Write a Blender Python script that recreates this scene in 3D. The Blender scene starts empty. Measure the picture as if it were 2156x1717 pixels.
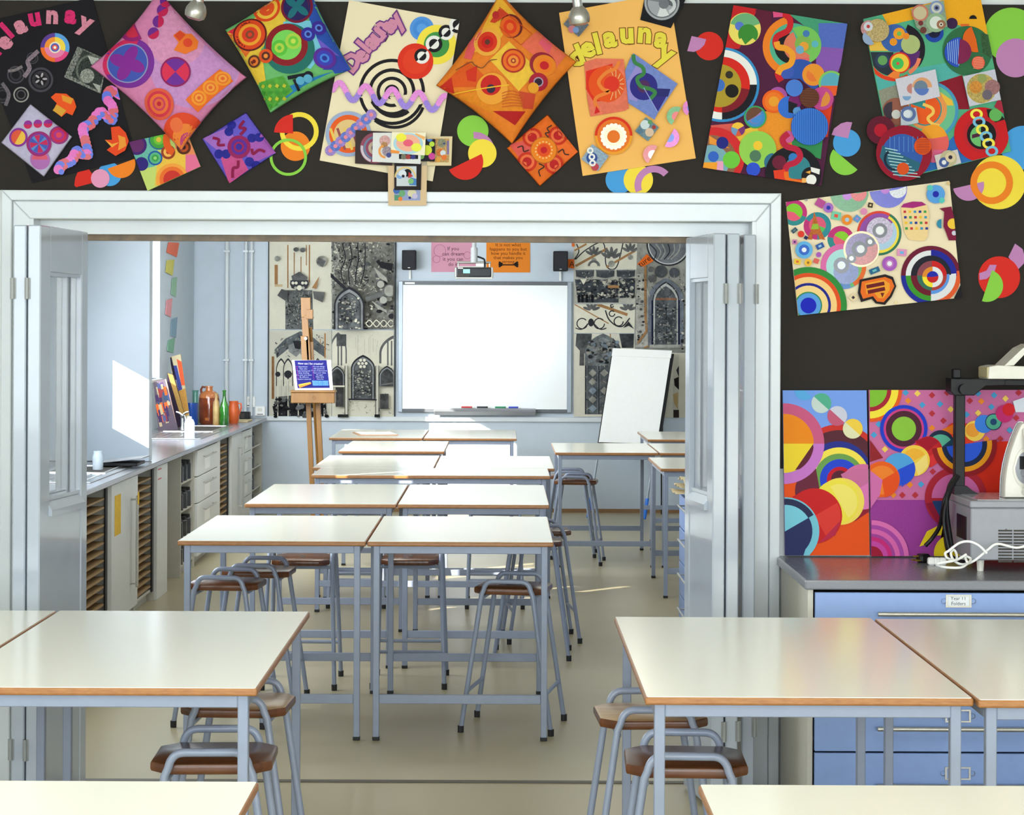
import bpy, bmesh, math, random
from mathutils import Vector, Matrix
from mathutils.geometry import tessellate_polygon
R = math.radians
random.seed(7)
SC = bpy.context.scene
COL = SC.collection
# ------------------------------------------------------------------ camera, sky, lights, exposure
F, CX, CY, CZ, ROLL = 4200.0, 1060.0, 695.0, 1.68, R(0.25)
cam = bpy.data.cameras.new('camera'); camo = bpy.data.objects.new('camera', cam); COL.objects.link(camo)
camo.matrix_world = Matrix.Translation((0, 0, CZ)) @ Matrix.Rotation(R(90), 4, 'X') @ Matrix.Rotation(ROLL, 4, 'Z')
cam.sensor_width = 36.0; cam.lens = 36.0 * F / 2156.0
cam.shift_x = (1078 - CX) / 2156; cam.shift_y = (CY - 858.5) / 2156
cam.clip_start = 0.05; cam.clip_end = 100
SC.camera = camo
SC.view_settings.view_transform = 'Standard'; SC.view_settings.look = 'None'
SC.view_settings.gamma = 1.0; SC.view_settings.use_curve_mapping = False
SC.view_settings.exposure = -0.14
W = bpy.data.worlds.new('sky'); SC.world = W; W.use_nodes = True
W.node_tree.nodes['Background'].inputs[0].default_value = (0.80, 0.90, 1.0, 1)
W.node_tree.nodes['Background'].inputs[1].default_value = 4.5
SUN_DIR = Vector((1.0, 0.90, -0.55))
sl = bpy.data.lights.new('sun', 'SUN'); sl.energy = 26; sl.angle = R(0.25); sl.color = (1, .95, .86)
so = bpy.data.objects.new('sun', sl); COL.objects.link(so)
so.rotation_euler = SUN_DIR.to_track_quat('-Z', 'Y').to_euler(); so.location = (-8, 4, 8)
def area(name, loc, aim, sx, sy, energy, color):
    l = bpy.data.lights.new(name, 'AREA'); l.shape = 'RECTANGLE'; l.size = sx; l.size_y = sy
    l.energy = energy; l.color = color
    o = bpy.data.objects.new(name, l); COL.objects.link(o); o.location = loc
    o.rotation_euler = (Vector(aim) - Vector(loc)).to_track_quat('-Z', 'Y').to_euler()
    return o
# daylight at the windows of the near room (behind the camera) and of the far room (left wall)
area('daylight_rear', (0.2, -3.05, 1.9), (0.2, 5, 1.0), 5.6, 1.7, 410, (.84, .93, 1))
area('daylight_left_near', (-3.72, 2.4, 1.9), (3, 3.6, 1.2), 4.2, 1.6, 150, (.84, .93, 1))
area('daylight_far_a', (-2.55, 9.6, 1.95), (2, 9.9, .8), 2.6, 1.4, 120, (.86, .93, 1))
area('daylight_far_b', (-2.55, 14.4, 1.95), (1.0, 17.2, 1.1), 3.2, 1.4, 215, (.86, .93, 1))
# unseen ceiling fill lights, added to brighten both rooms
for i, (x, y) in enumerate(((-1.2, 1.2), (1.4, 1.2), (-1.2, 4.0), (1.4, 4.0))):
    area('near_ceiling_fill', (x, y, 2.96), (x, y, 0), .3, 1.6, 17, (1, .95, .84))
for i, (x, y) in enumerate(((-.9, 9.2), (1.0, 9.2), (-.9, 12.6), (1.0, 12.6), (-.9, 16), (1.0, 16))):
    area('far_ceiling_fill', (x, y, 2.96), (x, y, 0), .3, 1.6, 9, (1, .95, .84))
# ------------------------------------------------------------------ mapping from a pixel of the 2156x1717 photo to the place it shows
def unroll(u, v):
    a, b = u - CX, v - CY
    c, s = math.cos(ROLL), math.sin(ROLL)
    return a * c + b * s, b * c - a * s
def at(u, v, Y):
    a, b = unroll(u, v)
    return Vector((a * Y / F, Y, CZ - b * Y / F))
def atz(u, v, z):
    a, b = unroll(u, v)
    Y = F * (CZ - z) / b
    return Vector((a * Y / F, Y, z))
# ------------------------------------------------------------------ materials
def lin(c):
    return tuple(((x / 255) / 12.92 if x / 255 <= .04045 else ((x / 255 + .055) / 1.055) ** 2.4) for x in c[:3])
def pig(c):
    # pigment of paints and papers: deeper and a little less pure than screen colours
    g = sum(c[:3]) / 3
    return tuple(.84 * x for x in lin(tuple(x + (g - x) * .02 for x in c[:3])))
MATS = {}
def mat(name, c, rough=.5, metal=0.0, var=.06, scale=30, bump=0.0, spec=.5, coat=0.0, stretch=None, c2=None, alpha=1.0, trans=0.0):
    if name in MATS: return MATS[name]
    m = bpy.data.materials.new(name); m.use_nodes = True; MATS[name] = m
    nt = m.node_tree; N = nt.nodes; L = nt.links; b = N['Principled BSDF']
    b.inputs['Roughness'].default_value = rough; b.inputs['Metallic'].default_value = metal
    b.inputs['Specular IOR Level'].default_value = spec; b.inputs['Coat Weight'].default_value = coat
    b.inputs['Transmission Weight'].default_value = trans
    b.inputs['Alpha'].default_value = alpha
    tc = N.new('ShaderNodeTexCoord'); mp = N.new('ShaderNodeMapping'); L.new(tc.outputs['Object'], mp.inputs[0])
    if stretch: mp.inputs['Scale'].default_value = stretch
    nz = N.new('ShaderNodeTexNoise'); nz.inputs['Scale'].default_value = scale; nz.inputs['Detail'].default_value = 3
    L.new(mp.outputs[0], nz.inputs['Vector'])
    mx = N.new('ShaderNodeMix'); mx.data_type = 'RGBA'
    l = lin(c)
    if c2: a, d = l, lin(c2)
    else: a, d = tuple(min(1, x * (1 + var)) for x in l), tuple(x * (1 - var) for x in l)
    mx.inputs[6].default_value = (*a, 1); mx.inputs[7].default_value = (*d, 1)
    mr = N.new('ShaderNodeMapRange'); mr.inputs[1].default_value = .3; mr.inputs[2].default_value = .7
    L.new(nz.outputs[0], mr.inputs[0]); L.new(mr.outputs[0], mx.inputs[0]); L.new(mx.outputs[2], b.inputs['Base Color'])
    if bump:
        bp = N.new('ShaderNodeBump'); bp.inputs['Strength'].default_value = bump; bp.inputs['Distance'].default_value = .002
        L.new(nz.outputs[0], bp.inputs['Height']); L.new(bp.outputs[0], b.inputs['Normal'])
    return m
def paint_mat(name, rough, spec=.3, scale=160):
    # paint, print, paper and cloth: own colour per shape; the alpha of the colour tells how patchy the pigment is
    m = bpy.data.materials.new(name); m.use_nodes = True; MATS[name] = m
    nt = m.node_tree; N = nt.nodes; L = nt.links; b = N['Principled BSDF']
    b.inputs['Roughness'].default_value = rough; b.inputs['Specular IOR Level'].default_value = spec
    ca = N.new('ShaderNodeVertexColor'); ca.layer_name = 'Col'
    tc = N.new('ShaderNodeTexCoord')
    nz = N.new('ShaderNodeTexNoise'); nz.inputs['Scale'].default_value = scale; nz.inputs['Detail'].default_value = 5
    nz.inputs['Roughness'].default_value = .65
    L.new(tc.outputs['Object'], nz.inputs['Vector'])
    mr = N.new('ShaderNodeMapRange'); mr.inputs[1].default_value = .40; mr.inputs[2].default_value = .60
    L.new(nz.outputs[0], mr.inputs[0])
    mu = N.new('ShaderNodeMath'); mu.operation = 'MULTIPLY'; L.new(mr.outputs[0], mu.inputs[0]); L.new(ca.outputs['Alpha'], mu.inputs[1])
    mx = N.new('ShaderNodeMix'); mx.data_type = 'RGBA'; mx.blend_type = 'MULTIPLY'
    mx.inputs[7].default_value = (.06, .06, .07, 1)
    L.new(mu.outputs[0], mx.inputs[0]); L.new(ca.outputs['Color'], mx.inputs[6]); L.new(mx.outputs[2], b.inputs['Base Color'])
    return m
PAINT = paint_mat('painted_colour', .6, .14); CLOTH = paint_mat('dyed_cloth', .7, .2, 60)
CHARC = paint_mat('charcoal_drawing', .8, .1, 9); SHINY = paint_mat('sequin_foil', .25, .8)
M_LAM = mat('cream_laminate', (236, 234, 220), .17, var=.015, scale=500)
M_EDGE = mat('varnished_beech_edge', (160, 110, 60), .35, c2=(142, 92, 46), scale=40, stretch=(1, 1, 6))
M_FRAME = mat('blue_grey_enamel', (134, 143, 161), .3, var=.03)
M_RUB = mat('black_rubber', (22, 22, 24), .6)
M_SEAT = mat('brown_varnished_ply', (100, 60, 34), .24, c2=(78, 44, 26), scale=8, stretch=(1, 7, 1))
M_SEAT_SHEEN = mat('ply_painted_sheen', (190, 162, 122), .3, c2=(168, 134, 94), scale=7, stretch=(1, 7, 1))  # pale tone paints glancing light onto tops of brown seats
M_WHITE = mat('white_gloss_paint', (208, 213, 214), .28, var=.02, scale=12, bump=.05)
M_DOOR = mat('grey_gloss_paint', (172, 180, 190), .15, var=.03, scale=6, coat=.3)
M_WALL = mat('pale_blue_emulsion', (194, 204, 213), .55, var=.02, scale=8)
M_WALLW = mat('white_emulsion', (218, 220, 216), .7, var=.02, scale=8)
M_BOARD = mat('black_felt_board', (50, 46, 42), .95, var=.25, scale=700, bump=.3, spec=.1)
M_FLOOR = None
M_STEEL = mat('stainless_steel', (200, 202, 204), .25, metal=1.0, var=.05)
M_CHROME = mat('chrome', (225, 226, 228), .12, metal=1.0, var=.02)
M_BLACK = mat('black_plastic', (13, 13, 16), .45, spec=.3)
M_BLUECAB = mat('blue_grey_cabinet', (130, 156, 206), .4, var=.02)
M_GREYTOP = mat('grey_worktop', (128, 130, 136), .22, var=.08, scale=300)
M_CABW = mat('pale_grey_cabinet', (214, 214, 208), .4, var=.02)
M_CABS = mat('taupe_side_panel', (190, 186, 172), .5, var=.03)
M_TAN = mat('tan_shelf_board', (160, 128, 84), .6, var=.1)
M_DARK = mat('dark_interior', (58, 52, 46), .7, var=.2)
M_BEIGE = mat('beige_plastic', (222, 218, 206), .4, var=.03)
M_GREYP = mat('grey_plastic', (150, 152, 158), .45, var=.03)
M_PINE = mat('oiled_beech', (134, 92, 36), .45, c2=(114, 76, 27), scale=12, stretch=(1, 1, .15))
M_PAPER = mat('white_paper', (244, 243, 238), .7, var=.01)
# ------------------------------------------------------------------ mesh building
class MB:
    def __init__(s): s.bm = bmesh.new()
    def box(s, lo, hi, bev=0.0, seg=1, M=None):
        r = bmesh.ops.create_cube(s.bm, size=1.0); vs = r['verts']
        lo, hi = Vector(lo), Vector(hi); c, d = (lo + hi) / 2, hi - lo
        for v in vs: v.co = Vector((c[i] + v.co[i] * d[i] for i in range(3)))
        if bev:
            es = list({e for v in vs for e in v.link_edges})
            r2 = bmesh.ops.bevel(s.bm, geom=es, offset=bev, segments=seg, profile=.5, affect='EDGES', clamp_overlap=True)
            vs = list({v for f in r2['faces'] for v in f.verts} | {v for v in vs if v.is_valid})
        if M: 
            for v in vs: v.co = M @ v.co
        return s
    def prism(s, pts, axis, a, b, bev=0.0, M=None):
        # pts: 2-D outline; extruded along axis (0,1,2) from a to b
        def P(p, t):
            q = [0, 0, 0]; o = [i for i in range(3) if i != axis]; q[o[0]], q[o[1]] = p; q[axis] = t
            return M @ Vector(q) if M else Vector(q)
        A = [s.bm.verts.new(P(p, a)) for p in pts]; B = [s.bm.verts.new(P(p, b)) for p in pts]
        n = len(pts)
        fs = [s.bm.faces.new(A), s.bm.faces.new(B[::-1])]
        for i in range(n): fs.append(s.bm.faces.new((A[i], B[i], B[(i + 1) % n], A[(i + 1) % n])))
        bmesh.ops.recalc_face_normals(s.bm, faces=fs)
        if bev:
            es = list({e for f in fs[:2] for e in f.edges})
            bmesh.ops.bevel(s.bm, geom=es, offset=bev, segments=2, profile=.5, affect='EDGES', clamp_overlap=True)
        return s
    def tube(s, path, r, n=10, closed=False, cap=True):
        P = [Vector(p) for p in path]; m = len(P); rings = []; prev = None
        for i, p in enumerate(P):
            a = P[(i - 1) % m] if (closed or i) else p; b = P[(i + 1) % m] if (closed or i < m - 1) else p
            t = (b - a).normalized()
            if prev is None:
                x = t.orthogonal().normalized()
            else:
                x = (prev - t * prev.dot(t)).normalized()
            prev = x; y = t.cross(x)
            rr = r[i] if isinstance(r, (list, tuple)) else r
            rings.append([s.bm.verts.new(p + (x * math.cos(k * 2 * math.pi / n) + y * math.sin(k * 2 * math.pi / n)) * rr) for k in range(n)])
        fs = []
        for i in range(m if closed else m - 1):
            A, B = rings[i], rings[(i + 1) % m]
            for k in range(n): fs.append(s.bm.faces.new((A[k], A[(k + 1) % n], B[(k + 1) % n], B[k])))
        if cap and not closed: fs += [s.bm.faces.new(rings[0][::-1]), s.bm.faces.new(rings[-1])]
        bmesh.ops.recalc_face_normals(s.bm, faces=fs)
        return s
    def lathe(s, prof, c=(0, 0, 0), n=24, M=None):
        c = Vector(c); rings = []
        for r, z in prof:
            if r < 1e-5: rings.append([s.bm.verts.new(c + Vector((0, 0, z)))])
            else: rings.append([s.bm.verts.new(c + Vector((r * math.cos(k * 2 * math.pi / n), r * math.sin(k * 2 * math.pi / n), z))) for k in range(n)])
        fs = []
        for A, B in zip(rings, rings[1:]):
            for k in range(n):
                a, b = A[k % len(A)], A[(k + 1) % len(A)]; d, e = B[k % len(B)], B[(k + 1) % len(B)]
                q = [a, b, e, d]; q = [x for i, x in enumerate(q) if x not in q[:i]]
                if len(q) > 2: fs.append(s.bm.faces.new(q))
        bmesh.ops.recalc_face_normals(s.bm, faces=fs)
        if M:
            for ring in rings:
                for v in ring: v.co = M @ v.co
        return s
    def quad(s, a, b, c, d):
        s.bm.faces.new([s.bm.verts.new(p) for p in (a, b, c, d)]); return s
def link(name, data, parent=None):
    o = bpy.data.objects.new(name, data); COL.objects.link(o)
    if parent is not None: o.parent = parent
    return o
def obj(name, mb, m, parent=None, smooth=False):
    me = bpy.data.meshes.new(name); mb.bm.to_mesh(me); mb.bm.free(); me.materials.append(m)
    if smooth:
        me.shade_smooth()
        try: me.set_sharp_from_angle(angle=R(40))
        except Exception: pass
    return link(name, me, parent)
def tag(o, label, cat, group=None):
    o['label'] = label; o['category'] = cat
    if group: o['group'] = group
    return o
def thing(name, label, cat, loc=(0, 0, 0), rz=0.0, group=None):
    o = link(name, None); o.location = loc; o.rotation_euler = (0, 0, rz); o.empty_display_size = .1
    return tag(o, label, cat, group)
def struct(name, mb, m, parent=None):
    o = obj(name, mb, m, parent)
    if parent is None: o['kind'] = 'structure'
    return o
def dup(o, parent=None):
    c = o.copy(); COL.objects.link(c)
    if parent is not None: c.parent = parent
    for ch in list(o.children): dup(ch, c)
    return c
def centre(o):
    # move the origin of a top-level mesh to its base centre, children keep their place
    me = o.data; xs = [v.co for v in me.vertices]
    lo = Vector(min(c[i] for c in xs) for i in range(3)); hi = Vector(max(c[i] for c in xs) for i in range(3))
    c = Vector(((lo.x + hi.x) / 2, (lo.y + hi.y) / 2, lo.z))
    me.transform(Matrix.Translation(-c)); o.location = o.location + c
    for ch in o.children: ch.location = ch.location - c
    return o
# ------------------------------------------------------------------ flat artwork: cut and painted shapes as thin layers
GLY = {}
def glyphs(txt, off):
    k = (txt, off)
    if k not in GLY:
        cu = bpy.data.curves.new('t', 'FONT'); cu.body = txt; cu.size = 1; cu.offset = off; cu.resolution_u = 2
        cu.align_x = 'CENTER'; cu.align_y = 'CENTER'
        o = bpy.data.objects.new('t', cu); COL.objects.link(o)
        bpy.context.view_layer.update()
        me = o.evaluated_get(bpy.context.evaluated_depsgraph_get()).to_mesh()
        GLY[k] = ([(v.co.x, v.co.y) for v in me.vertices], [tuple(p.vertices) for p in me.polygons])
        o.to_mesh_clear(); bpy.data.objects.remove(o); bpy.data.curves.remove(cu)
    return GLY[k]
def clip_poly(P, C):
    # Sutherland-Hodgman against the convex outline C
    area2 = sum(C[i][0] * C[(i + 1) % len(C)][1] - C[(i + 1) % len(C)][0] * C[i][1] for i in range(len(C)))
    sg = 1 if area2 > 0 else -1
    for i in range(len(C)):
        if not P: break
        ax, ay = C[i]; bx, by = C[(i + 1) % len(C)]
        d = lambda p: sg * ((bx - ax) * (p[1] - ay) - (by - ay) * (p[0] - ax))
        out = []
        for j in range(len(P)):
            p, q = P[j], P[(j + 1) % len(P)]; dp, dq = d(p), d(q)
            if dp >= 0: out.append(p)
            if (dp > 0 > dq) or (dp < 0 < dq):
                t = dp / (dp - dq); out.append((p[0] + (q[0] - p[0]) * t, p[1] + (q[1] - p[1]) * t))
        P = out
    return P
def catmull(pts, n=6, closed=False):
    out = []; m = len(pts)
    for i in range(m if closed else m - 1):
        g = lambda k: pts[k % m] if closed else pts[max(0, min(m - 1, k))]
        p0, p1, p2, p3 = g(i - 1), g(i), g(i + 1), g(i + 2)
        for k in range(n):
            t = k / n
            out.append(tuple(.5 * ((2 * b) + (c - a) * t + (2 * a - 5 * b + 4 * c - d) * t * t + (3 * b - a - 3 * c + d) * t ** 3) for a, b, c, d in zip(p0, p1, p2, p3)))
    if not closed: out.append(tuple(pts[-1]))
    return out
class Art:
    """shapes are given where the photo shows them and laid on the surface `mp(u, v, lift)`; clip = convex outline"""
    def __init__(s, mp, clip=None, step=.00012, lift0=.0003, sub=None):
        s.mp, s.clip, s.step, s.lift, s.sub = mp, clip, step, lift0, sub
        s.parts = []; s.T = (0.0, 0.0, 1.0); s.part('painted_pattern', stuff=True)
    def part(s, name, stuff=False, label=None, m=None, jump=0.0, clip='same'):
        s.cur = dict(name=name, stuff=stuff, label=label, m=m or PAINT, P=[], noclip=(clip is None)); s.parts.append(s.cur)
        s.lift += jump; return s
    def base(s): return s.part('painted_pattern', stuff=True)
    def frame(s, ox=0.0, oy=0.0, k=1.0):
        s.T = (ox, oy, k); return s
    def _add(s, pts, c, n=0.0):
        ox, oy, k_ = s.T; pts = [(ox + p[0] / k_, oy + p[1] / k_) for p in pts]
        if s.clip and not s.cur['noclip']: pts = clip_poly(pts, s.clip)
        if len(pts) < 3: return
        if s.sub:
            st = [[pts[0], pts[i], pts[i + 1]] for i in range(1, len(pts) - 1)]
            while st:
                t = st.pop(); L = [math.dist(t[i], t[(i + 1) % 3]) for i in range(3)]; k = L.index(max(L))
                if L[k] > s.sub:
                    a, b, d = t[k], t[(k + 1) % 3], t[(k + 2) % 3]; mid = ((a[0] + b[0]) / 2, (a[1] + b[1]) / 2)
                    st += [[a, mid, d], [mid, b, d]]
                else: s.cur['P'].append((t, c, n, s.lift))
        else: s.cur['P'].append((pts, c, n, s.lift))
    def up(s): s.lift += s.step
    def poly(s, pts, c, n=0.0):
        s.up()
        for tri in tessellate_polygon([[Vector((p[0], p[1], 0)) for p in pts]]): s._add([tuple(pts[i]) for i in tri], c, n)
        return s
    def quad(s, x0, y0, x1, y1, c, n=0.0, ang=0):
        cx, cy = (x0 + x1) / 2, (y0 + y1) / 2; ca, sa = math.cos(R(ang)), math.sin(R(ang))
        return s.poly([(cx + (x - cx) * ca - (y - cy) * sa, cy + (x - cx) * sa + (y - cy) * ca) for x, y in ((x0, y0), (x1, y0), (x1, y1), (x0, y1))], c, n)
    def ring(s, x, y, ro, ri, c, a0=0, a1=360, n=0.0, ey=1.0, rot=0):
        s.up(); k = max(3, int(abs(a1 - a0) / 360 * (14 + ro / s.T[2] * .5)))
        cr, sr = math.cos(R(rot)), math.sin(R(rot))
        def p(r, a):
            dx, dy = r * math.cos(R(a)), r * math.sin(R(a)) * ey
            return (x + dx * cr - dy * sr, y + dx * sr + dy * cr)
        for i in range(k):
            b, d = a0 + (a1 - a0) * i / k, a0 + (a1 - a0) * (i + 1) / k
            if ri > 0: s._add([p(ri, b), p(ro, b), p(ro, d), p(ri, d)], c, n)
            else: s._add([(x, y), p(ro, b), p(ro, d)], c, n)
        return s
    def disc(s, x, y, r, c, a0=0, a1=360, n=0.0, ey=1.0, rot=0): return s.ring(x, y, r, 0, c, a0, a1, n, ey, rot)
    def bull(s, x, y, *rc, n=0.0):
        for i in range(0, len(rc), 2): s.disc(x, y, rc[i], rc[i + 1], n=n)
        return s
    def line(s, pts, w, c, n=0.0):
        s.up(); L = []; m = len(pts)
        for i in range(m):
            (x0, y0), (x1, y1) = pts[max(0, i - 1)][:2], pts[min(m - 1, i + 1)][:2]; d = math.hypot(x1 - x0, y1 - y0) or 1
            nx, ny = -(y1 - y0) / d * w / 2, (x1 - x0) / d * w / 2
            L.append(((pts[i][0] + nx, pts[i][1] + ny), (pts[i][0] - nx, pts[i][1] - ny)))
        for a, b in zip(L, L[1:]): s._add([a[0], b[0], b[1], a[1]], c, n)
        return s
    def curve(s, pts, w, c, n=0.0, k=6): return s.line(catmull(pts, k), w, c, n)
    def text(s, txt, x, y, size, c, ang=0, off=0.0, n=0.0):
        s.up(); V, Fc = glyphs(txt, off); ca, sa = math.cos(R(ang)), math.sin(R(ang))
        P = [(x + (gx * ca + gy * sa) * size, y + (gx * sa - gy * ca) * size) for gx, gy in V]
        for f in Fc: s._add([P[i] for i in f], c, n)
        return s
    def build(s, root):
        inv = root.matrix_basis.inverted()
        for q in s.parts:
            if not q['P']: continue
            vs, fs, cs = [], [], []
            for pts, c, n, lf in q['P']:
                b = len(vs); l = pig(c)
                for p in pts: vs.append(inv @ s.mp(p[0], p[1], lf)); cs.extend((*l, n))
                fs.append(tuple(range(b, b + len(pts))))
            me = bpy.data.meshes.new(q['name']); me.from_pydata(vs, [], fs)
            at_ = me.color_attributes.new('Col', 'FLOAT_COLOR', 'POINT'); at_.data.foreach_set('color', cs)
            me.materials.append(q['m']); me.update()
            bm = bmesh.new(); bm.from_mesh(me)
            for f in bm.faces:
                if f.normal.y > 0: f.normal_flip()
            bm.to_mesh(me); bm.free()
            o = link(q['name'], me, root)
            if q['stuff']: o['kind'] = 'stuff'
            if q['label']: o['label'] = q['label']
def wallmap(Y):
    return lambda u, v, lf=0.0: at(u, v, Y) - Vector((0, lf, 0))
def slab(name, pts, Y, th, m, col=None, n=0.0):
    """a flat sheet with real thickness: outline in photo pixels, front at Y, back at Y + th; origin at its base centre"""
    P = [at(u, v, Y) for u, v in pts]
    mb = MB(); mb.prism([(p.x, p.z) for p in P], 1, Y, Y + th)
    o = obj(name, mb, m)
    if col:
        ca = o.data.color_attributes.new('Col', 'FLOAT_COLOR', 'POINT')
        ca.data.foreach_set('color', [x for _ in o.data.vertices for x in (*pig(col), n)])
    return centre(o)
# ================================================================== THE SETTING
def floor_mat():
    m = mat('speckled_vinyl', (178, 167, 136), .22, c2=(156, 146, 114), scale=900, spec=.5)
    nt = m.node_tree; N = nt.nodes; L = nt.links; b = N['Principled BSDF']
    nz = N.new('ShaderNodeTexNoise'); nz.inputs['Scale'].default_value = 2.2; nz.inputs['Detail'].default_value = 2
    tc = N.new('ShaderNodeTexCoord'); L.new(tc.outputs['Object'], nz.inputs['Vector'])
    mr = N.new('ShaderNodeMapRange'); mr.inputs[3].default_value = .26; mr.inputs[4].default_value = .34
    L.new(nz.outputs[0], mr.inputs[0]); L.new(mr.outputs[0], b.inputs['Roughness'])
    return m
M_FLOOR = floor_mat()
TH = math.atan(.0087)
LM = Matrix.Translation((-2.108, 10.2, 0)) @ Matrix.Rotation(TH, 4, 'Z')     # frame of the left counter: x = 0 at its front edge, y = Y - 10.2
def LP(x, Y, z=0): return LM @ Vector((x, Y - 10.2, z))
struct('floor', MB().box((-4.2, -3.2, -.1), (4.4, 18.7, 0)), M_FLOOR)
struct('ceiling', MB().box((-4.2, -3.2, 3.0), (4.4, 18.7, 3.1)), M_WALLW)
XL, XR, HD = -1.72, .9136, 2.0765
WY0, WY1 = 7.27, 7.5
# dividing wall with the wide opening
struct('wall_middle_left', MB().box((-4.0, WY0, 0), (XL, WY1, 3.0)), M_WALLW)
struct('wall_middle_right', MB().box((XR, WY0, 0), (4.3, WY1, 3.0)), M_WALLW)
struct('wall_middle_top', MB().box((XL, WY0, HD), (XR, WY1, 3.0)), M_WALLW)
struct('wall_right_near', MB().box((4.2, -3.1, 0), (4.3, WY0, 3.0)), M_WALLW)
struct('wall_rear', MB().box((-4.0, -3.2, 0), (4.3, -3.1, .95)).box((-4.0, -3.2, 2.85), (4.3, -3.1, 3.0)).box((-4, -3.2, .95), (-3, -3.1, 2.85)).box((3.4, -3.2, .95), (4.3, -3.1, 2.85)), M_WALLW)
struct('wall_left_near', MB().box((-3.9, -3.1, 0), (-3.8, WY0, 3.0)), M_WALLW)
# far room
struct('wall_far', MB().box((-3.4, 18.375, 0), (2.9, 18.5, 3.0)), M_WALL)
struct('wall_far_right', MB().box((2.6, WY1, 0), (2.7, 18.375, 3.0)), M_WALL)
def lbox(mb, lo, hi, bev=0.0):
    # box in the frame of the left counter, y given as world-like Y
    return mb.box((lo[0], lo[1] - 10.2, lo[2]), (hi[0], hi[1] - 10.2, hi[2]), bev, M=LM)
WX = -.67                                                             # local x of the left wall's face
WIN = ((8.3, 12.05), (12.75, 16.44)); SILL, WTOP = 1.27, 2.75
mb = MB(); lbox(mb, (WX - .25, WY1, 0), (WX, 18.36, SILL)); lbox(mb, (WX - .25, WY1, WTOP), (WX, 18.36, 3.0))
for a, b in ((WY1, WIN[0][0]), (WIN[0][1], WIN[1][0]), (WIN[1][1], 18.36)): lbox(mb, (WX - .25, a, SILL), (WX, b, WTOP))
struct('wall_far_left', mb, M_WALL)
M_GLASS = mat('window_glass', (240, 246, 250), .02, alpha=.12, spec=.5)
M_ADDED_BLIND = mat('added_blind_cloth', (232, 234, 232), .8)
for k, (a, b) in enumerate(WIN):
    mb = MB(); n = 4
    lbox(mb, (WX - .16, a, SILL), (WX - .08, b, SILL + .06)); lbox(mb, (WX - .16, a, WTOP - .06), (WX - .08, b, WTOP))
    for i in range(n + 1):
        y = a + (b - a) * i / n; y0, y1 = max(a, y - .03), min(b, y + .03)
        lbox(mb, (WX - .16, y0, SILL + .06), (WX - .08, y1, WTOP - .06))
    w = struct('window_%d' % (k + 1), mb, M_WHITE)
    for i in range(n):
        y0, y1 = a + (b - a) * i / n + .03, a + (b - a) * (i + 1) / n - .03
        obj('pane', lbox(MB(), (WX - .125, y0, SILL + .06), (WX - .12, y1, WTOP - .06)), M_GLASS, w)
    obj('window_sill', lbox(MB(), (WX - .08, a, SILL - .03), (WX + .03, b, SILL), .006), M_WHITE, w)
# unseen blinds added over the windows, their gaps shaped to make the sun streaks
def blind(Y0, Y1, z0, z1, label):
    r = thing('sun_shaping_blind', label, 'blind', LP(WX - .05, (Y0 + Y1) / 2, z0), TH, 'added blinds shaping the sun at the left windows')
    h = (Y1 - Y0) / 2
    obj('added_blind_fabric', MB().box((-.004, -h, 0), (0, h, z1 - z0)), M_ADDED_BLIND, r)
    obj('added_blind_roller', MB().tube([(-.01, -h, z1 - z0), (-.01, h, z1 - z0)], .022, 10), M_WHITE, r)
    obj('added_blind_bottom_bar', MB().box((-.008, -h, -.015), (.004, h, .005)), M_WHITE, r)
blind(8.32, 9.78, 1.3, 2.7, 'added sun-shaping blind on the first far left window, nearest one')
blind(9.85, 10.10, 1.3, 2.7, 'narrow added sun-shaping blind, second on the first far left window')
blind(10.16, 11.20, 1.3, 2.7, 'added sun-shaping blind, third on the first far left window')
blind(11.25, 11.828, 1.75, 2.7, 'added sun-shaping blind half down near the grey pier')
blind(11.83, 12.03, 1.3, 2.7, 'narrow added sun-shaping blind right beside the grey pier')
blind(12.78, 15.68, 1.3, 2.7, 'added sun-shaping blind down beside the bright window strip')
# pier that stands out from the left wall over the counter
struct('wall_pier', lbox(lbox(MB(), (WX, 12.23, .866), (-.045, 12.34, 3.0)), (WX, 12.23, .6), (-.6, 12.34, .85)), mat('pier_gloss_paint', (184, 196, 208), .3, var=.02, scale=5))
# opening: head, jambs, soffit, architrave
struct('trim_head', MB().box((XL, 7.35, 2.0265), (XR, 7.46, HD)), M_WHITE)
struct('trim_soffit', MB().box((XL, 7.39, 2.006), (XR, 7.455, 2.0265)), mat('brown_track_timber', (128, 104, 74), .5, c2=(96, 80, 60), scale=20))
struct('trim_jamb_left', MB().box((XL - .02, 7.245, 0), (XL + .012, 7.5, HD)), M_WHITE)
struct('trim_jamb_right', MB().box((XR - .012, 7.245, 0), (XR + .02, 7.5, HD)), M_WHITE)
oL, oR, oT = -1.822, 1.005, 2.18
def arch(name, polys):
    mb = MB()
    for pts, y0 in polys: mb.prism(pts, 1, y0, WY0 - .001, .004)
    struct(name, mb, M_WHITE)
w1 = .038
arch('trim_architrave_left', [([(oL, 0), (oL, oT), (oL + w1, oT - w1), (oL + w1, 0)], 7.228), ([(oL + w1, 0), (oL + w1, oT - w1), (XL, HD), (XL, 0)], 7.244)])
arch('trim_architrave_right', [([(oR, 0), (oR, oT), (oR - w1, oT - w1), (oR - w1, 0)], 7.228), ([(oR - w1, 0), (oR - w1, oT - w1), (XR, HD), (XR, 0)], 7.244)])
arch('trim_architrave_top', [([(oL, oT), (oR, oT), (oR - w1, oT - w1), (oL + w1, oT - w1)], 7.228), ([(oL + w1, oT - w1), (oR - w1, oT - w1), (XR, HD), (XL, HD)], 7.244)])
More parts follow.
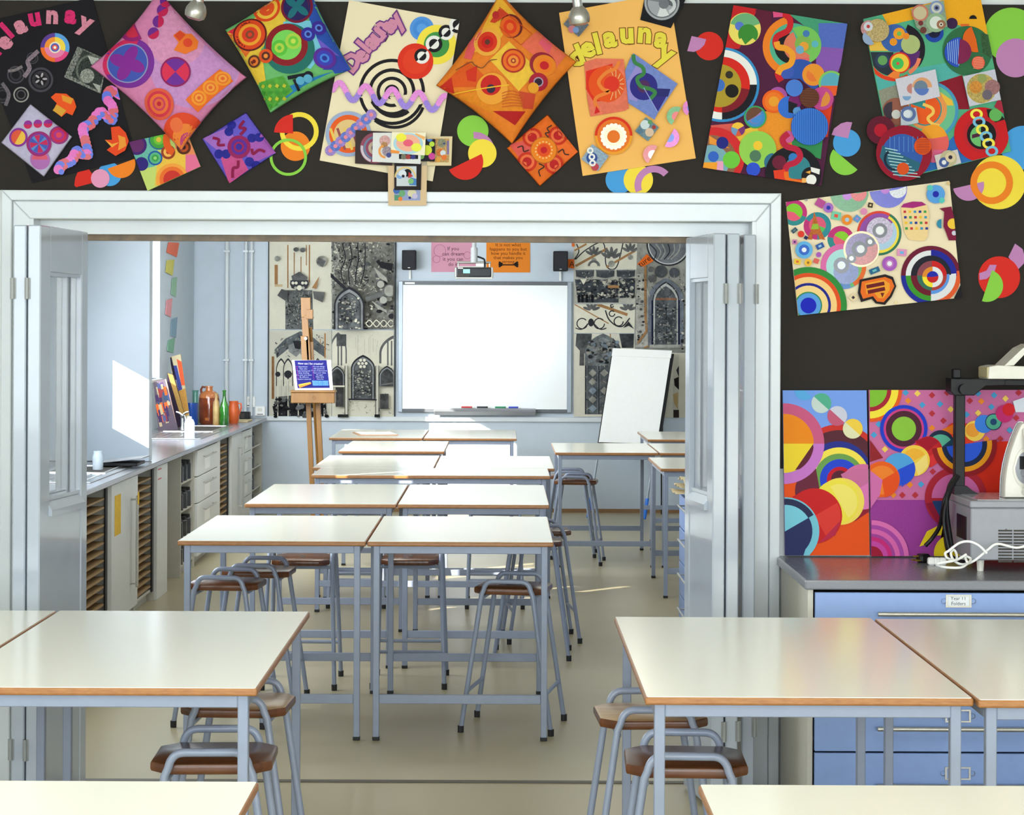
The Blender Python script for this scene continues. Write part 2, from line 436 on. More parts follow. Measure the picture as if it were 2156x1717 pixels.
# threshold strip
mb = MB(); mb.box((XL, 7.385, 0), (.74, 7.41, .004)).box((XL, 7.415, 0), (.74, 7.425, .003))
struct('trim_threshold', mb, mat('dark_floor_track', (84, 78, 66), .5))
mb = MB().box((-2.0, 18.362, 0), (2.6, 18.375, .035)); struct('baseboard_far', mb, mat('brown_skirting', (140, 104, 66), .5))
# rail under the pinned drawings, edge strips and cover strips of the far wall
def wbox(name, u0, v0, u1, v1, Y0, Y1, m, bev=0.0):
    a, b = at(u0, v1, Y0), at(u1, v0, Y0)
    return struct(name, MB().box((a.x, Y0, a.z), (b.x, Y1, b.z), bev), m)
FW = 18.375
wbox('trim_rail', 562, 880, 1300, 886, FW - .03, FW - .001, M_WHITE)
wbox('trim_strip_left', 563, 480, 567, 880, FW - .02, FW - .001, M_BLACK)
wbox('trim_strip_middle', 830, 480, 834, 880, FW - .02, FW - .001, M_BLACK)
# ------------------------------------------------------------------ folding door leaves
def leaf(name, near, far, side, off, w_label=None):
    """leaf from its near bottom corner to its far one; side = +1 when its visible face looks to +X; off moves it outwards"""
    n, f = Vector((*near, 0)), Vector((*far, 0)); L = (f - n).length
    rz = -math.atan2(f.x - n.x, f.y - n.y)
    r = link(name, None); r.location = n; r.rotation_euler = (0, 0, rz); r['kind'] = 'structure'
    t = .044; x0, x1 = (-off - t, -off) if side > 0 else (off, off + t)
    z0, z1, zw0, zw1 = .012, 2.02, 1.10, 1.868
    a, b = .1 * L / .5, L - .065
    obj('hinge_stile', MB().box((x0, 0, z0), (x1, a, z1), .004), M_DOOR, r)
    obj('lock_stile', MB().box((x0, b, z0), (x1, L, z1), .004), M_DOOR, r)
    obj('top_rail', MB().box((x0, a, zw1), (x1, b, z1), .002), M_DOOR, r)
    obj('lower_panel', MB().box((x0 + .003, a, z0), (x1 - .003, b, zw0 - .04), .002), M_DOOR, r)
    p0, p1 = x0 - .012, x1 + .012
    obj('glazing_sill', MB().prism([(p0, zw0 - .05), (p1, zw0 - .05), (p1, zw0 - .03), (x1 - .01, zw0), (x0 + .01, zw0), (p0, zw0 - .03)], 1, a - .01, b + .01), M_DOOR, r)
    xm = (x0 + x1) / 2
    obj('glass', MB().box((xm - .003, a, zw0), (xm + .003, b, zw1)), M_GLASS, r)
    mb = MB().box((x0 + .006, a, zw1 - .012), (x1 - .006, b, zw1 - .0005)).box((x0 + .006, a, zw0), (x1 - .006, b, zw0 + .012))
    obj('glazing_bead', mb, M_DOOR, r)
    xe = x0 if side > 0 else x1
    for zz in (.25, 1.775):
        h = obj('hinge', MB().tube([(xe, -.006, zz), (xe, -.006, zz + .07)], .006, 10).box((xe - .01, -.003, zz), (xe + .01, 0, zz + .07)), mat('painted_hinge', (150, 152, 150), .4), r)
    return r
leaf('door_1', (-1.5275, 6.58), (-1.473, 7.07), 1, 0)
leaf('door_2', (-1.5285, 6.585), (-1.474, 7.07), 1, .05)
leaf('door_3', (.729, 6.93), (.6675, 7.32), -1, 0)
leaf('door_4', (.730, 6.935), (.669, 7.32), -1, .05)
leaf('door_5', (.845, 7.02), (.82, 7.33), -1, 0)
# pull handle edge of the left leaf
# ================================================================== TABLES AND STOOLS
ZT = .816
def make_table(Wd, Dp, label, group, twin=False):
    r = thing('classroom_table', label, 'table', group=group)
    x, y = Wd / 2, Dp / 2
    top = obj('tabletop', MB().box((-x, -y, ZT - .02), (x, y, ZT - .001), .005, 2), M_EDGE, r)
    obj('laminate', MB().prism([(-x + .007, -y + .004), (-x + .004, -y + .007), (-x + .004, y - .007), (-x + .007, y - .004), (x - .007, y - .004), (x - .004, y - .007), (x - .004, -y + .007), (x - .007, -y + .004)], 2, ZT - .002, ZT), M_LAM, top)
    i, t = .024, .0255
    for sx in (-1, 1):
        for sy in (-1, 1):
            cx, cy = sx * (x - i - t / 2), sy * (y - i - t / 2)
            l = obj('leg', MB().box((cx - t / 2, cy - t / 2, .012), (cx + t / 2, cy + t / 2, ZT - .02), .002), M_FRAME, r)
            obj('foot_cap', MB().box((cx - t / 2 - .0015, cy - t / 2 - .0015, 0), (cx + t / 2 + .0015, cy + t / 2 + .0015, .016), .002), M_RUB, l)
    a, b = x - i - t, y - i - t
    for sy in (-1, 1):
        obj('rail', MB().box((-a, sy * (y - i) - (t if sy > 0 else 0), ZT - .052), (a, sy * (y - i) + (0 if sy > 0 else t), ZT - .02), .002), M_FRAME, r)
        obj('stretcher', MB().box((-a, sy * (y - i - t / 2) - .01, .15), (a, sy * (y - i - t / 2) + .01, .187), .002), M_FRAME, r)
    for sx in (-1, 1):
        obj('rail', MB().box((sx * (x - i) - (t if sx > 0 else 0), -b, ZT - .052), (sx * (x - i) + (0 if sx > 0 else t), b, ZT - .02), .002), M_FRAME, r)
    return r
def table(x0, x1, y0, y1, label, group, rz=0.0):
    r = make_table(x1 - x0, y1 - y0, label, group); r.location = ((x0 + x1) / 2, (y0 + y1) / 2, 0); r.rotation_euler = (0, 0, R(rz)); return r
def TY(v, u=1060): return atz(u, v, ZT).y
def TX(u, v): return atz(u, v, ZT).x
NG, FG = 'tables in the near room', 'tables in the far room'
y0, y1 = TY(1450, 541), TY(1287, 400); xr = TX(541, 1450); xm = TX(120, 1287)
table(xm + .003, xr, y0, y1, 'cream topped table in the left foreground, right one of the pushed-together pair', NG)
table(xm - .79, xm - .003, y0, y1 - .004, 'cream topped table cut off by the left edge of the picture', NG)
y0, y1 = TY(1468, 1360), TY(1299, 1293); xl = TX(1358, 1467); xm = TX(2065, 1480)
table(xl, xm - .003, y0, y1, 'cream topped table in the right foreground with a whole left end', NG)
table(xm + .003, xm + .79, y0 - .02, y1 - .02, 'cream topped table at the right edge in front of the blue drawers', NG)
y1 = TY(1646, 545); table(TX(545, 1646) - .78, TX(545, 1646), y1 - 1.2, y1, 'cream table top nearest the camera in the bottom left corner', NG)
y1 = TY(1652, 1470); table(TX(1470, 1652), TX(1470, 1652) + .78, y1 - 1.2, y1, 'cream table top nearest the camera in the bottom right corner', NG)
# far room, nearest row first
y0, y1 = TY(1139, 373), TY(1088); xl, xm, xr = TX(373, 1139), TX(772, 1140), TX(1166, 1143)
table(xl, xm - .003, y0, y1, 'left table of the nearest far-room pair, over the two stools nearest the counter', FG)
table(xm + .003, xr, y0, y1, 'right table of the nearest far-room pair, glare of the whiteboard on its top', FG)
y0, y1 = TY(1061, 516), TY(1021.5); xl, xm, xr = TX(516, 1060), TX(836, 1062), TX(1157, 1064)
table(xl, xm - .003, y0, y1, 'left table of the second far-room pair, sun streaks on its top', FG)
table(xm + .003, xr, y0, y1, 'right table of the second far-room pair, behind the whiteboard-glare table', FG)
y0, yc = TY(1000.5, 655), TY(986.5)
table(TX(655, 1000), TX(1159, 1004), y0, yc - .006, 'long narrow table without a joint, third row of the far room', FG)
y0, y1 = yc, TY(960.5); xl, xm, xr = TX(656, 985.5), TX(914, 986), TX(1168, 988)
table(xl, xm - .003, y0, y1, 'left table of the pair pushed against the long narrow table', FG)
table(xm + .003, xr, y0, y1, 'right table of the pair pushed against the long narrow table', FG)
y0, y1 = TY(950, 713), TY(930)
table(TX(713, 949.5), TX(936, 950), y0, y1, 'single table standing alone in front of the farthest pair', FG)
y0, y1 = TY(922, 693), TY(906); xl, xm, xr = TX(693, 921.5), TX(891, 922.5), TX(1088, 924)
table(xl, xm - .003, y0, y1, 'left table of the farthest pair, nearest the easel, brown folder on it', FG)
table(xm + .003, xr, y0, y1, 'right table of the farthest pair, below the whiteboard', FG)
y0, y1 = TY(953, 1169), TY(933, 1160); xl = TX(1169, 953.5); xm = TX(1387.6, 954)
table(xl, xm - .003, y0, y1, 'table in front of the flip chart with two stools under it', FG)
table(xm + .003, xm + .74, y0, y1, 'table right of the flip chart table, mostly behind the door leaf', FG)
y0, y1 = TY(987, 1393), TY(963.5, 1356)
table(TX(1391, 987), TX(1391, 987) + .74, y0, y1, 'table between the drawer chest and the flip chart table', FG)
y0, y1 = TY(925.5, 1363), TY(909, 1355)
table(TX(1363, 925), TX(1363, 925) + .74, y0, y1, 'farthest table on the right, behind the flip chart', FG)

def make_stool(seat_m=None):
    r = thing('stool', 'stool', 'stool')
    a, b, c = .152, .135, .045
    obj('seat', MB().prism([(-a + c, -b), (a - c, -b), (a, -b + c), (a, b - c), (a - c, b), (-a + c, b), (-a, b - c), (-a, -b + c)], 2, .572, .6, .008), M_SEAT, r, True)
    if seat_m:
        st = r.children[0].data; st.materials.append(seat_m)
        for q in st.polygons: q.material_index = 1 if q.normal.z > .9 else 0  # only upward faces get the painted sheen
    obj('hand_hole', MB().prism([(.035 * math.cos(k * math.pi / 8), .012 * math.sin(k * math.pi / 8)) for k in range(16)], 2, .595, .6008), M_DARK, r)
    for s in (-1, 1):
        P = [(-.19, s * .168, .012)] + [(-.108, s * .149, .575)]
        for k in range(1, 8):
            t = k / 8 * math.pi / 2
            P.append((-.108 + .008 + .034 * (1 - math.cos(t)), s * .148, .585 + .045 * math.sin(t)))
        P.append((-.062, s * .148, .631))
        P = P + [(-x, y, z) for x, y, z in P[::-1]]
        h = obj('tube_hoop', MB().tube(P, .0105, 10), M_FRAME, r, True)
        for sx in (-1, 1):
            obj('foot_cap', MB().lathe([(0, 0), (.013, 0), (.0135, .028), (0, .028)], (sx * .1905, s * .168, 0), 10), M_RUB, h)
    for sx in (-1, 1):
        obj('footrest', MB().tube([(sx * .167, -.162, .17), (sx * .167, .162, .17)], .0085, 8), M_FRAME, r, True)
        obj('seat_rail', MB().tube([(sx * .105, -.148, .562), (sx * .105, .148, .562)], .0085, 8), M_FRAME, r, True)
    return r
proto = {'brown': make_stool(), 'pale': None}
used = set()
def stool(x, y, rz, label, group, kind='brown'):
    if kind not in used:
        if proto[kind] is None: proto[kind] = make_stool(M_SEAT_SHEEN)
        r = proto[kind]; used.add(kind)
    else: r = dup(proto[kind])
    r.location = (x, y, 0); r.rotation_euler = (0, 0, R(rz)); r['label'] = label; r['group'] = group
    return r
GN, GF = 'stools in the near room', 'stools in the far room'
stool(-.729, 5.08, 2, 'dark brown stool nearest the camera at the left foreground table', GN)
stool(-.764, 5.80, -3, 'stool with pale painted-sheen seat behind the dark brown left foreground stool', GN, 'pale')
stool(.42, 5.66, 3, 'stool with pale painted-sheen seat half under the right foreground table', GN, 'pale')
stool(.465, 5.06, -2, 'dark brown stool nearest the camera at the right foreground table', GN)
stool(.048, 8.45, -11, 'stool under the right end of the whiteboard-glare table', GF)
stool(-.947, 9.46, 90, 'side-on brown stool behind the left nearest far-room table', GF)
stool(-.437, 9.50, 90, 'side-on brown stool behind the right nearest far-room table', GF)
stool(-1.178, 8.55, -5, 'stool nearest the left counter, in front of its twin under the table', GF)
stool(-1.095, 8.985, -4, 'stool nearest the left counter, behind its twin under the table', GF)
stool(.155, 10.30, -2, 'stool sticking out at the right end of the second far-room row, nearer one', GF)
stool(.21, 10.84, 6, 'stool at the right end of the second far-room row, farther one', GF)
stool(-.045, 12.18, 90, 'side-on stool under the right half of the long narrow table', GF)
stool(-.88, 12.18, 90, 'side-on stool under the left half of the long narrow table', GF)
stool(.53, 14.40, -7, 'nearer of the two stools under the flip chart table', GF)
stool(.50, 14.90, -4, 'farther of the two stools under the flip chart table', GF)
# ================================================================== THE DISPLAY WALL OF THE NEAR ROOM
YB = 7.25
Z1, Z2, Z3, Z4, Z5, Z6, Z7 = (0, 0, 3.993), (400, 0, 3.717), (900, 0, 3.717), (1400, 0, 4.0875), (1720, 0, 3.732), (1630, 360, 3.578), (1630, 740, 3.433)
def zp(Z, *pts): return [(Z[0] + x / Z[2], Z[1] + y / Z[2]) for x, y in pts]
brd = thing('display_board', 'black felt display board across the wall over and beside the opening', 'board', (0, YB, 1.18))
zt = 2.871
obj('felt_panel', MB().prism([(-3.7, oT + .002 - 1.18), (oR + .003, oT + .002 - 1.18), (oR + .003, 0), (4.1, 0), (4.1, zt - 1.18), (-3.7, zt - 1.18)], 1, 0, .019), M_BOARD, brd)
for u, v in ((690, 40), (690, 380), (1438, 39), (1437, 379), (43, 370), (2140, 395)):
    p = at(u, v, YB); obj('screw', MB().lathe([(0, -.003), (.006, -.002), (.008, .001)], n=10, M=Matrix.Translation((p.x, 0, p.z - 1.18)) @ Matrix.Rotation(R(90), 4, 'X')), M_CHROME, brd)
BLK, WHT = (26, 22, 26), (240, 238, 230)
# ---- loose cut-paper shapes pinned to the felt
GP = 'cut paper shapes on the black board'
def paper(name, label, pts, c, k=0, Y=YB):
    o = slab(name, pts, Y - .0015 - .0012 * k, .0011, PAINT, c); tag(o, label, 'paper shape', GP); return o
def arc(x, y, r, a0, a1, n=30): return [(x + r * math.cos(R(a0 + (a1 - a0) * i / n)), y + r * math.sin(R(a0 + (a1 - a0) * i / n))) for i in range(n + 1)]
def circ(x, y, r, n=40): return arc(x, y, r, 0, 360 * (n - 1) / n, n - 1)
def band(x, y, ro, ri, a0, a1): return arc(x, y, ro, a0, a1) + arc(x, y, ri, a1, a0)
GR, MV, YE, OR, RE, BL, PK = (140, 208, 70), (196, 132, 184), (250, 222, 66), (246, 132, 30), (222, 42, 30), (72, 160, 224), (232, 152, 186)
paper('paper_disc', 'sky blue paper disc under the orange half disc, bottom left of the board', circ(231, 367, 25), BL, 0)
paper('paper_half_disc', 'orange paper half disc left of the green and pink canvas', arc(255, 345, 30, -20, 160), OR, 1)
paper('paper_wedge', 'red paper wedge at the bottom left of the board', zp(Z1, (660, 1430), (740, 1412), (780, 1470), (775, 1540), (640, 1575), (625, 1560), (632, 1500)), RE, 1)
paper('paper_disc', 'pink paper disc beside the red wedge, bottom left of the board', circ(211, 376, 19.5), PK, 2)
paper('paper_disc', 'orange paper disc behind the yellow and green rings', circ(622, 308, 31), OR, 0)
paper('paper_ring', 'yellow paper ring right of the purple square canvas', band(630, 277, 41, 31, 0, 359.9), YE, 1)
paper('paper_wedge', 'red quarter disc on the yellow paper ring', [(616.6, 243), (617, 281)] + arc(617, 281, 40, 183, 268, 12), RE, 2)
paper('paper_ring', 'thin lime green paper ring right of the purple square canvas', band(607, 331, 39.5, 33.5, 0, 359.9), GR, 3)
paper('paper_disc', 'lime green paper disc left of the orange square canvas', circ(995.5, 276, 33), GR, 0)
paper('paper_arc', 'mauve paper arc between the lime green and yellow discs', band(1000, 320, 42, 28, -95, -22), MV, 1)
paper('paper_disc', 'yellow paper disc under the big orange cushion', circ(1015.5, 323, 30), YE, 2)
paper('paper_half_disc', 'red paper half disc under the yellow disc', arc(979.5, 341, 38, -26, 154), RE, 3)
paper('paper_disc', 'blue paper disc under the orange lettered poster', circ(1304, 379, 29), BL, 0)
paper('paper_disc', 'yellow paper disc under the orange lettered poster', circ(1344, 379, 31), YE, 1)
paper('paper_arc', 'mauve paper arc under the orange lettered poster', band(1377, 390, 41, 27, 158, 318), MV, 2)
paper('paper_disc', 'red paper disc right of the orange lettered poster', circ(1493, 97, 30), RE, 0)
paper('paper_wedge', 'mauve paper wedge on the red disc right of the orange poster', zp(Z4, (230, 310), (355, 338), (340, 385), (300, 425), (250, 447), (192, 440)), MV, 1)
paper('paper_half_disc', 'lime green paper half disc between the two tall paintings', arc(1780, 336, 33, 40, 220), GR, 0)
paper('paper_disc', 'blue paper disc between the two tall paintings', circ(1783, 301, 29), BL, 1)
paper('paper_wedge', 'mauve paper wedge between the two tall paintings', zp(Z5, (277, 962), (245, 1088), (115, 1060), (135, 1010), (190, 970), (235, 958)), MV, 2)
paper('paper_disc', 'big lime green paper disc at the right edge of the board', circ(2130, 74, 58), GR, 0)
paper('paper_disc', 'mauve paper disc on the big lime green one', circ(2138, 122, 41), MV, 1)
paper('paper_disc', 'blue paper disc at the right edge behind the yellow one', circ(2154, 311, 46), BL, 0)
paper('paper_disc', 'big yellow paper disc under the orange ring, right edge', circ(2103, 384, 57), YE, 1)
paper('paper_half_disc', 'mauve paper half disc left of the orange ring', arc(2039, 390, 33, -13, 167), MV, 2)
paper('paper_ring', 'orange paper ring on the big yellow disc', band(2088, 385, 45, 31, 0, 359.9), OR, 3)
paper('paper_wedge', 'mauve paper quarter above the lower red disc', zp(Z6, (1815, 548), (1872, 590), (1888, 650), (1880, 700), (1838, 742), (1765, 650)), MV, 0)
paper('paper_disc', 'red paper disc right of the cream collage', circ(2103.7, 584, 44), RE, 1)
paper('paper_arc', 'mauve paper arc on the red disc right of the cream collage', zp(Z6, (1625, 708), (1676, 708), (1660, 760), (1600, 815), (1548, 822), (1545, 772), (1600, 752)), MV, 2)
paper('paper_half_disc', 'lime green paper half disc on the lower red disc', arc(2078, 602, 34, -72, 108), GR, 3)

def poster(name, label, cat, pts, c, Y, th=.003, clip=None, step=.00012, group=None, m=None, n=0.0):
    o = slab(name, pts, Y, th, m or PAINT, c, n); tag(o, label, cat, group)
    return o, Art(wallmap(Y), clip or pts, step)
GA = 'student artworks on the black board'
# ---- black poster, far left
o, A = poster('poster', 'black poster with pink glitter lettering at the far left', 'poster', [(-60, 52), (195, -6), (287, 332), (68, 386)], (20, 17, 22), YB - .006, group=GA)
A.frame(*Z1)
for ch, x, y, a, c in (('d', -70, 440, -48, 0), ('e', 35, 350, -38, 1), ('l', 62, 262, -42, 0), ('a', 168, 212, -22, 1), ('u', 290, 150, -10, 0), ('n', 440, 130, 2, 1), ('a', 595, 128, 8, 0), ('y', 725, 190, 22, 1)):
    A.part('letter').text(ch, x, y, 205, ((226, 40, 110), (226, 140, 160))[c], a, .055, .25)
A.part('paper_ring').bull(463, 400, 122, (246, 110, 36)).disc(463, 400, 122, (92, 60, 150), 180, 270).disc(463, 400, 122, (90, 160, 224), 270, 380).disc(463, 400, 122, (230, 70, 130), 20, 90)
A.bull(463, 400, 88, (236, 130, 170)).disc(463, 400, 88, (250, 214, 70), 270, 380).disc(463, 400, 88, (250, 150, 50), 180, 270).bull(463, 400, 48, (240, 226, 200), 36, (70, 90, 190), 24, (236, 90, 70), 12, (246, 240, 230))
A.part('chalk_drawing', stuff=True)
for x, y, r in ((135, 630, 75), (345, 672, 105), (25, 800, 70), (275, 490, 50)): A.ring(x, y, r, r * .82, (70, 66, 74)).ring(x, y, r * .7, r * .45, (58, 54, 60), n=.4)
for a in range(0, 360, 72): A.disc(345 + 34 * math.cos(R(a)), 665 + 34 * math.sin(R(a)), 20, (176, 168, 170), ey=.45, rot=a)
A.ring(180, 797, 66, 54, (150, 146, 140)).ring(180, 797, 40, 30, (90, 86, 88)).curve([(325, 430), (270, 480), (235, 520), (250, 580), (205, 650)], 36, (150, 130, 140), .5)
A.curve([(20, 700), (75, 790), (50, 890)], 30, (120, 110, 116), .5).curve([(70, 600), (130, 590), (190, 560)], 24, (140, 130, 130), .5)
A.part('silver_card').poly([(655, 392), (905, 505), (848, 790), (540, 650)], (150, 152, 142), .9).poly([(700, 420), (900, 520), (835, 770), (600, 640)], (60, 66, 60), .8)
A.ring(770, 590, 130, 112, (110, 116, 104), 120, 320, .5).disc(735, 640, 60, (170, 172, 160), n=.7).poly([(740, 470), (860, 500), (800, 560), (770, 540)], (196, 198, 186), .4).poly([(780, 700), (845, 720), (840, 785)], (180, 180, 170), .3)
A.part('paper_shape').poly([(430, 820), (470, 785), (560, 790), (625, 840), (645, 900), (612, 972), (560, 950), (520, 985), (450, 930), (480, 870)], (240, 84, 24)).poly([(520, 800), (620, 830), (600, 880), (530, 850)], (230, 150, 40)).poly([(480, 880), (560, 930), (520, 980), (446, 930)], (220, 160, 50))
A.part('bead_garland', stuff=True, m=SHINY)
pts = catmull([(1010, 800), (930, 760), (900, 830), (950, 900), (930, 1010), (850, 940), (760, 1040), (700, 1080), (720, 1180), (740, 1290), (690, 1300), (650, 1270), (600, 1350), (520, 1390), (495, 1440)], 7)
for i in range(0, len(pts) - 1, 2):
    c = ((230, 60, 180), (230, 70, 190), (216, 30, 60), (44, 80, 220))[(i // 4) % 4]
    A.disc(pts[i][0], pts[i][1], 40, c, n=.2); A.disc(pts[i][0] + 26, pts[i][1] + 20, 24, ((44, 80, 220), (216, 30, 60))[(i // 6) % 2], n=.2)
A.part('paper_flame').poly([(940, 1075), (1010, 1065), (1065, 1120), (1090, 1190), (1060, 1270), (980, 1315), (905, 1265), (950, 1230), (890, 1180), (950, 1180)], (232, 70, 24)).poly([(1000, 1140), (1060, 1160), (1070, 1230), (1000, 1270), (1010, 1200)], (236, 150, 50)).poly([(890, 1180), (950, 1215), (1010, 1200), (950, 1245)], (244, 170, 60))
A.build(o)

# ---- cushions and small stuffed squares
class Puff:
    def __init__(s, c, Y, H, bow): s.c, s.Y, s.H, s.b = c, Y, H, bow
    def uv(s, p):
        c = s.c; m = [sum(q[i] for q in c) / 4 for i in (0, 1)]
        ex = [(c[1][i] + c[2][i] - c[0][i] - c[3][i]) / 4 for i in (0, 1)]; ey = [(c[2][i] + c[3][i] - c[0][i] - c[1][i]) / 4 for i in (0, 1)]
        d = ex[0] * ey[1] - ex[1] * ey[0]; x, y = p[0] - m[0], p[1] - m[1]
        return (x * ey[1] - y * ey[0]) / d, (ex[0] * y - ex[1] * x) / d
    def pos(s, u, v, lf=0.0, back=False):
        u, v = max(-1, min(1, u)), max(-1, min(1, v))
        hu = max(0, (1 - u * u)) * max(0, (1 - v * v))
        a, b = u * (1 - s.b * (1 - v * v)), v * (1 - s.b * (1 - u * u))
        A_, B_ = (a + 1) / 2, (b + 1) / 2; c = s.c
        px = [c[0][i] * (1 - A_) * (1 - B_) + c[1][i] * A_ * (1 - B_) + c[2][i] * A_ * B_ + c[3][i] * (1 - A_) * B_ for i in (0, 1)]
        h = s.H * hu ** .45
        return at(px[0], px[1], s.Y) + Vector((0, (h * .25 if back else -h - lf), 0))
def cushion(name, label, cat, c, col, H=.06, bow=.07, Y=YB - .034, n=14, group=GA, piping=None, mt=None, nz=.1):
    P = Puff(c, Y, H, bow); vs, fs = [], []
    for back in (0, 1):
        b = len(vs)
        for j in range(n + 1):
            for i in range(n + 1): vs.append(P.pos(math.sin(R(-90 + 180 * i / n)), math.sin(R(-90 + 180 * j / n)), 0, back))
        for j in range(n):
            for i in range(n):
                q = (b + j * (n + 1) + i, b + j * (n + 1) + i + 1, b + (j + 1) * (n + 1) + i + 1, b + (j + 1) * (n + 1) + i)
                fs.append(q if back else q[::-1])
    me = bpy.data.meshes.new(name); me.from_pydata(vs, [], fs)
    bm = bmesh.new(); bm.from_mesh(me); bmesh.ops.remove_doubles(bm, verts=bm.verts, dist=1e-5); bmesh.ops.recalc_face_normals(bm, faces=bm.faces); bm.to_mesh(me); bm.free()
    ca = me.color_attributes.new('Col', 'FLOAT_COLOR', 'POINT'); ca.data.foreach_set('color', [x for _ in me.vertices for x in (*pig(col), nz)])
    me.materials.append(mt or CLOTH); me.shade_smooth()
    o = link(name, me); centre(o); tag(o, label, cat, group)
    A = Art(lambda u, v, lf: P.pos(*P.uv((u, v)), lf), c, .0002, .0012, sub=10)
    A.cur['m'] = CLOTH; A.cloth = True
    return o, A
# pink cushion
o, A = cushion('cushion', 'large pink cushion with purple and red discs', 'cushion', [(334, -20), (520, 163), (382, 318), (190, 140)], (222, 132, 176))
A.frame(*Z1).disc(1650, 560, 380, (206, 146, 204), n=.15).disc(1500, 330, 250, (226, 150, 190), n=.15)
A.disc(1090, 540, 225, (122, 44, 150)).disc(1090, 540, 225, (214, 40, 90), 150, 290).disc(1080, 540, 180, (66, 84, 176))
for a in (20, 110, 200, 290): A.disc(1075 + 78 * math.cos(R(a)), 540 + 78 * math.sin(R(a)), 86, (136, 40, 146), ey=.62, rot=a + 10)
A.ring(1080, 540, 180, 170, (150, 150, 190))
A.disc(1120, 195, 150, (150, 30, 110), 60, 250).disc(1110, 200, 110, (206, 40, 70), 60, 250)
for x, y in ((1375, 85), (1340, 180), (1300, 280), (1400, 10)): A.disc(x, y, 52, (110, 40, 140)).disc(x, y, 52, (200, 30, 80), -90 + (y % 3) * 60, 90 + (y % 3) * 60)
A.disc(1505, 625, 135, (150, 26, 90)).disc(1505, 625, 120, (112, 44, 150)).disc(1505, 625, 120, (222, 46, 80), -45, 45).disc(1505, 625, 120, (222, 46, 80), 135, 225)
A.poly([(1480, 300), (1540, 252), (1590, 280), (1640, 275), (1700, 340), (1690, 410), (1590, 465), (1490, 430), (1530, 360)], (240, 120, 40)).poly([(1490, 300), (1540, 255), (1590, 290), (1540, 350)], (222, 70, 34)).disc(1610, 360, 40, (226, 70, 40))
A.bull(1350, 905, 135, (226, 90, 60), 110, (214, 50, 70), 86, (236, 110, 50), 60, (206, 60, 90), 42, (230, 100, 60), 20, (196, 30, 50))
A.line([(1645, 925), (1935, 640)], 150, (240, 110, 34))
for x, y in ((1710, 855), (1808, 762), (1905, 675)): A.bull(x, y, 66, (244, 150, 40), 46, (236, 110, 40), 34, (246, 160, 60), 16, (230, 100, 40))
A.disc(1560, 1180, 200, (226, 70, 34)).disc(1580, 1200, 130, (240, 130, 50)).disc(1600, 1220, 80, (190, 60, 120)).disc(1500, 1080, 60, (236, 110, 60))
A.build(o)
# green, yellow and pink square canvas under it
o, A = poster('canvas', 'small square canvas fading from green to pink below the pink cushion', 'canvas', zp(Z1, (1085, 1195), (1560, 1090), (1685, 1400), (1240, 1605)), (196, 214, 110), YB - .0155, .012, group=GA)
A.frame(*Z1).poly([(1085, 1195), (1350, 1130), (1300, 1400), (1160, 1430)], (110, 190, 170), .2).poly([(1460, 1100), (1560, 1090), (1685, 1400), (1500, 1500)], (240, 140, 90), .1).poly([(1560, 1300), (1660, 1300), (1685, 1400), (1560, 1460)], (232, 110, 150)).poly([(1330, 1300), (1560, 1230), (1560, 1440), (1300, 1570)], (246, 196, 70), .1)
A.bull(1150, 1220, 85, (66, 30, 110), 62, (100, 40, 100)).bull(1335, 1175, 85, (34, 100, 140), 74, (70, 160, 60), 44, (110, 190, 50), 22, (230, 190, 60)).bull(1305, 1330, 62, (30, 90, 160), 48, (90, 180, 130), 30, (60, 160, 70), 14, (150, 210, 120)).bull(1190, 1380, 58, (46, 34, 120))
A.bull(1415, 1280, 60, (150, 60, 30), 40, (246, 180, 80), 18, (190, 60, 40)).bull(1545, 1240, 60, (90, 40, 20), 40, (190, 80, 30), 18, (50, 30, 30)).ring(1520, 1180, 150, 92, (232, 90, 24), 120, 250).bull(1450, 1510, 135, (246, 160, 60), 108, (238, 110, 40), 76, (206, 50, 40))
A.build(o)
# pale lavender square at the far left
o, A = cushion('cushion', 'small lavender stuffed square with overlapping discs, far left', 'cushion', zp(Z1, (255, 872), (608, 1150), (370, 1490), (8, 1200)), (196, 188, 214), .022, .0, YB - .015, 10)
A.frame(*Z1)
for x, y in ((245, 1052), (328, 1045), (412, 1042)): A.disc(x, y, 36, (150, 50, 150)).disc(x, y, 36, (206, 40, 90), 0, 180)
A.disc(165, 1160, 80, (140, 50, 150)).disc(165, 1160, 62, (240, 190, 70), -60, 120).disc(165, 1160, 62, (230, 90, 60), 120, 300).bull(505, 1140, 78, (150, 50, 120), 62, (206, 40, 80), 42, (170, 50, 140), 24, (226, 70, 90)).disc(345, 1345, 82, (180, 110, 180)).disc(345, 1345, 66, (220, 90, 110), 180, 360)
A.bull(340, 1215, 105, (160, 40, 110), 88, (130, 50, 150), 76, (90, 140, 200))
for a in range(0, 360, 90): A.disc(340, 1215, 74, (200, 40, 90), a + 60, a + 100).disc(340, 1215, 74, (70, 90, 180), a + 10, a + 40)
A.build(o)
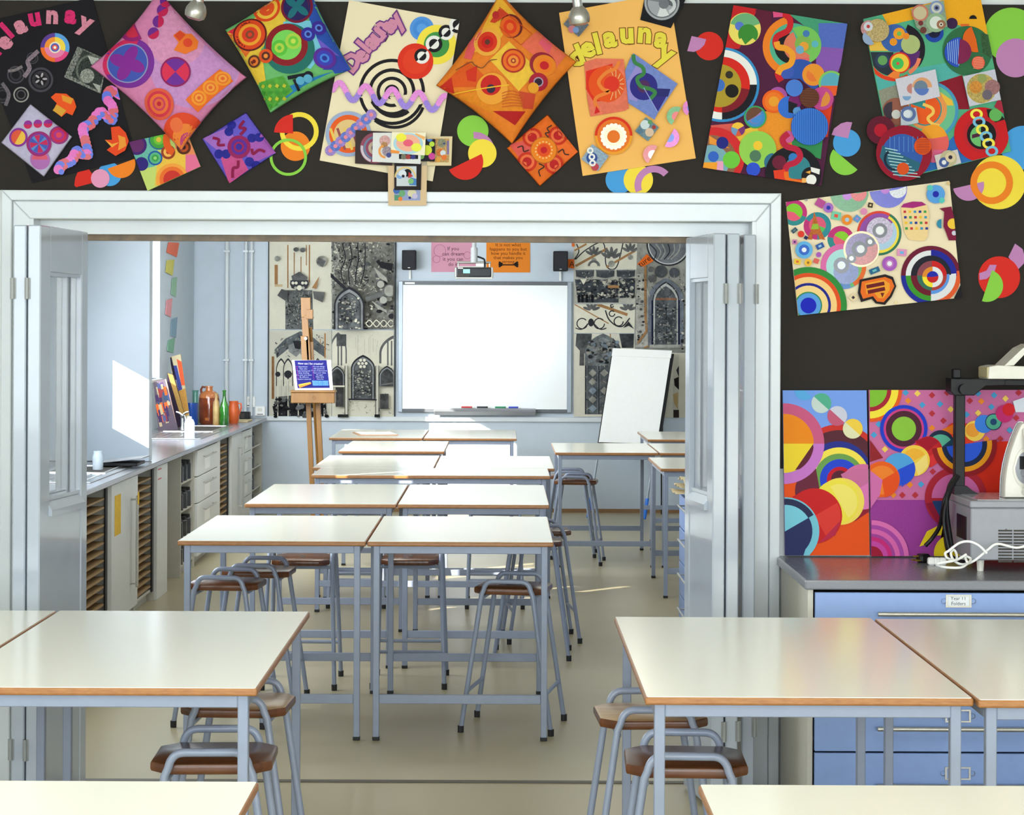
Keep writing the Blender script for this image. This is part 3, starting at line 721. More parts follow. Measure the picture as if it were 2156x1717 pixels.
# rainbow cushion
o, A = cushion('cushion', 'rainbow coloured cushion with a red and green target', 'cushion', [(640, -50), (740, 146), (569, 239), (474, 63)], (110, 190, 110), .055, .05)
A.frame(*Z2).poly([(280, 240), (620, 80), (740, -20), (760, 180), (560, 400), (600, 700), (520, 680)], (240, 200, 60), .1).poly([(280, 240), (560, 120), (560, 300), (430, 460)], (236, 110, 40), .1).poly([(280, 240), (380, 190), (380, 270)], (224, 40, 60)).poly([(940, -100), (1020, 60), (1260, 540), (1140, 580), (960, 300)], (44, 84, 180), .15).poly([(740, 180), (960, 170), (1060, 420), (960, 560), (760, 470)], (120, 200, 220)).poly([(700, 740), (1140, 560), (900, 700), (760, 800)], (40, 130, 190), .1)
A.poly([(1050, 560), (1190, 420), (1260, 540)], (50, 70, 170)).poly([(1010, 300), (1180, 430), (1060, 420)], (110, 90, 200)).poly([(530, 670), (740, 620), (820, 740), (625, 890)], (90, 176, 60), .3)
A.bull(600, 60, 112, (226, 70, 24), 90, (244, 190, 60), 64, (230, 80, 30)).bull(850, 60, 132, (120, 20, 50), 112, (40, 30, 90))
for a in (35, 125, 215, 305): A.disc(850 + 56 * math.cos(R(a)), 60 + 56 * math.sin(R(a)), 56, (30, 110, 120), ey=.5, rot=a)
A.bull(470, 275, 138, (96, 20, 20), 124, (226, 70, 24), 92, (240, 160, 40), 66, (226, 60, 30), 36, (130, 70, 40), 18, (230, 60, 40))
A.bull(790, 400, 205, (30, 110, 100)).bull(770, 370, 172, (140, 24, 34)).bull(770, 370, 122, (120, 210, 90)).bull(712, 395, 66, (90, 190, 60), 40, (180, 210, 70), 18, (90, 190, 60)).bull(825, 340, 66, (170, 210, 70), 42, (110, 200, 60), 20, (200, 220, 80))
for x, y, c in ((945, 280, (50, 40, 150)), (1030, 225, (60, 40, 150))): A.bull(x, y, 56, c, 30, (90, 130, 220), 16, (40, 30, 110))
A.bull(1070, 465, 86, (90, 40, 150), 62, (60, 60, 180), 36, (70, 130, 220), 20, (40, 50, 150))
A.bull(500, 500, 52, (90, 50, 30), 36, (230, 120, 40), 16, (120, 30, 20)).bull(600, 460, 58, (226, 80, 24), 36, (90, 40, 30), 18, (240, 140, 50))
A.line([(780, 640), (970, 600)], 30, (20, 22, 34)).ring(945, 615, 36, 16, (20, 22, 34)).line([(830, 650), (870, 740)], 22, (24, 24, 40)).disc(880, 660, 34, (90, 170, 200)).disc(940, 640, 34, (90, 170, 200))
for x in range(560, 800, 60):
    for y in range(690, 850, 50): A.quad(x, y, x + 26, y + 26, (190, 190, 50) if (x + y) % 4 else (60, 150, 50), ang=30)
A.build(o)
# purple square
o, A = cushion('cushion', 'small blue and purple stuffed square with red squiggles', 'cushion', zp(Z2, (440, 880), (675, 1200), (310, 1435), (95, 1090)), (106, 90, 206), .022, .0, YB - .007, 10)
A.frame(*Z2).poly([(95, 1090), (300, 1000), (400, 1150), (230, 1190)], (170, 110, 200), .1).poly([(230, 1190), (380, 1180), (460, 1330), (310, 1435)], (206, 80, 140), .1).poly([(400, 1100), (560, 1050), (675, 1200), (480, 1290)], (170, 90, 180), .1)
for x, y in ((310, 1035), (490, 1085), (290, 1210), (470, 1270), (545, 1080), (330, 980), (230, 1210), (520, 1300)): A.disc(x, y, 36, (40, 40, 150), n=.2)
A.bull(390, 1155, 90, (150, 30, 90), 62, (92, 40, 150), 40, (160, 30, 80), 26, (60, 40, 150))
for q in (((430, 945), (395, 1000), (440, 1010), (400, 1060)), ((180, 1085), (230, 1100), (225, 1140), (280, 1140)), ((490, 1170), (500, 1210), (545, 1180), (590, 1195)), ((385, 1260), (380, 1310), (345, 1320), (340, 1390))): A.curve(q, 22, (140, 20, 70))
A.build(o)
# cream poster with black rings
o, A = poster('poster', 'cream poster with black concentric rings and a purple beaded wave', 'poster', [(735, 0), (968, 43), (911, 382), (673, 338)], (244, 228, 190), YB - .008, group=GA)
A.frame(*Z2)
for ro, ri in ((260, 234), (185, 158), (120, 94), (58, 36)): A.ring(1580, 720, ro, ri, BLK)
A.poly([(1330, 760), (1420, 720), (1420, 800)], (244, 228, 190)).poly([(1560, 760), (1860, 720), (1900, 790), (1640, 860)], (244, 228, 190)).ring(1600, 740, 185, 158, BLK, 50, 170).ring(1600, 760, 250, 226, BLK, 20, 130)
A.bull(1815, 225, 95, (84, 150, 226), 70, (70, 140, 220), 40, (90, 160, 230))
A.bull(1930, 350, 155, (250, 226, 70), 100, (66, 150, 70)).bull(1765, 480, 140, (226, 50, 24), 100, (232, 62, 30))
for x, y, q in ((1815, 440, 0), (1910, 345, 1), (2005, 255, 0), (2095, 195, 1)):
    A.disc(x, y, 60, BLK, 135, 315).disc(x, y, 60, WHT, -45, 135).disc(x, y, 36, WHT, 135, 315).disc(x, y, 36, BLK, -45, 135) if not q else A.disc(x, y, 66, WHT, 135, 315).disc(x, y, 66, BLK, -45, 135).disc(x, y, 40, BLK, 135, 315).disc(x, y, 40, WHT, -45, 135)
for i, (ch, x, y, a) in enumerate((('D', 1270, 490, -50), ('e', 1335, 435, -50), ('l', 1365, 370, -50), ('a', 1415, 330, -50), ('u', 1465, 275, -50), ('n', 1490, 215, -55), ('a', 1550, 205, -55), ('y', 1610, 160, -50))):
    A.text(ch, x, y, 185, (112, 52, 132), a, .11)
for i, (ch, x, y, a) in enumerate((('D', 1270, 490, -50), ('e', 1335, 435, -50), ('l', 1365, 370, -50), ('a', 1415, 330, -50), ('u', 1465, 275, -50), ('n', 1490, 215, -55), ('a', 1550, 205, -55), ('y', 1610, 160, -50))):
    A.part('letter').text(ch, x, y, 185, (214, 140, 166), a, .05)
A.part('painted_pattern', stuff=True).bull(1240, 1050, 178, (160, 176, 206), 150, (238, 96, 30), 112, (230, 196, 130))
for k in range(4): A.quad(1120 + k * 55, 1000, 1140 + k * 55, 1180, (160, 80, 80) if k % 2 else (240, 200, 90), ang=-20)
for t in range(9): A.disc(1100 + t * 40, 1180 - t * 35, 42, (110, 130, 214) if t % 2 else (170, 140, 214), n=.3); A.disc(1100 + t * 40, 1180 - t * 35, 16, (236, 140, 150))
A.part('beaded_wave', m=SHINY, stuff=True)
cw = [(1120 + 890 * k / 84, 706 + 112 * k / 84 - 62 * math.sin(890 * k / 84 / 207 * 2 * math.pi)) for k in range(85)]
for i in range(0, len(cw)): A.disc(cw[i][0], cw[i][1], 23, (226, 96, 206) if math.sin((cw[i][0] - 1120) / 207 * 2 * math.pi) > -.1 else (122, 60, 206), n=.25)
A.build(o)
# cards pinned in a T over the frame
GC = 'small cards pinned over the door frame'
def card(name, label, pts, c, k, deco=None, th=.002):
    o, A = poster(name, label, 'card', zp((730, 250, 8.583), *pts), c, YB - .031 - .006 * k, th, group=GC); A.frame(730, 250, 8.583)
    if deco: deco(A)
    A.build(o)
card('card_mount', 'tall tan card mount hanging down over the white door frame', [(745, 850), (1450, 850), (1440, 1570), (750, 1570)], (222, 192, 150), 0, lambda A: A.quad(860, 1260, 1330, 1480, (150, 160, 200)).quad(860, 1380, 1000, 1480, (90, 150, 120)).disc(1000, 1350, 60, (110, 170, 120)).disc(1180, 1350, 80, (220, 210, 170)).disc(1140, 1430, 24, (40, 50, 130)).disc(970, 1450, 40, (230, 130, 60)).disc(1230, 1400, 50, (200, 190, 220)).disc(900, 1300, 60, (70, 110, 180)))
card('picture_card', 'black edged card with a grey half arch, on the tan mount', [(860, 800), (1350, 800), (1340, 1290), (860, 1290)], (38, 30, 32), 1, lambda A: A.quad(900, 860, 1260, 1220, (205, 212, 214)).disc(1060, 1060, 195, (228, 200, 130), 180, 360).disc(1060, 1070, 170, (190, 200, 214), 180, 360).disc(1100, 980, 70, BLK).poly([(1120, 960), (1200, 1040), (1110, 1080)], (190, 60, 60)).disc(1010, 1000, 70, (220, 226, 232)).disc(1020, 1040, 28, (50, 40, 50)).disc(960, 1030, 60, (130, 170, 216), 30, 200).poly([(1150, 1060), (1260, 1090), (1260, 1210), (1130, 1200)], (80, 130, 190)).disc(1160, 1130, 50, (130, 190, 120)))
card('picture_card', 'cream bordered busy patterned card at the right end of the card row', [(1450, 320), (1910, 320), (1890, 850), (1450, 850)], (226, 206, 160), 0, lambda A: A.quad(1500, 360, 1850, 790, (222, 176, 110), .5).disc(1720, 440, 80, (150, 150, 120), n=.4).disc(1690, 610, 70, (230, 130, 60), n=.4).disc(1740, 620, 50, (210, 220, 226)).disc(1760, 700, 50, (232, 120, 50)).quad(1810, 400, 1850, 650, (140, 120, 170), .3).disc(1650, 740, 50, (226, 160, 70)).disc(1760, 450, 20, (60, 70, 110)))
card('picture_card', 'dark card with a half hidden striped circle at the left end of the card row', [(160, 205), (820, 240), (820, 850), (150, 810)], (60, 46, 46), 0, lambda A: A.bull(520, 530, 280, (150, 76, 96), 216, (110, 130, 160), 180, (150, 70, 96), 130, (200, 176, 150), 70, (60, 60, 90)).ring(520, 530, 270, 225, (206, 196, 206), 110, 190))
card('picture_card', 'black card with yellow and pink dots in the card row', [(1400, 370), (1600, 370), (1590, 770), (1300, 770)], (26, 24, 34), 2, lambda A: A.disc(1540, 460, 48, (190, 220, 70)).disc(1450, 570, 92, (210, 220, 60)).disc(1540, 680, 62, (206, 70, 150)).disc(1350, 680, 52, (120, 170, 90)).disc(1500, 370, 50, (70, 120, 190)))
card('picture_card', 'white card with faint rings in the middle of the card row', [(475, 255), (1345, 250), (1335, 820), (460, 780)], (226, 226, 222), 3, lambda A: A.quad(945, 640, 1290, 730, (24, 24, 34)).disc(1030, 690, 50, (120, 120, 100)).disc(1110, 690, 44, (170, 60, 60)).disc(1200, 690, 46, (60, 60, 130)).disc(690, 400, 100, (226, 176, 170), n=.3).disc(680, 480, 60, (190, 140, 90), n=.3).ring(700, 590, 130, 90, (240, 160, 80), 90, 250).disc(730, 590, 90, (176, 160, 170), n=.4).disc(760, 660, 46, (70, 80, 140)))
card('picture_card', 'bright pastel card with pink and yellow ovals, topmost of the card row', [(815, 245), (1430, 255), (1410, 665), (795, 620)], (248, 240, 206), 4, lambda A: A.disc(1110, 450, 270, (178, 214, 226), ey=.72).disc(1110, 440, 215, (246, 180, 150), ey=.72).disc(1110, 440, 90, (236, 96, 120), ey=.7).disc(985, 340, 95, (244, 236, 70), ey=.8).disc(1260, 520, 95, (240, 240, 80), ey=.8).poly([(800, 560), (960, 590), (940, 635), (795, 620)], (246, 150, 60)).poly([(1240, 260), (1420, 330), (1400, 390), (1240, 290)], (246, 180, 110)))
# orange cushion
o, A = cushion('cushion', 'large orange patchwork cushion', 'cushion', [(1053, -16), (1214, 130), (1078, 304), (918, 180)], (240, 130, 36), .06, .06)
A.frame(*Z3).poly([(560, -20), (700, 120), (520, 380), (300, 420)], (246, 180, 50), .1).poly([(480, 480), (640, 330), (880, 560), (720, 740)], (246, 196, 60), .1).poly([(740, 360), (900, 200), (1100, 400), (1000, 560)], (240, 110, 80), .1).poly([(930, 260), (990, 330), (960, 420), (880, 330)], (232, 90, 110)).poly([(80, 680), (300, 480), (470, 640), (360, 700)], (230, 90, 24), .1).poly([(200, 760), (660, 690), (760, 900), (500, 920)], (238, 140, 30), .15).poly([(500, 900), (780, 900), (690, 1010)], (180, 26, 24)).poly([(80, 680), (180, 600), (200, 740)], (200, 40, 24)).poly([(290, 560), (380, 520), (370, 660), (300, 640)], (214, 50, 24)).poly([(720, 740), (860, 760), (840, 880), (760, 880)], (206, 70, 40))
A.poly([(300, 330), (420, 220), (330, 470), (270, 450)], (236, 90, 90), .1)
A.bull(460, 335, 112, (240, 170, 60), 82, (220, 54, 26), 50, (206, 30, 24), 22, (90, 50, 40)).bull(660, 210, 94, (110, 34, 30)).bull(650, 215, 84, (232, 100, 24), 56, (226, 60, 24), 30, (236, 110, 40)).bull(675, 490, 100, (176, 44, 30), 86, (236, 110, 30), 60, (214, 60, 26), 44, (240, 140, 50), 22, (170, 60, 40), 10, (240, 170, 80))
A.bull(910, 510, 102, (150, 34, 50)).bull(925, 520, 90, (236, 130, 30), 60, (240, 120, 30), 36, (200, 30, 36)).bull(500, 720, 130, (240, 160, 50)).bull(490, 690, 84, (206, 34, 28), n=.1).disc(490, 720, 36, (50, 40, 60)).bull(880, 660, 76, (176, 30, 50), 40, (170, 150, 170), 30, (50, 34, 50)).disc(840, 710, 44, (236, 160, 40))
A.line([(190, 745), (640, 690)], 9, (244, 190, 40)).curve([(210, 545), (260, 520), (330, 490), (360, 520), (420, 545), (480, 490), (540, 480)], 7, (120, 70, 40))
for k in range(6): A.curve([(580, 760 + k * 22), (660, 740 + k * 24), (760, 770 + k * 18)], 7, (206, 90, 30))
A.poly([(560, 80), (640, 120), (520, 190), (480, 180)], (206, 60, 30)).disc(530, 130, 30, (190, 40, 40)).line([(560, 70), (830, 260), (740, 360), (560, 220)], 6, (206, 70, 30))
A.build(o)
# orange square
o, A = cushion('cushion', 'small orange stuffed square with a stitched round centre', 'cushion', zp(Z3, (940, 895), (1180, 1190), (880, 1460), (620, 1160)), (240, 110, 30), .022, .0, YB - .007, 10)
A.frame(*Z3).poly([(640, 1130), (830, 1090), (860, 1170), (720, 1240)], (232, 90, 80), .1).poly([(1000, 1130), (1110, 1090), (1180, 1190), (1080, 1270)], (244, 110, 40))
for x, y in ((820, 1080), (1020, 1065), (780, 1270), (990, 1290)): A.bull(x, y, 76, (206, 50, 24), 56, (238, 110, 60), 36, (190, 30, 30))
A.bull(910, 1180, 104, (190, 100, 20), 98, (236, 130, 24), 72, (244, 130, 24), 52, (230, 80, 24), 26, (196, 24, 30))
for a in range(0, 360, 24): A.disc(910 + 64 * math.cos(R(a)), 1180 + 64 * math.sin(R(a)), 7, (250, 190, 120))
for q in (((970, 985), (935, 1010), (950, 1040), (920, 1050), (945, 1080)), ((705, 1160), (745, 1150), (755, 1190), (795, 1180)), ((1020, 1200), (1060, 1175), (1075, 1210), (1110, 1215)), ((870, 1285), (910, 1310), (870, 1340), (880, 1385))): A.curve(q, 9, (50, 40, 30))
A.build(o)
# orange poster
o, A = poster('poster', 'orange poster with yellow bubble lettering and two small cushions', 'poster', zp(Z3, (1030, 100), (1890, -60), (2100, 1240), (1215, 1378)), (252, 190, 98), YB - .008, group=GA)
A.frame(*Z3); W_ = (('d', 1165, 445, -22), ('e', 1250, 375, -16), ('l', 1330, 350, -14), ('a', 1425, 295, -8), ('u', 1560, 265, -2), ('n', 1700, 262, 4), ('a', 1830, 300, 10), ('y', 1870, 425, 26))
for ch, x, y, a in W_: A.text(ch, x, y, 225, (130, 80, 20), a, .075)
for ch, x, y, a in W_: A.part('letter').text(ch, x, y, 225, (238, 220, 70), a, .045)
A.part('small_cushion', m=CLOTH, jump=.006).poly([(1225, 490), (1320, 460), (1535, 465), (1575, 850), (1540, 870), (1275, 915), (1250, 780)], (240, 120, 90), .15).poly([(1240, 560), (1450, 500), (1380, 790), (1300, 800), (1240, 700)], (226, 44, 20)).disc(1400, 660, 145, (232, 90, 34), -90, 90).disc(1400, 660, 140, (236, 80, 20), 60, 270).disc(1440, 660, 60, (226, 50, 30))
for a in range(-80, 81, 20): A.line([(1440 + 66 * math.cos(R(a)), 660 + 66 * math.sin(R(a))), (1410 + 128 * math.cos(R(a)), 660 + 128 * math.sin(R(a)))], 5, (246, 200, 140))
A.curve([(1500, 480), (1470, 540), (1400, 570), (1340, 640), (1370, 700), (1420, 720), (1330, 760), (1310, 800), (1330, 850)], 28, (240, 130, 50)).poly([(1320, 830), (1350, 880), (1305, 895)], (214, 30, 30))
A.part('small_cushion', m=CLOTH, jump=.002).poly([(1610, 420), (1955, 660), (1800, 890), (1775, 940), (1570, 810), (1545, 560), (1580, 470)], (120, 140, 206), .15).poly([(1560, 640), (1640, 500), (1700, 560), (1640, 800), (1575, 780)], (150, 140, 206)).poly([(1690, 690), (1900, 700), (1800, 880)], (50, 44, 130)).poly([(1700, 700), (1900, 700), (1880, 760), (1740, 760)], (40, 40, 110)).disc(1690, 680, 108, (44, 40, 130)).disc(1690, 680, 50, (80, 40, 90)).curve([(1610, 430), (1620, 490), (1680, 530), (1690, 580), (1640, 620), (1670, 680), (1740, 700), (1780, 730), (1740, 780)], 30, (60, 130, 70)).line([(1690, 690), (1800, 880)], 6, (150, 160, 220))
A.part('paper_ring').bull(1455, 1065, 148, (244, 160, 40)).disc(1455, 1065, 148, (226, 50, 20), 180, 360).disc(1455, 1065, 128, (240, 120, 36))
A.part('sequin_ring', m=SHINY, stuff=True).ring(1455, 1072, 94, 50, (250, 236, 190), n=.15)
for a in range(0, 360, 20): A.disc(1455 + 88 * math.cos(R(a)), 1072 + 88 * math.sin(R(a)), 17, (250, 240, 206))
def snap(x0, y0, x1, y1, ang, c, label=None):
    A.part('photo_card', jump=.0004).quad(x0, y0, x1, y1, c, .4, ang)
snap(1650, 945, 1780, 1085, 38, (120, 150, 160)); A.disc(1700, 980, 36, (206, 220, 220)).disc(1735, 1040, 34, (220, 190, 160)).disc(1660, 1030, 22, (90, 120, 140)).disc(1740, 960, 18, (90, 150, 100)).disc(1770, 1000, 16, (170, 60, 50))
snap(1230, 1165, 1390, 1310, 36, (160, 184, 204)); A.disc(1285, 1240, 44, (50, 80, 150)).disc(1310, 1310, 30, (190, 70, 80)).ring(1272, 1182, 26, 12, WHT).ring(1285, 1232, 26, 12, WHT).ring(1290, 1280, 26, 12, WHT)
snap(1085, 135, 1240, 260, 40, (110, 120, 130)); A.disc(1130, 235, 30, (200, 120, 130)).disc(1160, 240, 24, (120, 150, 200))
for x, y, r, c, d in ((1945, 915, 76, (70, 170, 70), (226, 60, 60)), (1890, 1080, 78, (236, 90, 206), (70, 110, 226)), (1760, 1215, 76, (232, 80, 80), (250, 244, 240)), (2060, 850, 66, (220, 70, 180), (60, 80, 220))):
    A.part('sequin_half_disc', m=SHINY).disc(x, y, r, c, 118, 298, n=.25) if x != 1890 else A.part('sequin_half_disc', m=SHINY).disc(x, y, r, c, -62, 118, n=.25)
    a = 118 if x != 1890 else -62
    A.disc(x, y, r * .48, d, a, a + 180)
A.build(o)
# black card with a silver disc
o, A = poster('card', 'black square card with a shiny silver disc over the orange poster', 'card', zp(Z3, (1720, -120), (2040, -40), (1905, 220), (1665, 155)), (20, 20, 24), YB - .014, .003, group=GA)
A.frame(*Z3).part('silver_disc', m=SHINY).bull(1835, 20, 138, (150, 154, 156), 122, (70, 74, 80), 112, (150, 154, 158)).disc(1835, 20, 112, (214, 216, 214), 60, 110).disc(1835, 20, 112, (60, 62, 68), 300, 380).disc(1835, 20, 112, (96, 100, 106), 190, 250).ring(1880, 40, 66, 40, (196, 200, 200), 290, 440).disc(1850, 30, 40, (90, 94, 100))
A.build(o)
# ---- tall painting with the blue ribbed disc
o, A = poster('painting', 'tall colourful painting with a ribbed blue disc, left of the two tall paintings', 'painting', zp(Z4, (590, 45), (1570, 205), (1345, 1600), (325, 1445)), (80, 24, 60), YB - .012, .010, group=GA)
A.frame(*Z4).poly([(560, 30), (800, 70), (640, 420), (480, 420)], (206, 30, 34), .1).poly([(1050, 110), (1590, 200), (1560, 330), (1300, 300)], (70, 160, 120), .1).poly([(1320, 200), (1590, 200), (1530, 460), (1330, 430)], (84, 110, 196), .1).poly([(1300, 400), (1560, 420), (1480, 650), (1300, 600)], (140, 90, 180), .1).poly([(860, 960), (1120, 900), (1120, 1300), (920, 1350), (760, 1100)], (246, 150, 36), .1).poly([(560, 1150), (800, 1080), (800, 1260), (640, 1240)], (246, 200, 60)).poly([(390, 1080), (620, 1060), (560, 1180), (420, 1140)], (226, 90, 80)).poly([(1300, 900), (1440, 900), (1400, 1180), (1280, 1180)], (226, 60, 24)).poly([(1080, 1150), (1360, 1180), (1340, 1370), (1100, 1290)], (50, 140, 80))
A.poly([(780, 80), (920, 100), (900, 400), (800, 330)], (96, 24, 50))
A.disc(685, 250, 140, (240, 220, 100)).disc(690, 250, 136, (110, 176, 120), 200, 340).disc(640, 225, 38, (90, 120, 206)).disc(715, 295, 86, (60, 140, 50), 150, 400).poly([(640, 300), (800, 290), (690, 385)], (60, 140, 50))
A.disc(1100, 400, 260, (244, 130, 30), 90, 262).disc(1100, 400, 200, (80, 176, 140)).disc(1090, 400, 150, BLK, 60, 260).disc(1180, 390, 165, (120, 196, 90), -120, 70).disc(1150, 400, 130, (226, 120, 90), 40, 250).disc(1190, 380, 74, (130, 180, 80)).bull(1215, 290, 30, (70, 120, 180)).disc(1195, 400, 40, (236, 160, 50)).disc(1160, 430, 36, (110, 170, 200)).disc(1180, 500, 64, (232, 100, 100), 0, 180).disc(1290, 380, 30, (90, 180, 190))
A.disc(1160, 680, 170, (44, 84, 170), 180, 400).disc(1050, 620, 60, (60, 90, 180))
A.curve([(930, 125), (1010, 120), (1075, 170), (1060, 260), (960, 320), (960, 400), (1040, 420), (1095, 470), (1080, 550), (1000, 590), (970, 640), (1000, 700)], 52, (206, 30, 40)).curve([(960, 360), (975, 405), (1040, 420), (1095, 470), (1080, 550), (1000, 590), (970, 640)], 52, (246, 160, 40)).curve([(930, 125), (1010, 120)], 54, (226, 80, 130))
A.bull(490, 730, 322, (50, 140, 200), 300, WHT).disc(490, 730, 300, (20, 18, 26), 0, 90).disc(490, 730, 240, (220, 36, 24)).disc(490, 730, 240, (130, 20, 34), 10, 90).disc(470, 740, 185, (176, 150, 40)).bull(552, 645, 33, (50, 44, 30)).bull(575, 785, 58, (24, 22, 18)).bull(460, 735, 55, (60, 110, 190))
A.bull(1275, 645, 96, (240, 130, 90), 92, (240, 150, 40)).disc(1275, 645, 60, (236, 120, 50), 60, 220).bull(1430, 720, 110, (130, 200, 90), 92, (90, 170, 190)).disc(1430, 740, 90, (236, 90, 40), 0, 180).bull(1350, 850, 100, (196, 70, 140)).disc(1350, 850, 70, (226, 140, 60), -60, 100)
A.bull(970, 830, 80, (170, 80, 160)).bull(935, 875, 100, (240, 96, 24), 80, (244, 120, 30), 44, (240, 160, 40)).bull(1065, 925, 95, (50, 110, 206)).disc(1120, 870, 60, (120, 30, 100)).poly([(1060, 870), (1140, 900), (1110, 980), (1060, 970)], (24, 24, 30)).bull(1135, 960, 36, (90, 150, 210))
A.bull(775, 1010, 98, (60, 160, 90), 84, (60, 140, 200), 60, (150, 120, 170)).disc(775, 1005, 80, (110, 70, 50), 150, 320).disc(780, 1010, 56, (70, 140, 210), -30, 150)
A.bull(627, 1115, 60, (226, 90, 50)).disc(627, 1115, 60, (246, 196, 60), 200, 330).disc(627, 1115, 60, (110, 150, 190), 110, 200).disc(627, 1115, 60, (120, 50, 120), -30, 60)
A.disc(420, 1360, 262, (214, 40, 40)).disc(400, 1380, 215, (150, 100, 70), n=.2).disc(400, 1400, 150, (120, 170, 180)).poly([(380, 1170), (560, 1280), (380, 1240)], (240, 150, 50)).poly([(440, 1390), (500, 1390), (500, 1500), (440, 1500)], (236, 160, 190)).bull(492, 1232, 52, (30, 36, 130)).bull(415, 1350, 46, (50, 100, 196)).bull(570, 1378, 74, (110, 200, 60)).poly([(325, 1400), (450, 1400), (440, 1480), (320, 1450)], (246, 160, 40))
A.bull(795, 1290, 160, (150, 206, 80)).bull(797, 1255, 40, (246, 200, 50)).bull(775, 1345, 50, (80, 120, 90)).bull(757, 1460, 60, (44, 80, 206)).disc(930, 1400, 80, (50, 110, 140), 90, 270)
A.disc(1100, 1500, 240, (22, 20, 26)).disc(1140, 1450, 108, (50, 130, 140)).disc(980, 1400, 60, (110, 26, 50)).disc(1100, 1360, 40, (50, 120, 190)).disc(1060, 1180, 52, (206, 90, 150))
A.curve([(1060, 1150), (1010, 1200), (1040, 1260), (1130, 1290), (1160, 1350), (1120, 1400), (1050, 1430), (1030, 1500), (1060, 1560), (1180, 1570)], 52, (190, 30, 60)).poly([(930, 1470), (1030, 1460), (1050, 1540), (1200, 1560), (1200, 1600), (940, 1540)], (232, 60, 30)).curve([(1040, 1480), (1060, 1550), (1190, 1575)], 40, (240, 110, 24))
A.bull(1250, 1520, 80, BLK).poly([(1250, 1440), (1330, 1460), (1325, 1505), (1255, 1480)], WHT).disc(1255, 1550, 45, WHT).poly([(1205, 1485), (1250, 1470), (1245, 1500)], (240, 170, 60)).quad(1175, 1535, 1212, 1575, (246, 180, 90))
A.part('ribbed_disc', label='brown corduroy disc', m=CLOTH, jump=.003).bull(1238, 846, 84, (120, 66, 40))
for k in range(-5, 6): A.line([(1238 - math.sqrt(84 ** 2 - (k * 14) ** 2), 846 + k * 14 + 3), (1238 + math.sqrt(84 ** 2 - (k * 14) ** 2), 846 + k * 14 - 3)], 5, (60, 30, 24))
A.part('blue_disc', m=CLOTH).bull(1108, 762, 74, (74, 124, 210))
A.part('ribbed_disc', label='blue corduroy disc', m=CLOTH, jump=.004, clip=None).bull(1238, 1095, 160, (40, 96, 190))
for k in range(-9, 10): A.line([(1238 + k * 16, 1095 - math.sqrt(158 ** 2 - (k * 16) ** 2)), (1238 + k * 16, 1095 + math.sqrt(158 ** 2 - (k * 16) ** 2))], 6, (70, 140, 226))
A.build(o)
# ---- tall painting with corduroy discs, right
o, A = poster('painting', 'tall green and orange painting with corduroy discs, right of the two tall paintings', 'painting', zp(Z5, (365, 150), (1275, -70), (1525, 1190), (830, 1365), (520, 920)), (84, 176, 130), YB - .012, .010, clip=zp(Z5, (365, 150), (1275, -70), (1525, 1190), (630, 1405)), group=GA)
A.frame(*Z5).poly([(500, 90), (1300, -100), (1340, 270), (1120, 200), (900, 120), (560, 200)], (250, 176, 30), .05).poly([(430, 600), (1100, 480), (1120, 640), (460, 720)], (84, 180, 170), .1).poly([(460, 720), (640, 660), (700, 900), (500, 920)], (150, 150, 130), .2).poly([(950, 650), (1140, 590), (1200, 860), (1060, 860)], (140, 20, 40)).poly([(820, 1350), (1100, 1040), (1180, 1060), (1300, 1250), (840, 1370)], (44, 110, 190), .05)
A.disc(610, 410, 230, (230, 60, 24), 60, 200).disc(610, 410, 200, (90, 170, 120)).disc(640, 390, 210, (30, 26, 34), 290, 400).disc(600, 400, 190, (240, 190, 70), 180, 280).disc(600, 410, 190, (40, 50, 60), 90, 180).disc(650, 400, 160, (90, 40, 110), 0, 90).disc(610, 300, 110, (60, 100, 170)).disc(735, 350, 75, (176, 190, 120)).disc(600, 330, 30, (240, 150, 30)).bull(645, 265, 46, (244, 160, 30), 18, (110, 190, 90)).bull(700, 285, 26, (240, 140, 40)).bull(515, 475, 60, (44, 60, 90), 38, (100, 160, 90))
A.bull(650, 495, 84, (226, 50, 30), 72, (246, 200, 60)).poly([(600, 560), (650, 570), (640, 630), (550, 600)], (246, 130, 50))
A.bull(635, 500, 46, (70, 190, 90), 12, (226, 70, 60)).ring(640, 430, 180, 150, (240, 130, 90), 10, 60)
A.disc(920, 260, 74, (30, 70, 170)).disc(920, 250, 50, (30, 30, 60)).disc(1060, 185, 44, (60, 30, 70)).disc(1225, 150, 30, BLK, 180, 360).disc(1160, 190, 34, (230, 100, 40), 0, 180)
A.bull(1180, 400, 195, (50, 110, 70)).poly([(1280, 260), (1370, 280), (1370, 460), (1300, 420)], (60, 100, 60), .4)
A.disc(880, 870, 230, (70, 150, 190)).disc(880, 870, 205, (110, 190, 140)).disc(860, 860, 160, (236, 150, 80)).disc(850, 860, 130, (50, 140, 140)).disc(850, 860, 120, (240, 90, 24), -90, 200).poly([(960, 720), (1060, 790), (1070, 830), (1020, 830)], (244, 190, 60)).disc(620, 880, 110, (150, 90, 70)).disc(590, 870, 70, (60, 50, 60), 90, 270).disc(620, 900, 36, (206, 206, 196))
A.curve([(830, 820), (900, 850), (910, 890), (870, 930), (900, 970), (960, 990)], 24, (248, 200, 90))
A.bull(910, 1120, 125, (232, 96, 90)).disc(910, 1090, 110, (246, 160, 40), 180, 350).disc(910, 1180, 100, (226, 100, 140), 0, 100)
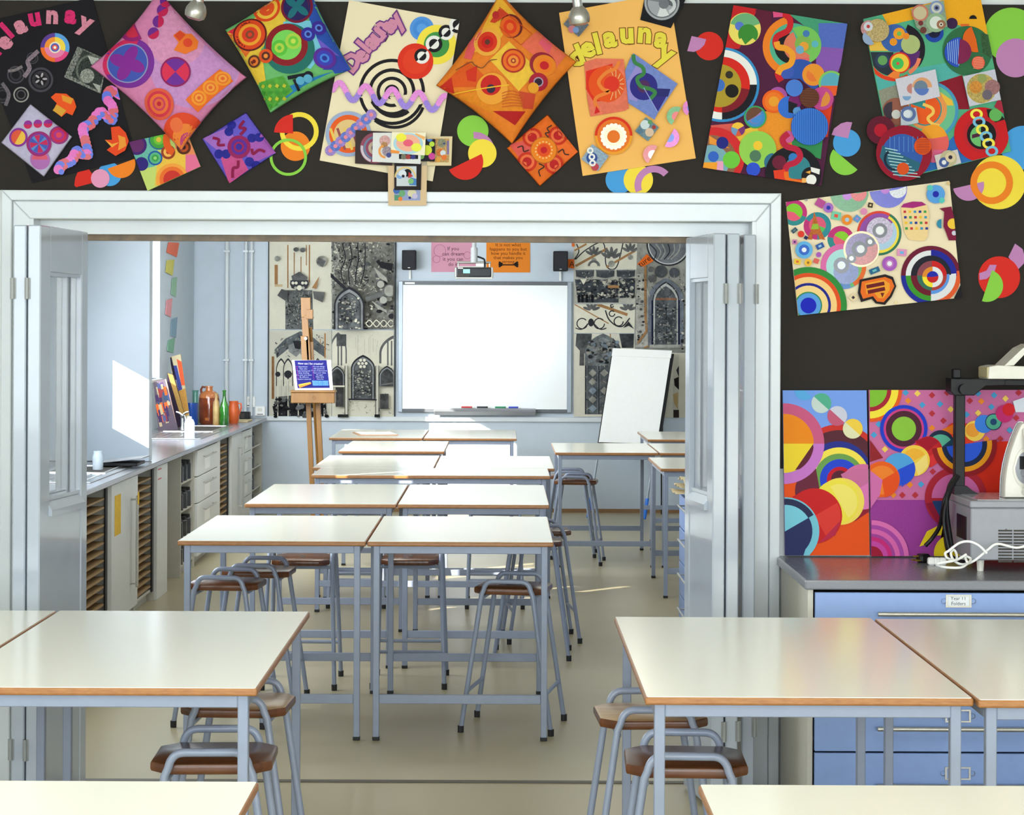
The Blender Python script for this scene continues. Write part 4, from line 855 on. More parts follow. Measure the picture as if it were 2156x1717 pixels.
A.bull(1290, 1060, 215, (206, 24, 30)).bull(1290, 1060, 140, (190, 30, 40), 115, (24, 20, 24)).disc(1285, 1070, 84, (110, 190, 110), 90, 270).poly([(1215, 1060), (1290, 1040), (1290, 1070), (1215, 1090)], (80, 30, 60)).poly([(1330, 860), (1400, 860), (1475, 940), (1400, 965), (1340, 920)], (24, 30, 24)).disc(1400, 905, 50, (100, 180, 90)).poly([(1420, 780), (1450, 800), (1470, 900), (1390, 840)], (170, 40, 60))
A.part('paper_chain', stuff=True, jump=.001)
for i, (x, y) in enumerate(((1250, 900), (1270, 960), (1295, 1020), (1325, 1075), (1345, 1130), (1370, 1190))): A.ring(x, y, 50, 28, (250, 230, 80) if i % 2 == 0 else (120, 190, 220), ey=.85)
A.part('half_disc', label='orange felt half disc', m=CLOTH, jump=.002, clip=None).disc(1245, 310, 104, (230, 100, 20), 80, 250)
A.part('ribbed_half_disc', label='blue corduroy half disc', m=CLOTH).disc(1115, 415, 118, (40, 80, 190), 95, 275)
for k in range(6): A.line([(1020 + k * 16, 340 - k * 6), (1030 + k * 16, 480 + k * 8)], 6, (150, 180, 230))
A.part('half_disc', label='plum felt half disc', m=CLOTH).disc(1110, 408, 98, (130, 30, 76), -85, 95)
A.part('ribbed_disc', label='salmon ribbed disc', m=CLOTH).bull(1262, 497, 52, (236, 90, 66))
for k in range(-3, 4): A.line([(1262 - 40, 497 + k * 13 + 4), (1262 + 40, 497 + k * 13 - 4)], 4, (246, 170, 130))
def snapc(P, c): A.part('photo_card', jump=.0012, clip=None).poly(P, c, .1)
snapc([(610, 625), (925, 548), (962, 762), (655, 838)], (214, 210, 220)); A.disc(820, 690, 78, (226, 160, 110), 180, 360).disc(810, 690, 54, (110, 130, 150)).disc(820, 700, 54, (90, 120, 190), 0, 180).disc(740, 700, 40, (200, 130, 120), 90, 270).disc(700, 760, 34, (120, 160, 200), 0, 180)
snapc([(1140, 605), (1390, 548), (1438, 788), (1190, 842)], (206, 206, 218)); A.disc(1285, 700, 116, (206, 180, 100), n=.4).disc(1240, 690, 50, (226, 150, 60), n=.3).disc(1370, 690, 60, (170, 120, 120), n=.3).disc(1290, 620, 36, (150, 160, 90)).disc(1330, 750, 40, (110, 100, 110))
snapc([(915, 1225), (1095, 1178), (1125, 1285), (940, 1340)], (216, 206, 200)); A.disc(1025, 1250, 66, (190, 180, 140)).bull(990, 1280, 40, (70, 90, 150), 18, (230, 230, 230)).bull(1040, 1240, 40, (220, 200, 160), 16, (50, 40, 60))
snapc([(650, 870), (770, 850), (790, 970), (650, 1000)], (190, 200, 206)); A.ring(710, 900, 60, 34, (90, 110, 160)).disc(700, 900, 30, (216, 222, 226))
A.part('photo_disc', jump=.001, clip=None).bull(400, 230, 64, (206, 150, 150), n=.3).bull(470, 245, 90, (206, 180, 120), n=.4).bull(395, 215, 36, (206, 210, 216), 14, (190, 60, 60)).disc(410, 300, 60, (150, 170, 200), 60, 220)
A.part('photo_collage', stuff=True, jump=.001, clip=None).poly([(730, 80), (985, 10), (1015, 215), (840, 280), (770, 220)], (150, 170, 140), .3)
A.bull(800, 110, 66, (206, 120, 100), 52, (206, 190, 150)).bull(930, 70, 56, (130, 150, 190), 42, (206, 206, 190), 24, (120, 130, 170), 12, (40, 40, 60)).bull(925, 185, 76, (150, 180, 140), 50, (220, 226, 214)).bull(965, 200, 36, (160, 110, 80), 16, (230, 220, 200), 8, (60, 40, 40)).bull(825, 245, 26, (110, 60, 50)).bull(805, 190, 20, (120, 50, 50))
A.part('felt_disc', label='crimson felt disc', m=CLOTH, jump=.004, clip=None).bull(492, 1030, 112, (96, 16, 40)).bull(490, 1030, 52, (180, 16, 40))
A.part('corduroy_target', label='crimson rimmed blue corduroy disc', m=CLOTH, jump=.004, clip=None).bull(670, 1210, 218, (150, 14, 40)).bull(655, 1220, 160, (50, 90, 170))
for k in range(8): A.line([(560 + k * 36, 1080), (560 + k * 36, 1200)], 5, (90, 140, 206))
A.poly([(500, 1150), (560, 1180), (800, 1290), (780, 1350), (640, 1400), (540, 1330), (480, 1240)], (40, 100, 120))
for k in range(9): A.line([(520 + k * 8, 1170 + k * 26), (620 + k * 22, 1190 + k * 26)], 7, (180, 220, 220))
A.ring(600, 1260, 90, 70, (20, 40, 60), 90, 230)
A.part('ribbed_disc', label='orange ribbed disc', m=CLOTH, jump=.002, clip=None).bull(815, 1157, 68, (226, 84, 24))
for k in range(-4, 5): A.line([(765, 1157 + k * 13), (865, 1157 + k * 13)], 4, (160, 50, 20))
A.part('felt_disc', label='small orange felt disc', m=CLOTH, clip=None).bull(660, 1333, 48, (220, 80, 24))
A.build(o)
# ---- cream collage
o, A = poster('collage', 'wide cream collage of rings, little squares and a cup beside the door frame', 'collage', zp(Z6, (88, 235), (1320, 75), (1412, 955), (180, 1090)), (246, 228, 190), YB - .010, .006, group=GA)
A.frame(*Z6)
A.bull(150, 315, 98, (50, 140, 140)).disc(150, 315, 98, (196, 50, 120), 180, 360).disc(150, 315, 98, (196, 50, 120), -90, 20).bull(148, 312, 66, (236, 90, 120)).disc(148, 312, 66, (130, 206, 50), 190, 400)
A.bull(325, 415, 104, (50, 140, 150)).disc(325, 415, 104, (196, 50, 120), 90, 210).bull(325, 410, 64, (226, 90, 120)).disc(325, 410, 64, (90, 190, 90), 20, 110)
A.bull(500, 515, 100, (50, 140, 140)).disc(500, 515, 100, (196, 50, 120), 190, 340).bull(505, 515, 60, (236, 96, 120)).disc(505, 515, 60, (140, 206, 50), 210, 390)
A.part('tower_cutout', label='orange paper tower').poly([(300, 305), (318, 360), (330, 400), (352, 450), (385, 520), (340, 515), (330, 480), (290, 480), (285, 520), (250, 515), (275, 450), (285, 400)], (206, 110, 50), .3).poly([(290, 400), (330, 400), (336, 440), (276, 440)], (150, 190, 60))
A.part('sequin_disc', m=SHINY, label='green sequin disc').disc(565, 165, 145, (40, 150, 60), -14, 180, n=.35).disc(550, 185, 36, (170, 60, 190)).disc(636, 170, 60, (226, 50, 40), -14, 180, n=.3)
A.part('sequin_disc', m=SHINY, label='blue sequin disc').disc(858, 138, 142, (50, 50, 206), -12, 172, n=.35).disc(930, 140, 66, (226, 226, 230), -20, 170, n=.3).disc(835, 140, 34, (170, 60, 190), 0, 180)
A.base().bull(790, 470, 168, (226, 70, 50)).disc(790, 470, 168, (50, 120, 90), -60, 120).disc(790, 470, 150, (246, 220, 70), -60, 120).disc(790, 470, 150, (150, 80, 170), 120, 300).bull(795, 470, 128, (176, 206, 226)).disc(795, 470, 128, (150, 80, 150), 160, 320)
A.part('foil_disc', m=SHINY).bull(795, 450, 100, (190, 170, 200), n=.5).ring(795, 450, 56, 34, (30, 26, 34)).disc(795, 450, 30, (214, 216, 210))
A.base().bull(520, 720, 172, (110, 150, 206)).disc(520, 720, 172, (226, 110, 170), 150, 280).disc(520, 720, 168, (110, 190, 120), 0, 70).disc(520, 720, 130, (176, 226, 220)).disc(520, 720, 172, (236, 110, 50), -20, 60).disc(520, 720, 140, (130, 190, 120), -20, 60)
A.part('foil_disc', m=SHINY).bull(540, 760, 95, (50, 80, 170), n=.5).ring(505, 712, 60, 34, (50, 50, 56)).disc(505, 712, 30, (206, 210, 206))
A.part('foil_disc', m=SHINY).bull(655, 590, 136, (246, 220, 160)).bull(655, 590, 120, (110, 80, 150), n=.4).disc(660, 590, 120, (206, 90, 80), -20, 130, n=.4).ring(640, 590, 60, 30, (40, 36, 44)).disc(650, 590, 30, (210, 210, 206)).bull(720, 535, 36, (40, 36, 40), 18, (220, 220, 216)).bull(580, 660, 36, (60, 60, 66), 18, (220, 220, 216))
A.base().bull(1178, 790, 225, (110, 20, 50)).disc(1178, 790, 225, (30, 40, 150), 90, 180).disc(1178, 790, 225, (230, 90, 40), -10, 90).disc(1178, 790, 195, (30, 36, 150), 270, 360).disc(1178, 790, 190, (230, 230, 230), 180, 270).disc(1178, 790, 190, (60, 150, 40), 90, 180).disc(1178, 790, 190, (226, 226, 226), -5, 90).disc(1178, 790, 152, (34, 34, 44), 180, 358).disc(1178, 790, 152, (110, 20, 40), 90, 180).disc(1178, 790, 140, (90, 150, 226), -5, 90).bull(1185, 790, 112, (140, 70, 80)).disc(1185, 790, 112, (206, 30, 30), 270, 360).disc(1185, 790, 112, (50, 110, 90), 90, 180).disc(1185, 790, 112, (176, 60, 50), 0, 90).bull(1190, 800, 78, (230, 230, 230)).disc(1190, 800, 78, (230, 140, 40), 180, 270).disc(1190, 800, 78, (250, 226, 50), 90, 180).bull(1190, 800, 44, (200, 30, 34)).disc(1190, 800, 44, (30, 40, 170), 180, 350).poly([(1350, 960), (1400, 860), (1430, 970)], BLK)
A.bull(255, 1015, 290, (50, 140, 60), 245, (232, 80, 30), 215, (250, 206, 130), 170, (30, 36, 140), 150, (250, 214, 140), 104, (50, 140, 90), 94, (90, 160, 226), 60, (24, 34, 190))
A.part('cup_cutout', label='cream paper cup with coloured lettering').poly([(950, 280), (1145, 255), (1165, 330), (1150, 500), (1125, 530), (1010, 520), (975, 460)], (248, 214, 150), .05).poly([(950, 275), (970, 250), (1040, 232), (1110, 235), (1142, 258), (1040, 282)], (170, 40, 120))
for j in range(4):
    for i in range(5): A.quad(970 + i * 38 + j * 4, 300 + j * 42, 990 + i * 38 + j * 4, 318 + j * 42, ((206, 50, 60), (40, 60, 150), (246, 196, 50), (60, 160, 80), (60, 150, 190))[(i * 2 + j) % 5])
A.part('jug_cutout', label='maroon paper jug').poly([(1240, 285), (1330, 270), (1360, 400), (1365, 525), (1310, 525), (1290, 470), (1270, 420), (1275, 310)], (130, 20, 60)).disc(1255, 400, 36, (50, 140, 170), 90, 270).disc(1340, 400, 40, (246, 200, 60)).disc(1350, 470, 18, (210, 210, 220))
A.part('cloud_cutout', label='orange paper cloud with maroon bars').poly([(640, 820), (830, 780), (890, 800), (915, 870), (880, 950), (830, 1010), (760, 1000), (730, 965), (650, 990), (625, 920)], (34, 26, 30)).poly([(655, 835), (830, 800), (880, 820), (900, 870), (865, 940), (820, 990), (770, 985), (740, 945), (665, 965), (645, 915)], (238, 110, 30)).poly([(680, 850), (820, 820), (865, 850), (865, 900), (820, 960), (780, 960), (750, 920), (690, 930)], (246, 160, 40)).line([(690, 875), (825, 848)], 28, (110, 24, 30)).line([(700, 915), (830, 888)], 28, (110, 24, 30)).poly([(795, 920), (825, 920), (810, 955)], (110, 24, 30))
for x, y, w, h, a, c, d in ((342, 245, 66, 60, 30, (190, 80, 150), (190, 80, 150)), (462, 340, 70, 60, 10, (120, 206, 170), (230, 80, 60)), (720, 260, 36, 36, 10, (60, 44, 30), (230, 200, 150)), (620, 362, 46, 46, 40, (90, 150, 206), (176, 130, 200)), (148, 450, 46, 30, -40, (60, 90, 100), (110, 130, 140)), (235, 505, 26, 26, 30, (40, 40, 90), (40, 40, 90)), (150, 537, 36, 36, 0, (210, 130, 180), (80, 30, 110)), (340, 568, 60, 40, -25, (50, 90, 160), (150, 200, 230)), (312, 680, 40, 36, 20, (230, 100, 90), (226, 110, 90)), (955, 617, 72, 52, 5, (226, 150, 190), (110, 180, 226)), (750, 752, 78, 40, -22, (40, 100, 140), (110, 190, 190)), (590, 955, 50, 50, 45, (236, 214, 170), (60, 50, 60)), (170, 685, 50, 40, 10, (250, 206, 60), (230, 110, 50))):
    A.part('paper_square').quad(x - w / 2, y - h / 2, x + w / 2, y + h / 2, c, ang=a).quad(x - w / 5, y - h / 5, x + w / 5, y + h / 5, d, ang=a)
for x, y, q in ((1210, 178, (70, (90, 160, 226), 24, (30, 40, 170))), (403, 280, (38, (170, 110, 200), 16, (40, 60, 170))), (543, 370, (40, (240, 140, 40), 16, (170, 200, 220))), (670, 308, (26, (226, 140, 180))), (197, 478, (25, (230, 60, 40))), (330, 633, (20, (176, 90, 190))), (220, 597, (65, (100, 180, 230), 40, (60, 110, 206), 18, (240, 244, 250))), (862, 700, (56, (170, 90, 190), 30, (200, 130, 190), 18, (240, 240, 244))), (250, 693, (28, (250, 190, 60), 10, (150, 110, 40)))):
    A.part('paper_dot').bull(x, y, *q)
A.part('paper_dot').bull(1166, 130, 22, (90, 200, 190)).bull(1254, 225, 22, (90, 200, 190))
A.part('drawing_pin', m=SHINY).bull(1303, 97, 14, (206, 170, 90)).bull(910, 995, 12, (210, 176, 90)).bull(235, 220, 12, (90, 70, 50))
A.build(o)
# ================================================================== the two canvases that lean behind the worktop things
ZC = .862
YP = F * (CZ - ZC) / (1170 - CY)
o, A = poster('canvas', 'tall canvas of big overlapping circles standing against the black board, left one', 'canvas', zp(Z7, (62, 283), (668, 283), (690, 1476), (78, 1476)), (120, 160, 236), YP - .006, .012, group='canvases on the worktop')
o.location.z = max(o.location.z, ZC)
A.frame(*Z7).poly([(60, 940), (300, 900), (700, 1180), (700, 1480), (60, 1480)], (240, 84, 24))
A.disc(470, 850, 322, (206, 50, 40)).disc(470, 860, 290, (90, 40, 50)).disc(465, 890, 240, (40, 50, 140)).disc(470, 915, 220, (250, 226, 80)).disc(470, 920, 180, (110, 160, 80)).disc(475, 925, 145, (40, 70, 206)).disc(475, 930, 95, (200, 24, 40)).disc(475, 925, 64, (90, 34, 50)).disc(330, 1010, 180, (110, 40, 60), 150, 260)
A.disc(70, 668, 292, (176, 130, 200)).disc(70, 668, 292, (206, 90, 130), 180, 360).disc(70, 668, 212, (246, 214, 50), 0, 180).disc(70, 668, 216, (244, 140, 24), 180, 360).poly([(150, 860), (280, 672), (290, 740), (230, 840)], (100, 36, 50)).ring(70, 668, 292, 216, (204, 120, 200), 0, 90)
for x, y, c, d in ((218, 283, (90, 170, 226), (110, 160, 236)), (340, 375, (200, 214, 206), (84, 176, 140)), (455, 468, (200, 90, 120), (206, 206, 220)), (567, 560, (230, 226, 180), (246, 206, 70))): A.disc(x, y, 72, c, 42, 222).disc(x, y, 72, d, 222, 402)
A.poly([(580, 1230), (700, 1150), (700, 1000), (600, 1010)], (150, 30, 50)).disc(640, 980, 165, (214, 110, 160), 60, 290).poly([(480, 890), (560, 850), (690, 850), (700, 1130), (620, 1150)], (206, 110, 156)).poly([(620, 985), (700, 940), (700, 1130), (620, 1150)], (226, 120, 180))
A.disc(480, 1085, 170, (248, 220, 90), -140, 110).disc(450, 1090, 160, (246, 226, 70)).poly([(330, 985), (480, 920), (600, 1000), (490, 1250)], (246, 226, 70)).disc(470, 1090, 130, (250, 230, 110), -120, 60)
A.disc(290, 1190, 200, (206, 34, 34)).poly([(130, 1050), (290, 990), (490, 1190), (320, 1390)], (206, 34, 34)).disc(290, 1190, 190, (226, 60, 50), -30, 60).poly([(320, 1390), (480, 1220), (440, 1330)], (190, 40, 70))
A.disc(80, 1300, 245, (120, 196, 214)).disc(80, 1300, 235, (46, 50, 84), 190, 330).disc(80, 1300, 190, (126, 206, 224), 160, 335).disc(80, 1300, 195, (44, 50, 96), -30, 150).poly([(78, 1320), (245, 1215), (270, 1290), (210, 1476), (78, 1476)], (44, 50, 96))
A.build(o)
o, A = poster('canvas', 'wide pink and purple canvas of circles standing behind the overhead projector', 'canvas', zp(Z7, (684, 280), (2100, 280), (2100, 1480), (700, 1480)), (206, 110, 160), YP - .006, .012, group='canvases on the worktop')
o.location.z = max(o.location.z, ZC)
A.frame(*Z7).poly([(690, 1075), (1300, 1075), (1300, 1480), (690, 1480)], (160, 60, 150), .1).poly([(1340, 660), (2100, 640), (2100, 1480), (1290, 1480)], (226, 44, 20)).poly([(1200, 1075), (1300, 1075), (1300, 1480), (1180, 1480)], (160, 60, 150))
sq = [(70, 160, 210), (244, 140, 40), (190, 50, 60), (246, 206, 90)]
for i, (x, y) in enumerate(((950, 300), (1035, 305), (1140, 318), (1250, 300), (968, 358), (1070, 388), (1198, 382), (1275, 420), (1140, 450), (1222, 502), (1140, 555), (755, 528), (720, 605), (800, 708), (1240, 820), (1145, 870), (980, 965), (1060, 962), (1200, 960), (1150, 1050), (1018, 1040), (925, 1040), (860, 1038), (1472, 305), (1588, 318), (1670, 342), (1765, 300), (1412, 358), (1495, 362), (1568, 402), (1388, 458), (1472, 446), (1748, 482), (1632, 634), (1530, 634), (1700, 570))):
    A.quad(x - 17, y - 17, x + 17, y + 17, sq[(i * 7 + i // 3) % 4], ang=45)
A.disc(690, 280, 232, (236, 90, 24), 0, 90).disc(690, 280, 206, (250, 226, 60), 0, 90).disc(690, 280, 155, (170, 34, 50), 0, 90).disc(690, 280, 124, (130, 190, 50), 0, 90)
A.bull(935, 560, 172, (30, 60, 196), 146, (206, 60, 130), 130, (80, 30, 50), 88, (140, 196, 60))
A.poly([(690, 640), (785, 770), (690, 800)], (150, 34, 40)).poly([(1210, 570), (1300, 520), (1300, 600)], (240, 120, 24)).disc(1330, 620, 112, (232, 60, 30)).poly([(1210, 565), (1300, 525), (1430, 560), (1400, 620), (1330, 620)], (240, 120, 24))
A.bull(1200, 670, 100, (30, 44, 70)).bull(1200, 690, 90, (90, 180, 150)).poly([(1210, 690), (1285, 630), (1290, 720), (1240, 740)], (24, 60, 90))
A.disc(1110, 720, 105, (196, 30, 34)).poly([(1010, 680), (1060, 630), (1210, 700), (1180, 800), (1120, 840), (1100, 760)], (206, 36, 40)).poly([(1120, 760), (1210, 690), (1200, 790), (1130, 840)], (226, 50, 50)).poly([(1010, 650), (1110, 615), (1190, 650), (1110, 720)], (170, 16, 40))
A.bull(1010, 790, 112, (248, 206, 70)).disc(1010, 790, 88, (246, 180, 50), 150, 330).poly([(1010, 820), (1100, 740), (1110, 830), (1040, 900)], (250, 220, 120))
A.bull(900, 852, 118, (80, 160, 220)).disc(900, 852, 118, (40, 84, 206), -25, 150).poly([(900, 852), (1010, 800), (1010, 900), (920, 980)], (36, 76, 210))
A.bull(775, 925, 130, (240, 96, 24)).bull(775, 930, 104, (246, 130, 40)).disc(775, 930, 128, (238, 80, 24), -30, 80).poly([(690, 860), (780, 930), (760, 1040), (690, 1140)], (214, 110, 170))
A.disc(1310, 1060, 225, (176, 34, 50)).disc(1310, 1060, 176, (206, 100, 160), 180, 360).disc(1310, 1080, 170, (30, 60, 110), 0, 180).poly([(1090, 1100), (1140, 1090), (1230, 1270), (1180, 1250)], (150, 20, 50))
for k, (r, c) in enumerate(((270, (226, 110, 176)), (236, (170, 70, 160)), (206, (222, 100, 170)), (172, (166, 64, 150)), (150, (206, 40, 120)), (120, (200, 70, 160)), (84, (160, 20, 50)))): A.disc(700, 1490, r, c, -90, 0)
A.poly([(1045, 1410), (1100, 1300), (1220, 1240), (1260, 1480), (1150, 1480), (1190, 1400), (1240, 1330), (1150, 1330), (1080, 1400)], (246, 214, 30)).disc(1290, 1460, 140, (246, 214, 30))
A.disc(1370, 670, 236, (150, 24, 34), -8, 172).disc(1370, 670, 200, (244, 160, 24), -8, 172).disc(1370, 670, 165, (30, 40, 70), -8, 172).disc(1370, 670, 130, (44, 90, 220), -8, 172)
A.bull(1445, 575, 74, (250, 206, 80)).bull(1430, 570, 50, (244, 160, 50)).bull(1510, 525, 66, (60, 130, 226)).bull(1580, 510, 60, (24, 40, 90), 54, (80, 170, 140), 24, (30, 70, 110)).bull(1660, 450, 64, (196, 40, 110)).disc(1690, 420, 46, (214, 30, 40)).poly([(1720, 360), (1900, 300), (1900, 440), (1740, 440)], (226, 230, 240))
A.build(o)
# ================================================================== SPOTLIGHTS OVER THE BOARD
def spot(u, v, du, w_m, label):
    Y = 6.75; h = at(u, v, Y)
    r = thing('spotlight', label, 'lamp', (h.x, Y, 3.0), group='silver spotlights over the board')
    t = at(u + du, v - 60, Y) - h; t.y = -.02; ax = t.normalized()
    hz = h.z - 3.0
    q = Vector((0, 0, 1)).rotation_difference(ax).to_matrix().to_4x4()
    M = Matrix.Translation((0, 0, hz)) @ q
    rr = w_m / 2
    obj('reflector_head', MB().lathe([(0, -.018), (rr * .55, -.018), (rr * .92, -.010), (rr, .004), (rr * .96, .018), (rr * .75, .034), (rr * .45, .046), (.0, .05)], n=28, M=M), M_CHROMED, r, True)
    obj('lamp_neck', MB().lathe([(.0, .04), (.0165, .04), (.0165, .075), (.020, .078), (.020, .12), (.0, .12)], n=20, M=M), M_CHROME, r, True)
    p = M @ Vector((0, 0, .11))
    obj('stem', MB().tube([p, p + Vector((0, 0, .04)), (p.x, p.y, 0)], .013, 12), M_CHROME, r, True)
    obj('ceiling_rose', MB().lathe([(0, -.03), (.04, -.028), (.045, 0), (0, 0)], (p.x, p.y, 0), 20), M_CHROMED, r, True)
M_CHROMED = mat('brushed_silver', (186, 184, 176), .33, metal=.85, var=.06, scale=200)
spot(411, 30, 18, .073, 'silver spotlight hanging over the pink and rainbow cushions')
spot(1220, 42, -8, .073, 'silver spotlight hanging over the orange lettered poster')
# ================================================================== PLAN CHEST AND WORKTOP ON THE RIGHT
YF = F * (CZ - ZC) / (1222 - CY - 2.6)
xw = atz(1695, 1222, ZC).x
o = obj('worktop', MB().box((xw, YF, ZC - .032), (3.6, 7.265, ZC), .006, 2), M_GREYTOP)
tag(centre(o), 'long grey laminate worktop on the blue drawer chest', 'worktop')
ch = thing('plan_chest', 'wide pale blue plan chest of deep drawers under the grey worktop', 'drawer chest', (xw + .012, YF + .02, 0))
D = 7.2 - YF - .02; Wc = 1.92
obj('side_panel', MB().box((0, 0, 0), (.018, D, ZC - .034), .001), M_CABS, ch)
obj('side_panel', MB().box((Wc - .018, 0, 0), (Wc, D, ZC - .034), .001), M_CABS, ch)
obj('back_panel', MB().box((.018, D - .012, .04), (Wc - .018, D, ZC - .034)), M_DARK, ch)
obj('plinth', MB().box((.018, .05, 0), (Wc - .018, .07, .05)), M_DARK, ch)
zs = [1.68 - (v - 4 - CY) * YF / F for v in (1232, 1432, 1585, 1735, 1860)]
zs = [ZC - .038, .54, .305, .06]
zs = [ZC - .038, CZ - (1407 - CY) * YF / F, CZ - (1582 - CY) * YF / F, .055]
for k in range(3):
    z1, z0 = zs[k] - .003, zs[k + 1] + .003
    d = obj('drawer', MB().box((.022, -.018, z0), (Wc - .022, .0, z1), .0015).box((.03, .0, z0 + .02), (Wc - .03, D * .8, z0 + .03)), M_BLUECAB, ch)
    hz = (CZ - (1288 - CY) * YF / F, CZ - (1529 - CY) * YF / F, CZ - (1649 - CY) * YF / F)[k]
    x0 = at(1845, 1288, YF).x - xw - .012; x1 = Wc - x0
    mb = MB().tube([(x0, -.05, hz), (x1, -.05, hz)], .0075, 14)
    for xx in (x0 + .06, x1 - .06): mb.tube([(xx, -.05, hz), (xx, -.016, hz)], .005, 8)
    obj('bar_handle', mb, M_CHROMED, d, True)
    lx = at(2018, 1264, YF).x - xw - .012; lz = (CZ - (1262 - CY) * YF / F, CZ - (1504 - CY) * YF / F, CZ - (1625 - CY) * YF / F)[k]
    w, h = .042, .021
    mb = MB()
    mb.box((lx - w, -.023, lz - h), (lx + w, -.0185, lz - h + .005)).box((lx - w, -.023, lz + h - .005), (lx + w, -.0185, lz + h)).box((lx - w, -.023, lz - h + .005), (lx - w + .006, -.0185, lz + h - .005)).box((lx + w - .006, -.023, lz - h + .005), (lx + w, -.0185, lz + h - .005))
    for s in (-1, 1): mb.lathe([(0, -.003), (.007, -.002), (.009, .004)], n=10, M=Matrix.Translation((lx + s * (w + .006), -.019, lz)) @ Matrix.Rotation(R(90), 4, 'X'))
    obj('label_holder', mb, M_CHROMED, d)
    if k == 0:
        wl = ch.matrix_basis.copy()
        A = Art(lambda u, v, lf: wl @ Vector((lx + (u - 50) * .0008, -.0195 - lf, lz - (v - 25) * .0008)), None, .0001)
        A.part('label_card', m=PAINT).quad(5, 5, 95, 47, (238, 242, 244)).text('Year 11', 50, 15, 20, (40, 44, 60)).text('Folders', 50, 36, 20, (40, 44, 60))
        A.build(ch)
# ---- overhead projector
Yo = 6.78
zo = ZC
def ox(u, v=1100): return at(u, v, Yo).x
oh = thing('overhead_projector', 'grey overhead projector with a black post and arm, right edge of the worktop', 'projector', (ox(2044), Yo, zo))
X0 = oh.location.x
def oz(v): return CZ - (v - 4 - CY) * Yo / F
zt_, zb = oz(1055) - zo, oz(1180) - zo
bw, bd = .36, .36
obj('body', MB().box((0, 0, zb), (bw, bd, zt_ - .025), .004), M_GREYP, oh)
obj('stage_rim', MB().box((-.003, -.003, zt_ - .024), (bw + .003, bd + .003, zt_), .004), M_GREYP, oh)
obj('glass_stage', MB().box((.03, .03, zt_), (bw - .03, bd - .03, zt_ + .002)), mat('stage_glass', (196, 200, 204), .08), oh)
obj('side_recess', MB().box((-.003, .06, zt_ - .14), (.0005, .2, zt_ - .06)), M_BLACK, oh)
gx = ox(2102) - X0
mb = MB()
for c in range(3):
    for k in range(11): mb.box((gx + c * .052, -.002, .035 + k * .0105), (gx + c * .052 + .047, .004, .0405 + k * .0105))
g = obj('vent_grille', mb, M_DARK, oh); g['kind'] = 'stuff'
obj('screw', MB().lathe([(0, -.002), (.003, 0)], n=8, M=Matrix.Translation((ox(2118) - X0, -.001, oz(1115) - zo)) @ Matrix.Rotation(R(90), 4, 'X')), M_BLACK, oh)
for x in (.045, bw - .045):
    for y in (.05, bd - .05): obj('foot', MB().lathe([(0, 0), (.011, 0), (.014, zb + .002), (0, zb + .002)], (x, y, 0), 12), M_BEIGE, oh)
py = .28; Yq = Yo + py
pz1 = CZ - (804 - 4 - CY) * Yq / F - zo
px0 = at(2011, 900, Yq).x - X0
obj('post', MB().box((px0, py, zt_ - .002), (px0 + .036, py + .035, pz1), .003), M_BLACK, oh)
obj('post_bracket', MB().prism([(px0 - .006, zt_ - .002), (px0 + .09, zt_ - .002), (px0 + .06, zt_ + .014), (px0 + .04, zt_ + .03), (px0 - .004, zt_ + .03)], 1, py - .012, py + .045), M_BLACK, oh)
obj('arm_clamp', MB().prism([(px0 - .022, pz1 + .012), (px0 - .022, pz1 - .035), (px0 - .008, pz1 - .048), (px0 + .06, pz1 - .048), (px0 + .10, pz1 - .015), (px0 + .17, pz1 - .012), (px0 + .17, pz1 + .012)], 1, py - .03, py + .06, .003), M_BLACK, oh)
obj('focus_knob', MB().tube([(px0 + .02, py - .03, pz1 - .025), (px0 + .02, py - .06, pz1 - .025)], .018, 16), M_BLACK, oh)
obj('post_cap', MB().box((px0 - .008, py, pz1 + .012), (px0 + .02, py + .03, pz1 + .045), .003), M_BLACK, oh)
obj('arm', MB().box((px0 + .16, py - .01, pz1 - .014), (px0 + .36, py + .03, pz1 + .010), .003), M_BLACK, oh)
hx = at(2078, 770, Yq - .06).x - X0
obj('lens_head', MB().prism([(hx, pz1 + .012), (hx + .004, pz1 + .055), (hx + .03, pz1 + .06), (hx + .26, pz1 + .052), (hx + .26, pz1 + .012)], 1, py - .08, py + .06, .003), M_BEIGE, oh)
obj('head_end', MB().box((hx - .003, py - .075, pz1 + .014), (hx + .018, py + .055, pz1 + .054), .003), mat('yellowed_plastic', (196, 182, 140), .5), oh)
obj('mirror_lid', MB().prism([(hx + .055, pz1 + .058), (hx + .12, pz1 + .12), (hx + .15, pz1 + .135), (hx + .15, pz1 + .122), (hx + .09, pz1 + .06)], 1, py - .08, py + .06, .002), M_BEIGE, oh)
# ---- steam iron standing on its heel on the projector
ir = thing('iron', 'white steam iron standing on its heel on the projector', 'iron', (ox(2172), Yo + .12, zo + zt_ + .0025))
H_, W_i = .262, .072
ol = []
for k in range(13):
    t = k / 12; ol.append((-W_i * (1 - max(0, t - .12) ** 2.1) * (0.96 + .04 * math.cos(t * 3)), H_ * t * .97))
ol.append((-.008, H_)); ol += [(-x, z) for x, z in ol[::-1]]
obj('soleplate', MB().prism(ol, 1, .03, .036, .001), M_STEEL, ir)
obj('shell', MB().prism([(x * .96, z * .985 + .001) for x, z in ol], 1, -.03, .029, .010), M_BEIGE, ir, True)
def tear(s, y0, y1, m, nm): 
    obj(nm, MB().prism([(math.sin(t / 24 * 2 * math.pi) * .034 * s * (1 if math.cos(t / 24 * 2 * math.pi) < 0 else .9), .105 + math.cos(t / 24 * 2 * math.pi) * .055 * s) for t in range(24)], 1, y0, y1, .002), m, ir, True)
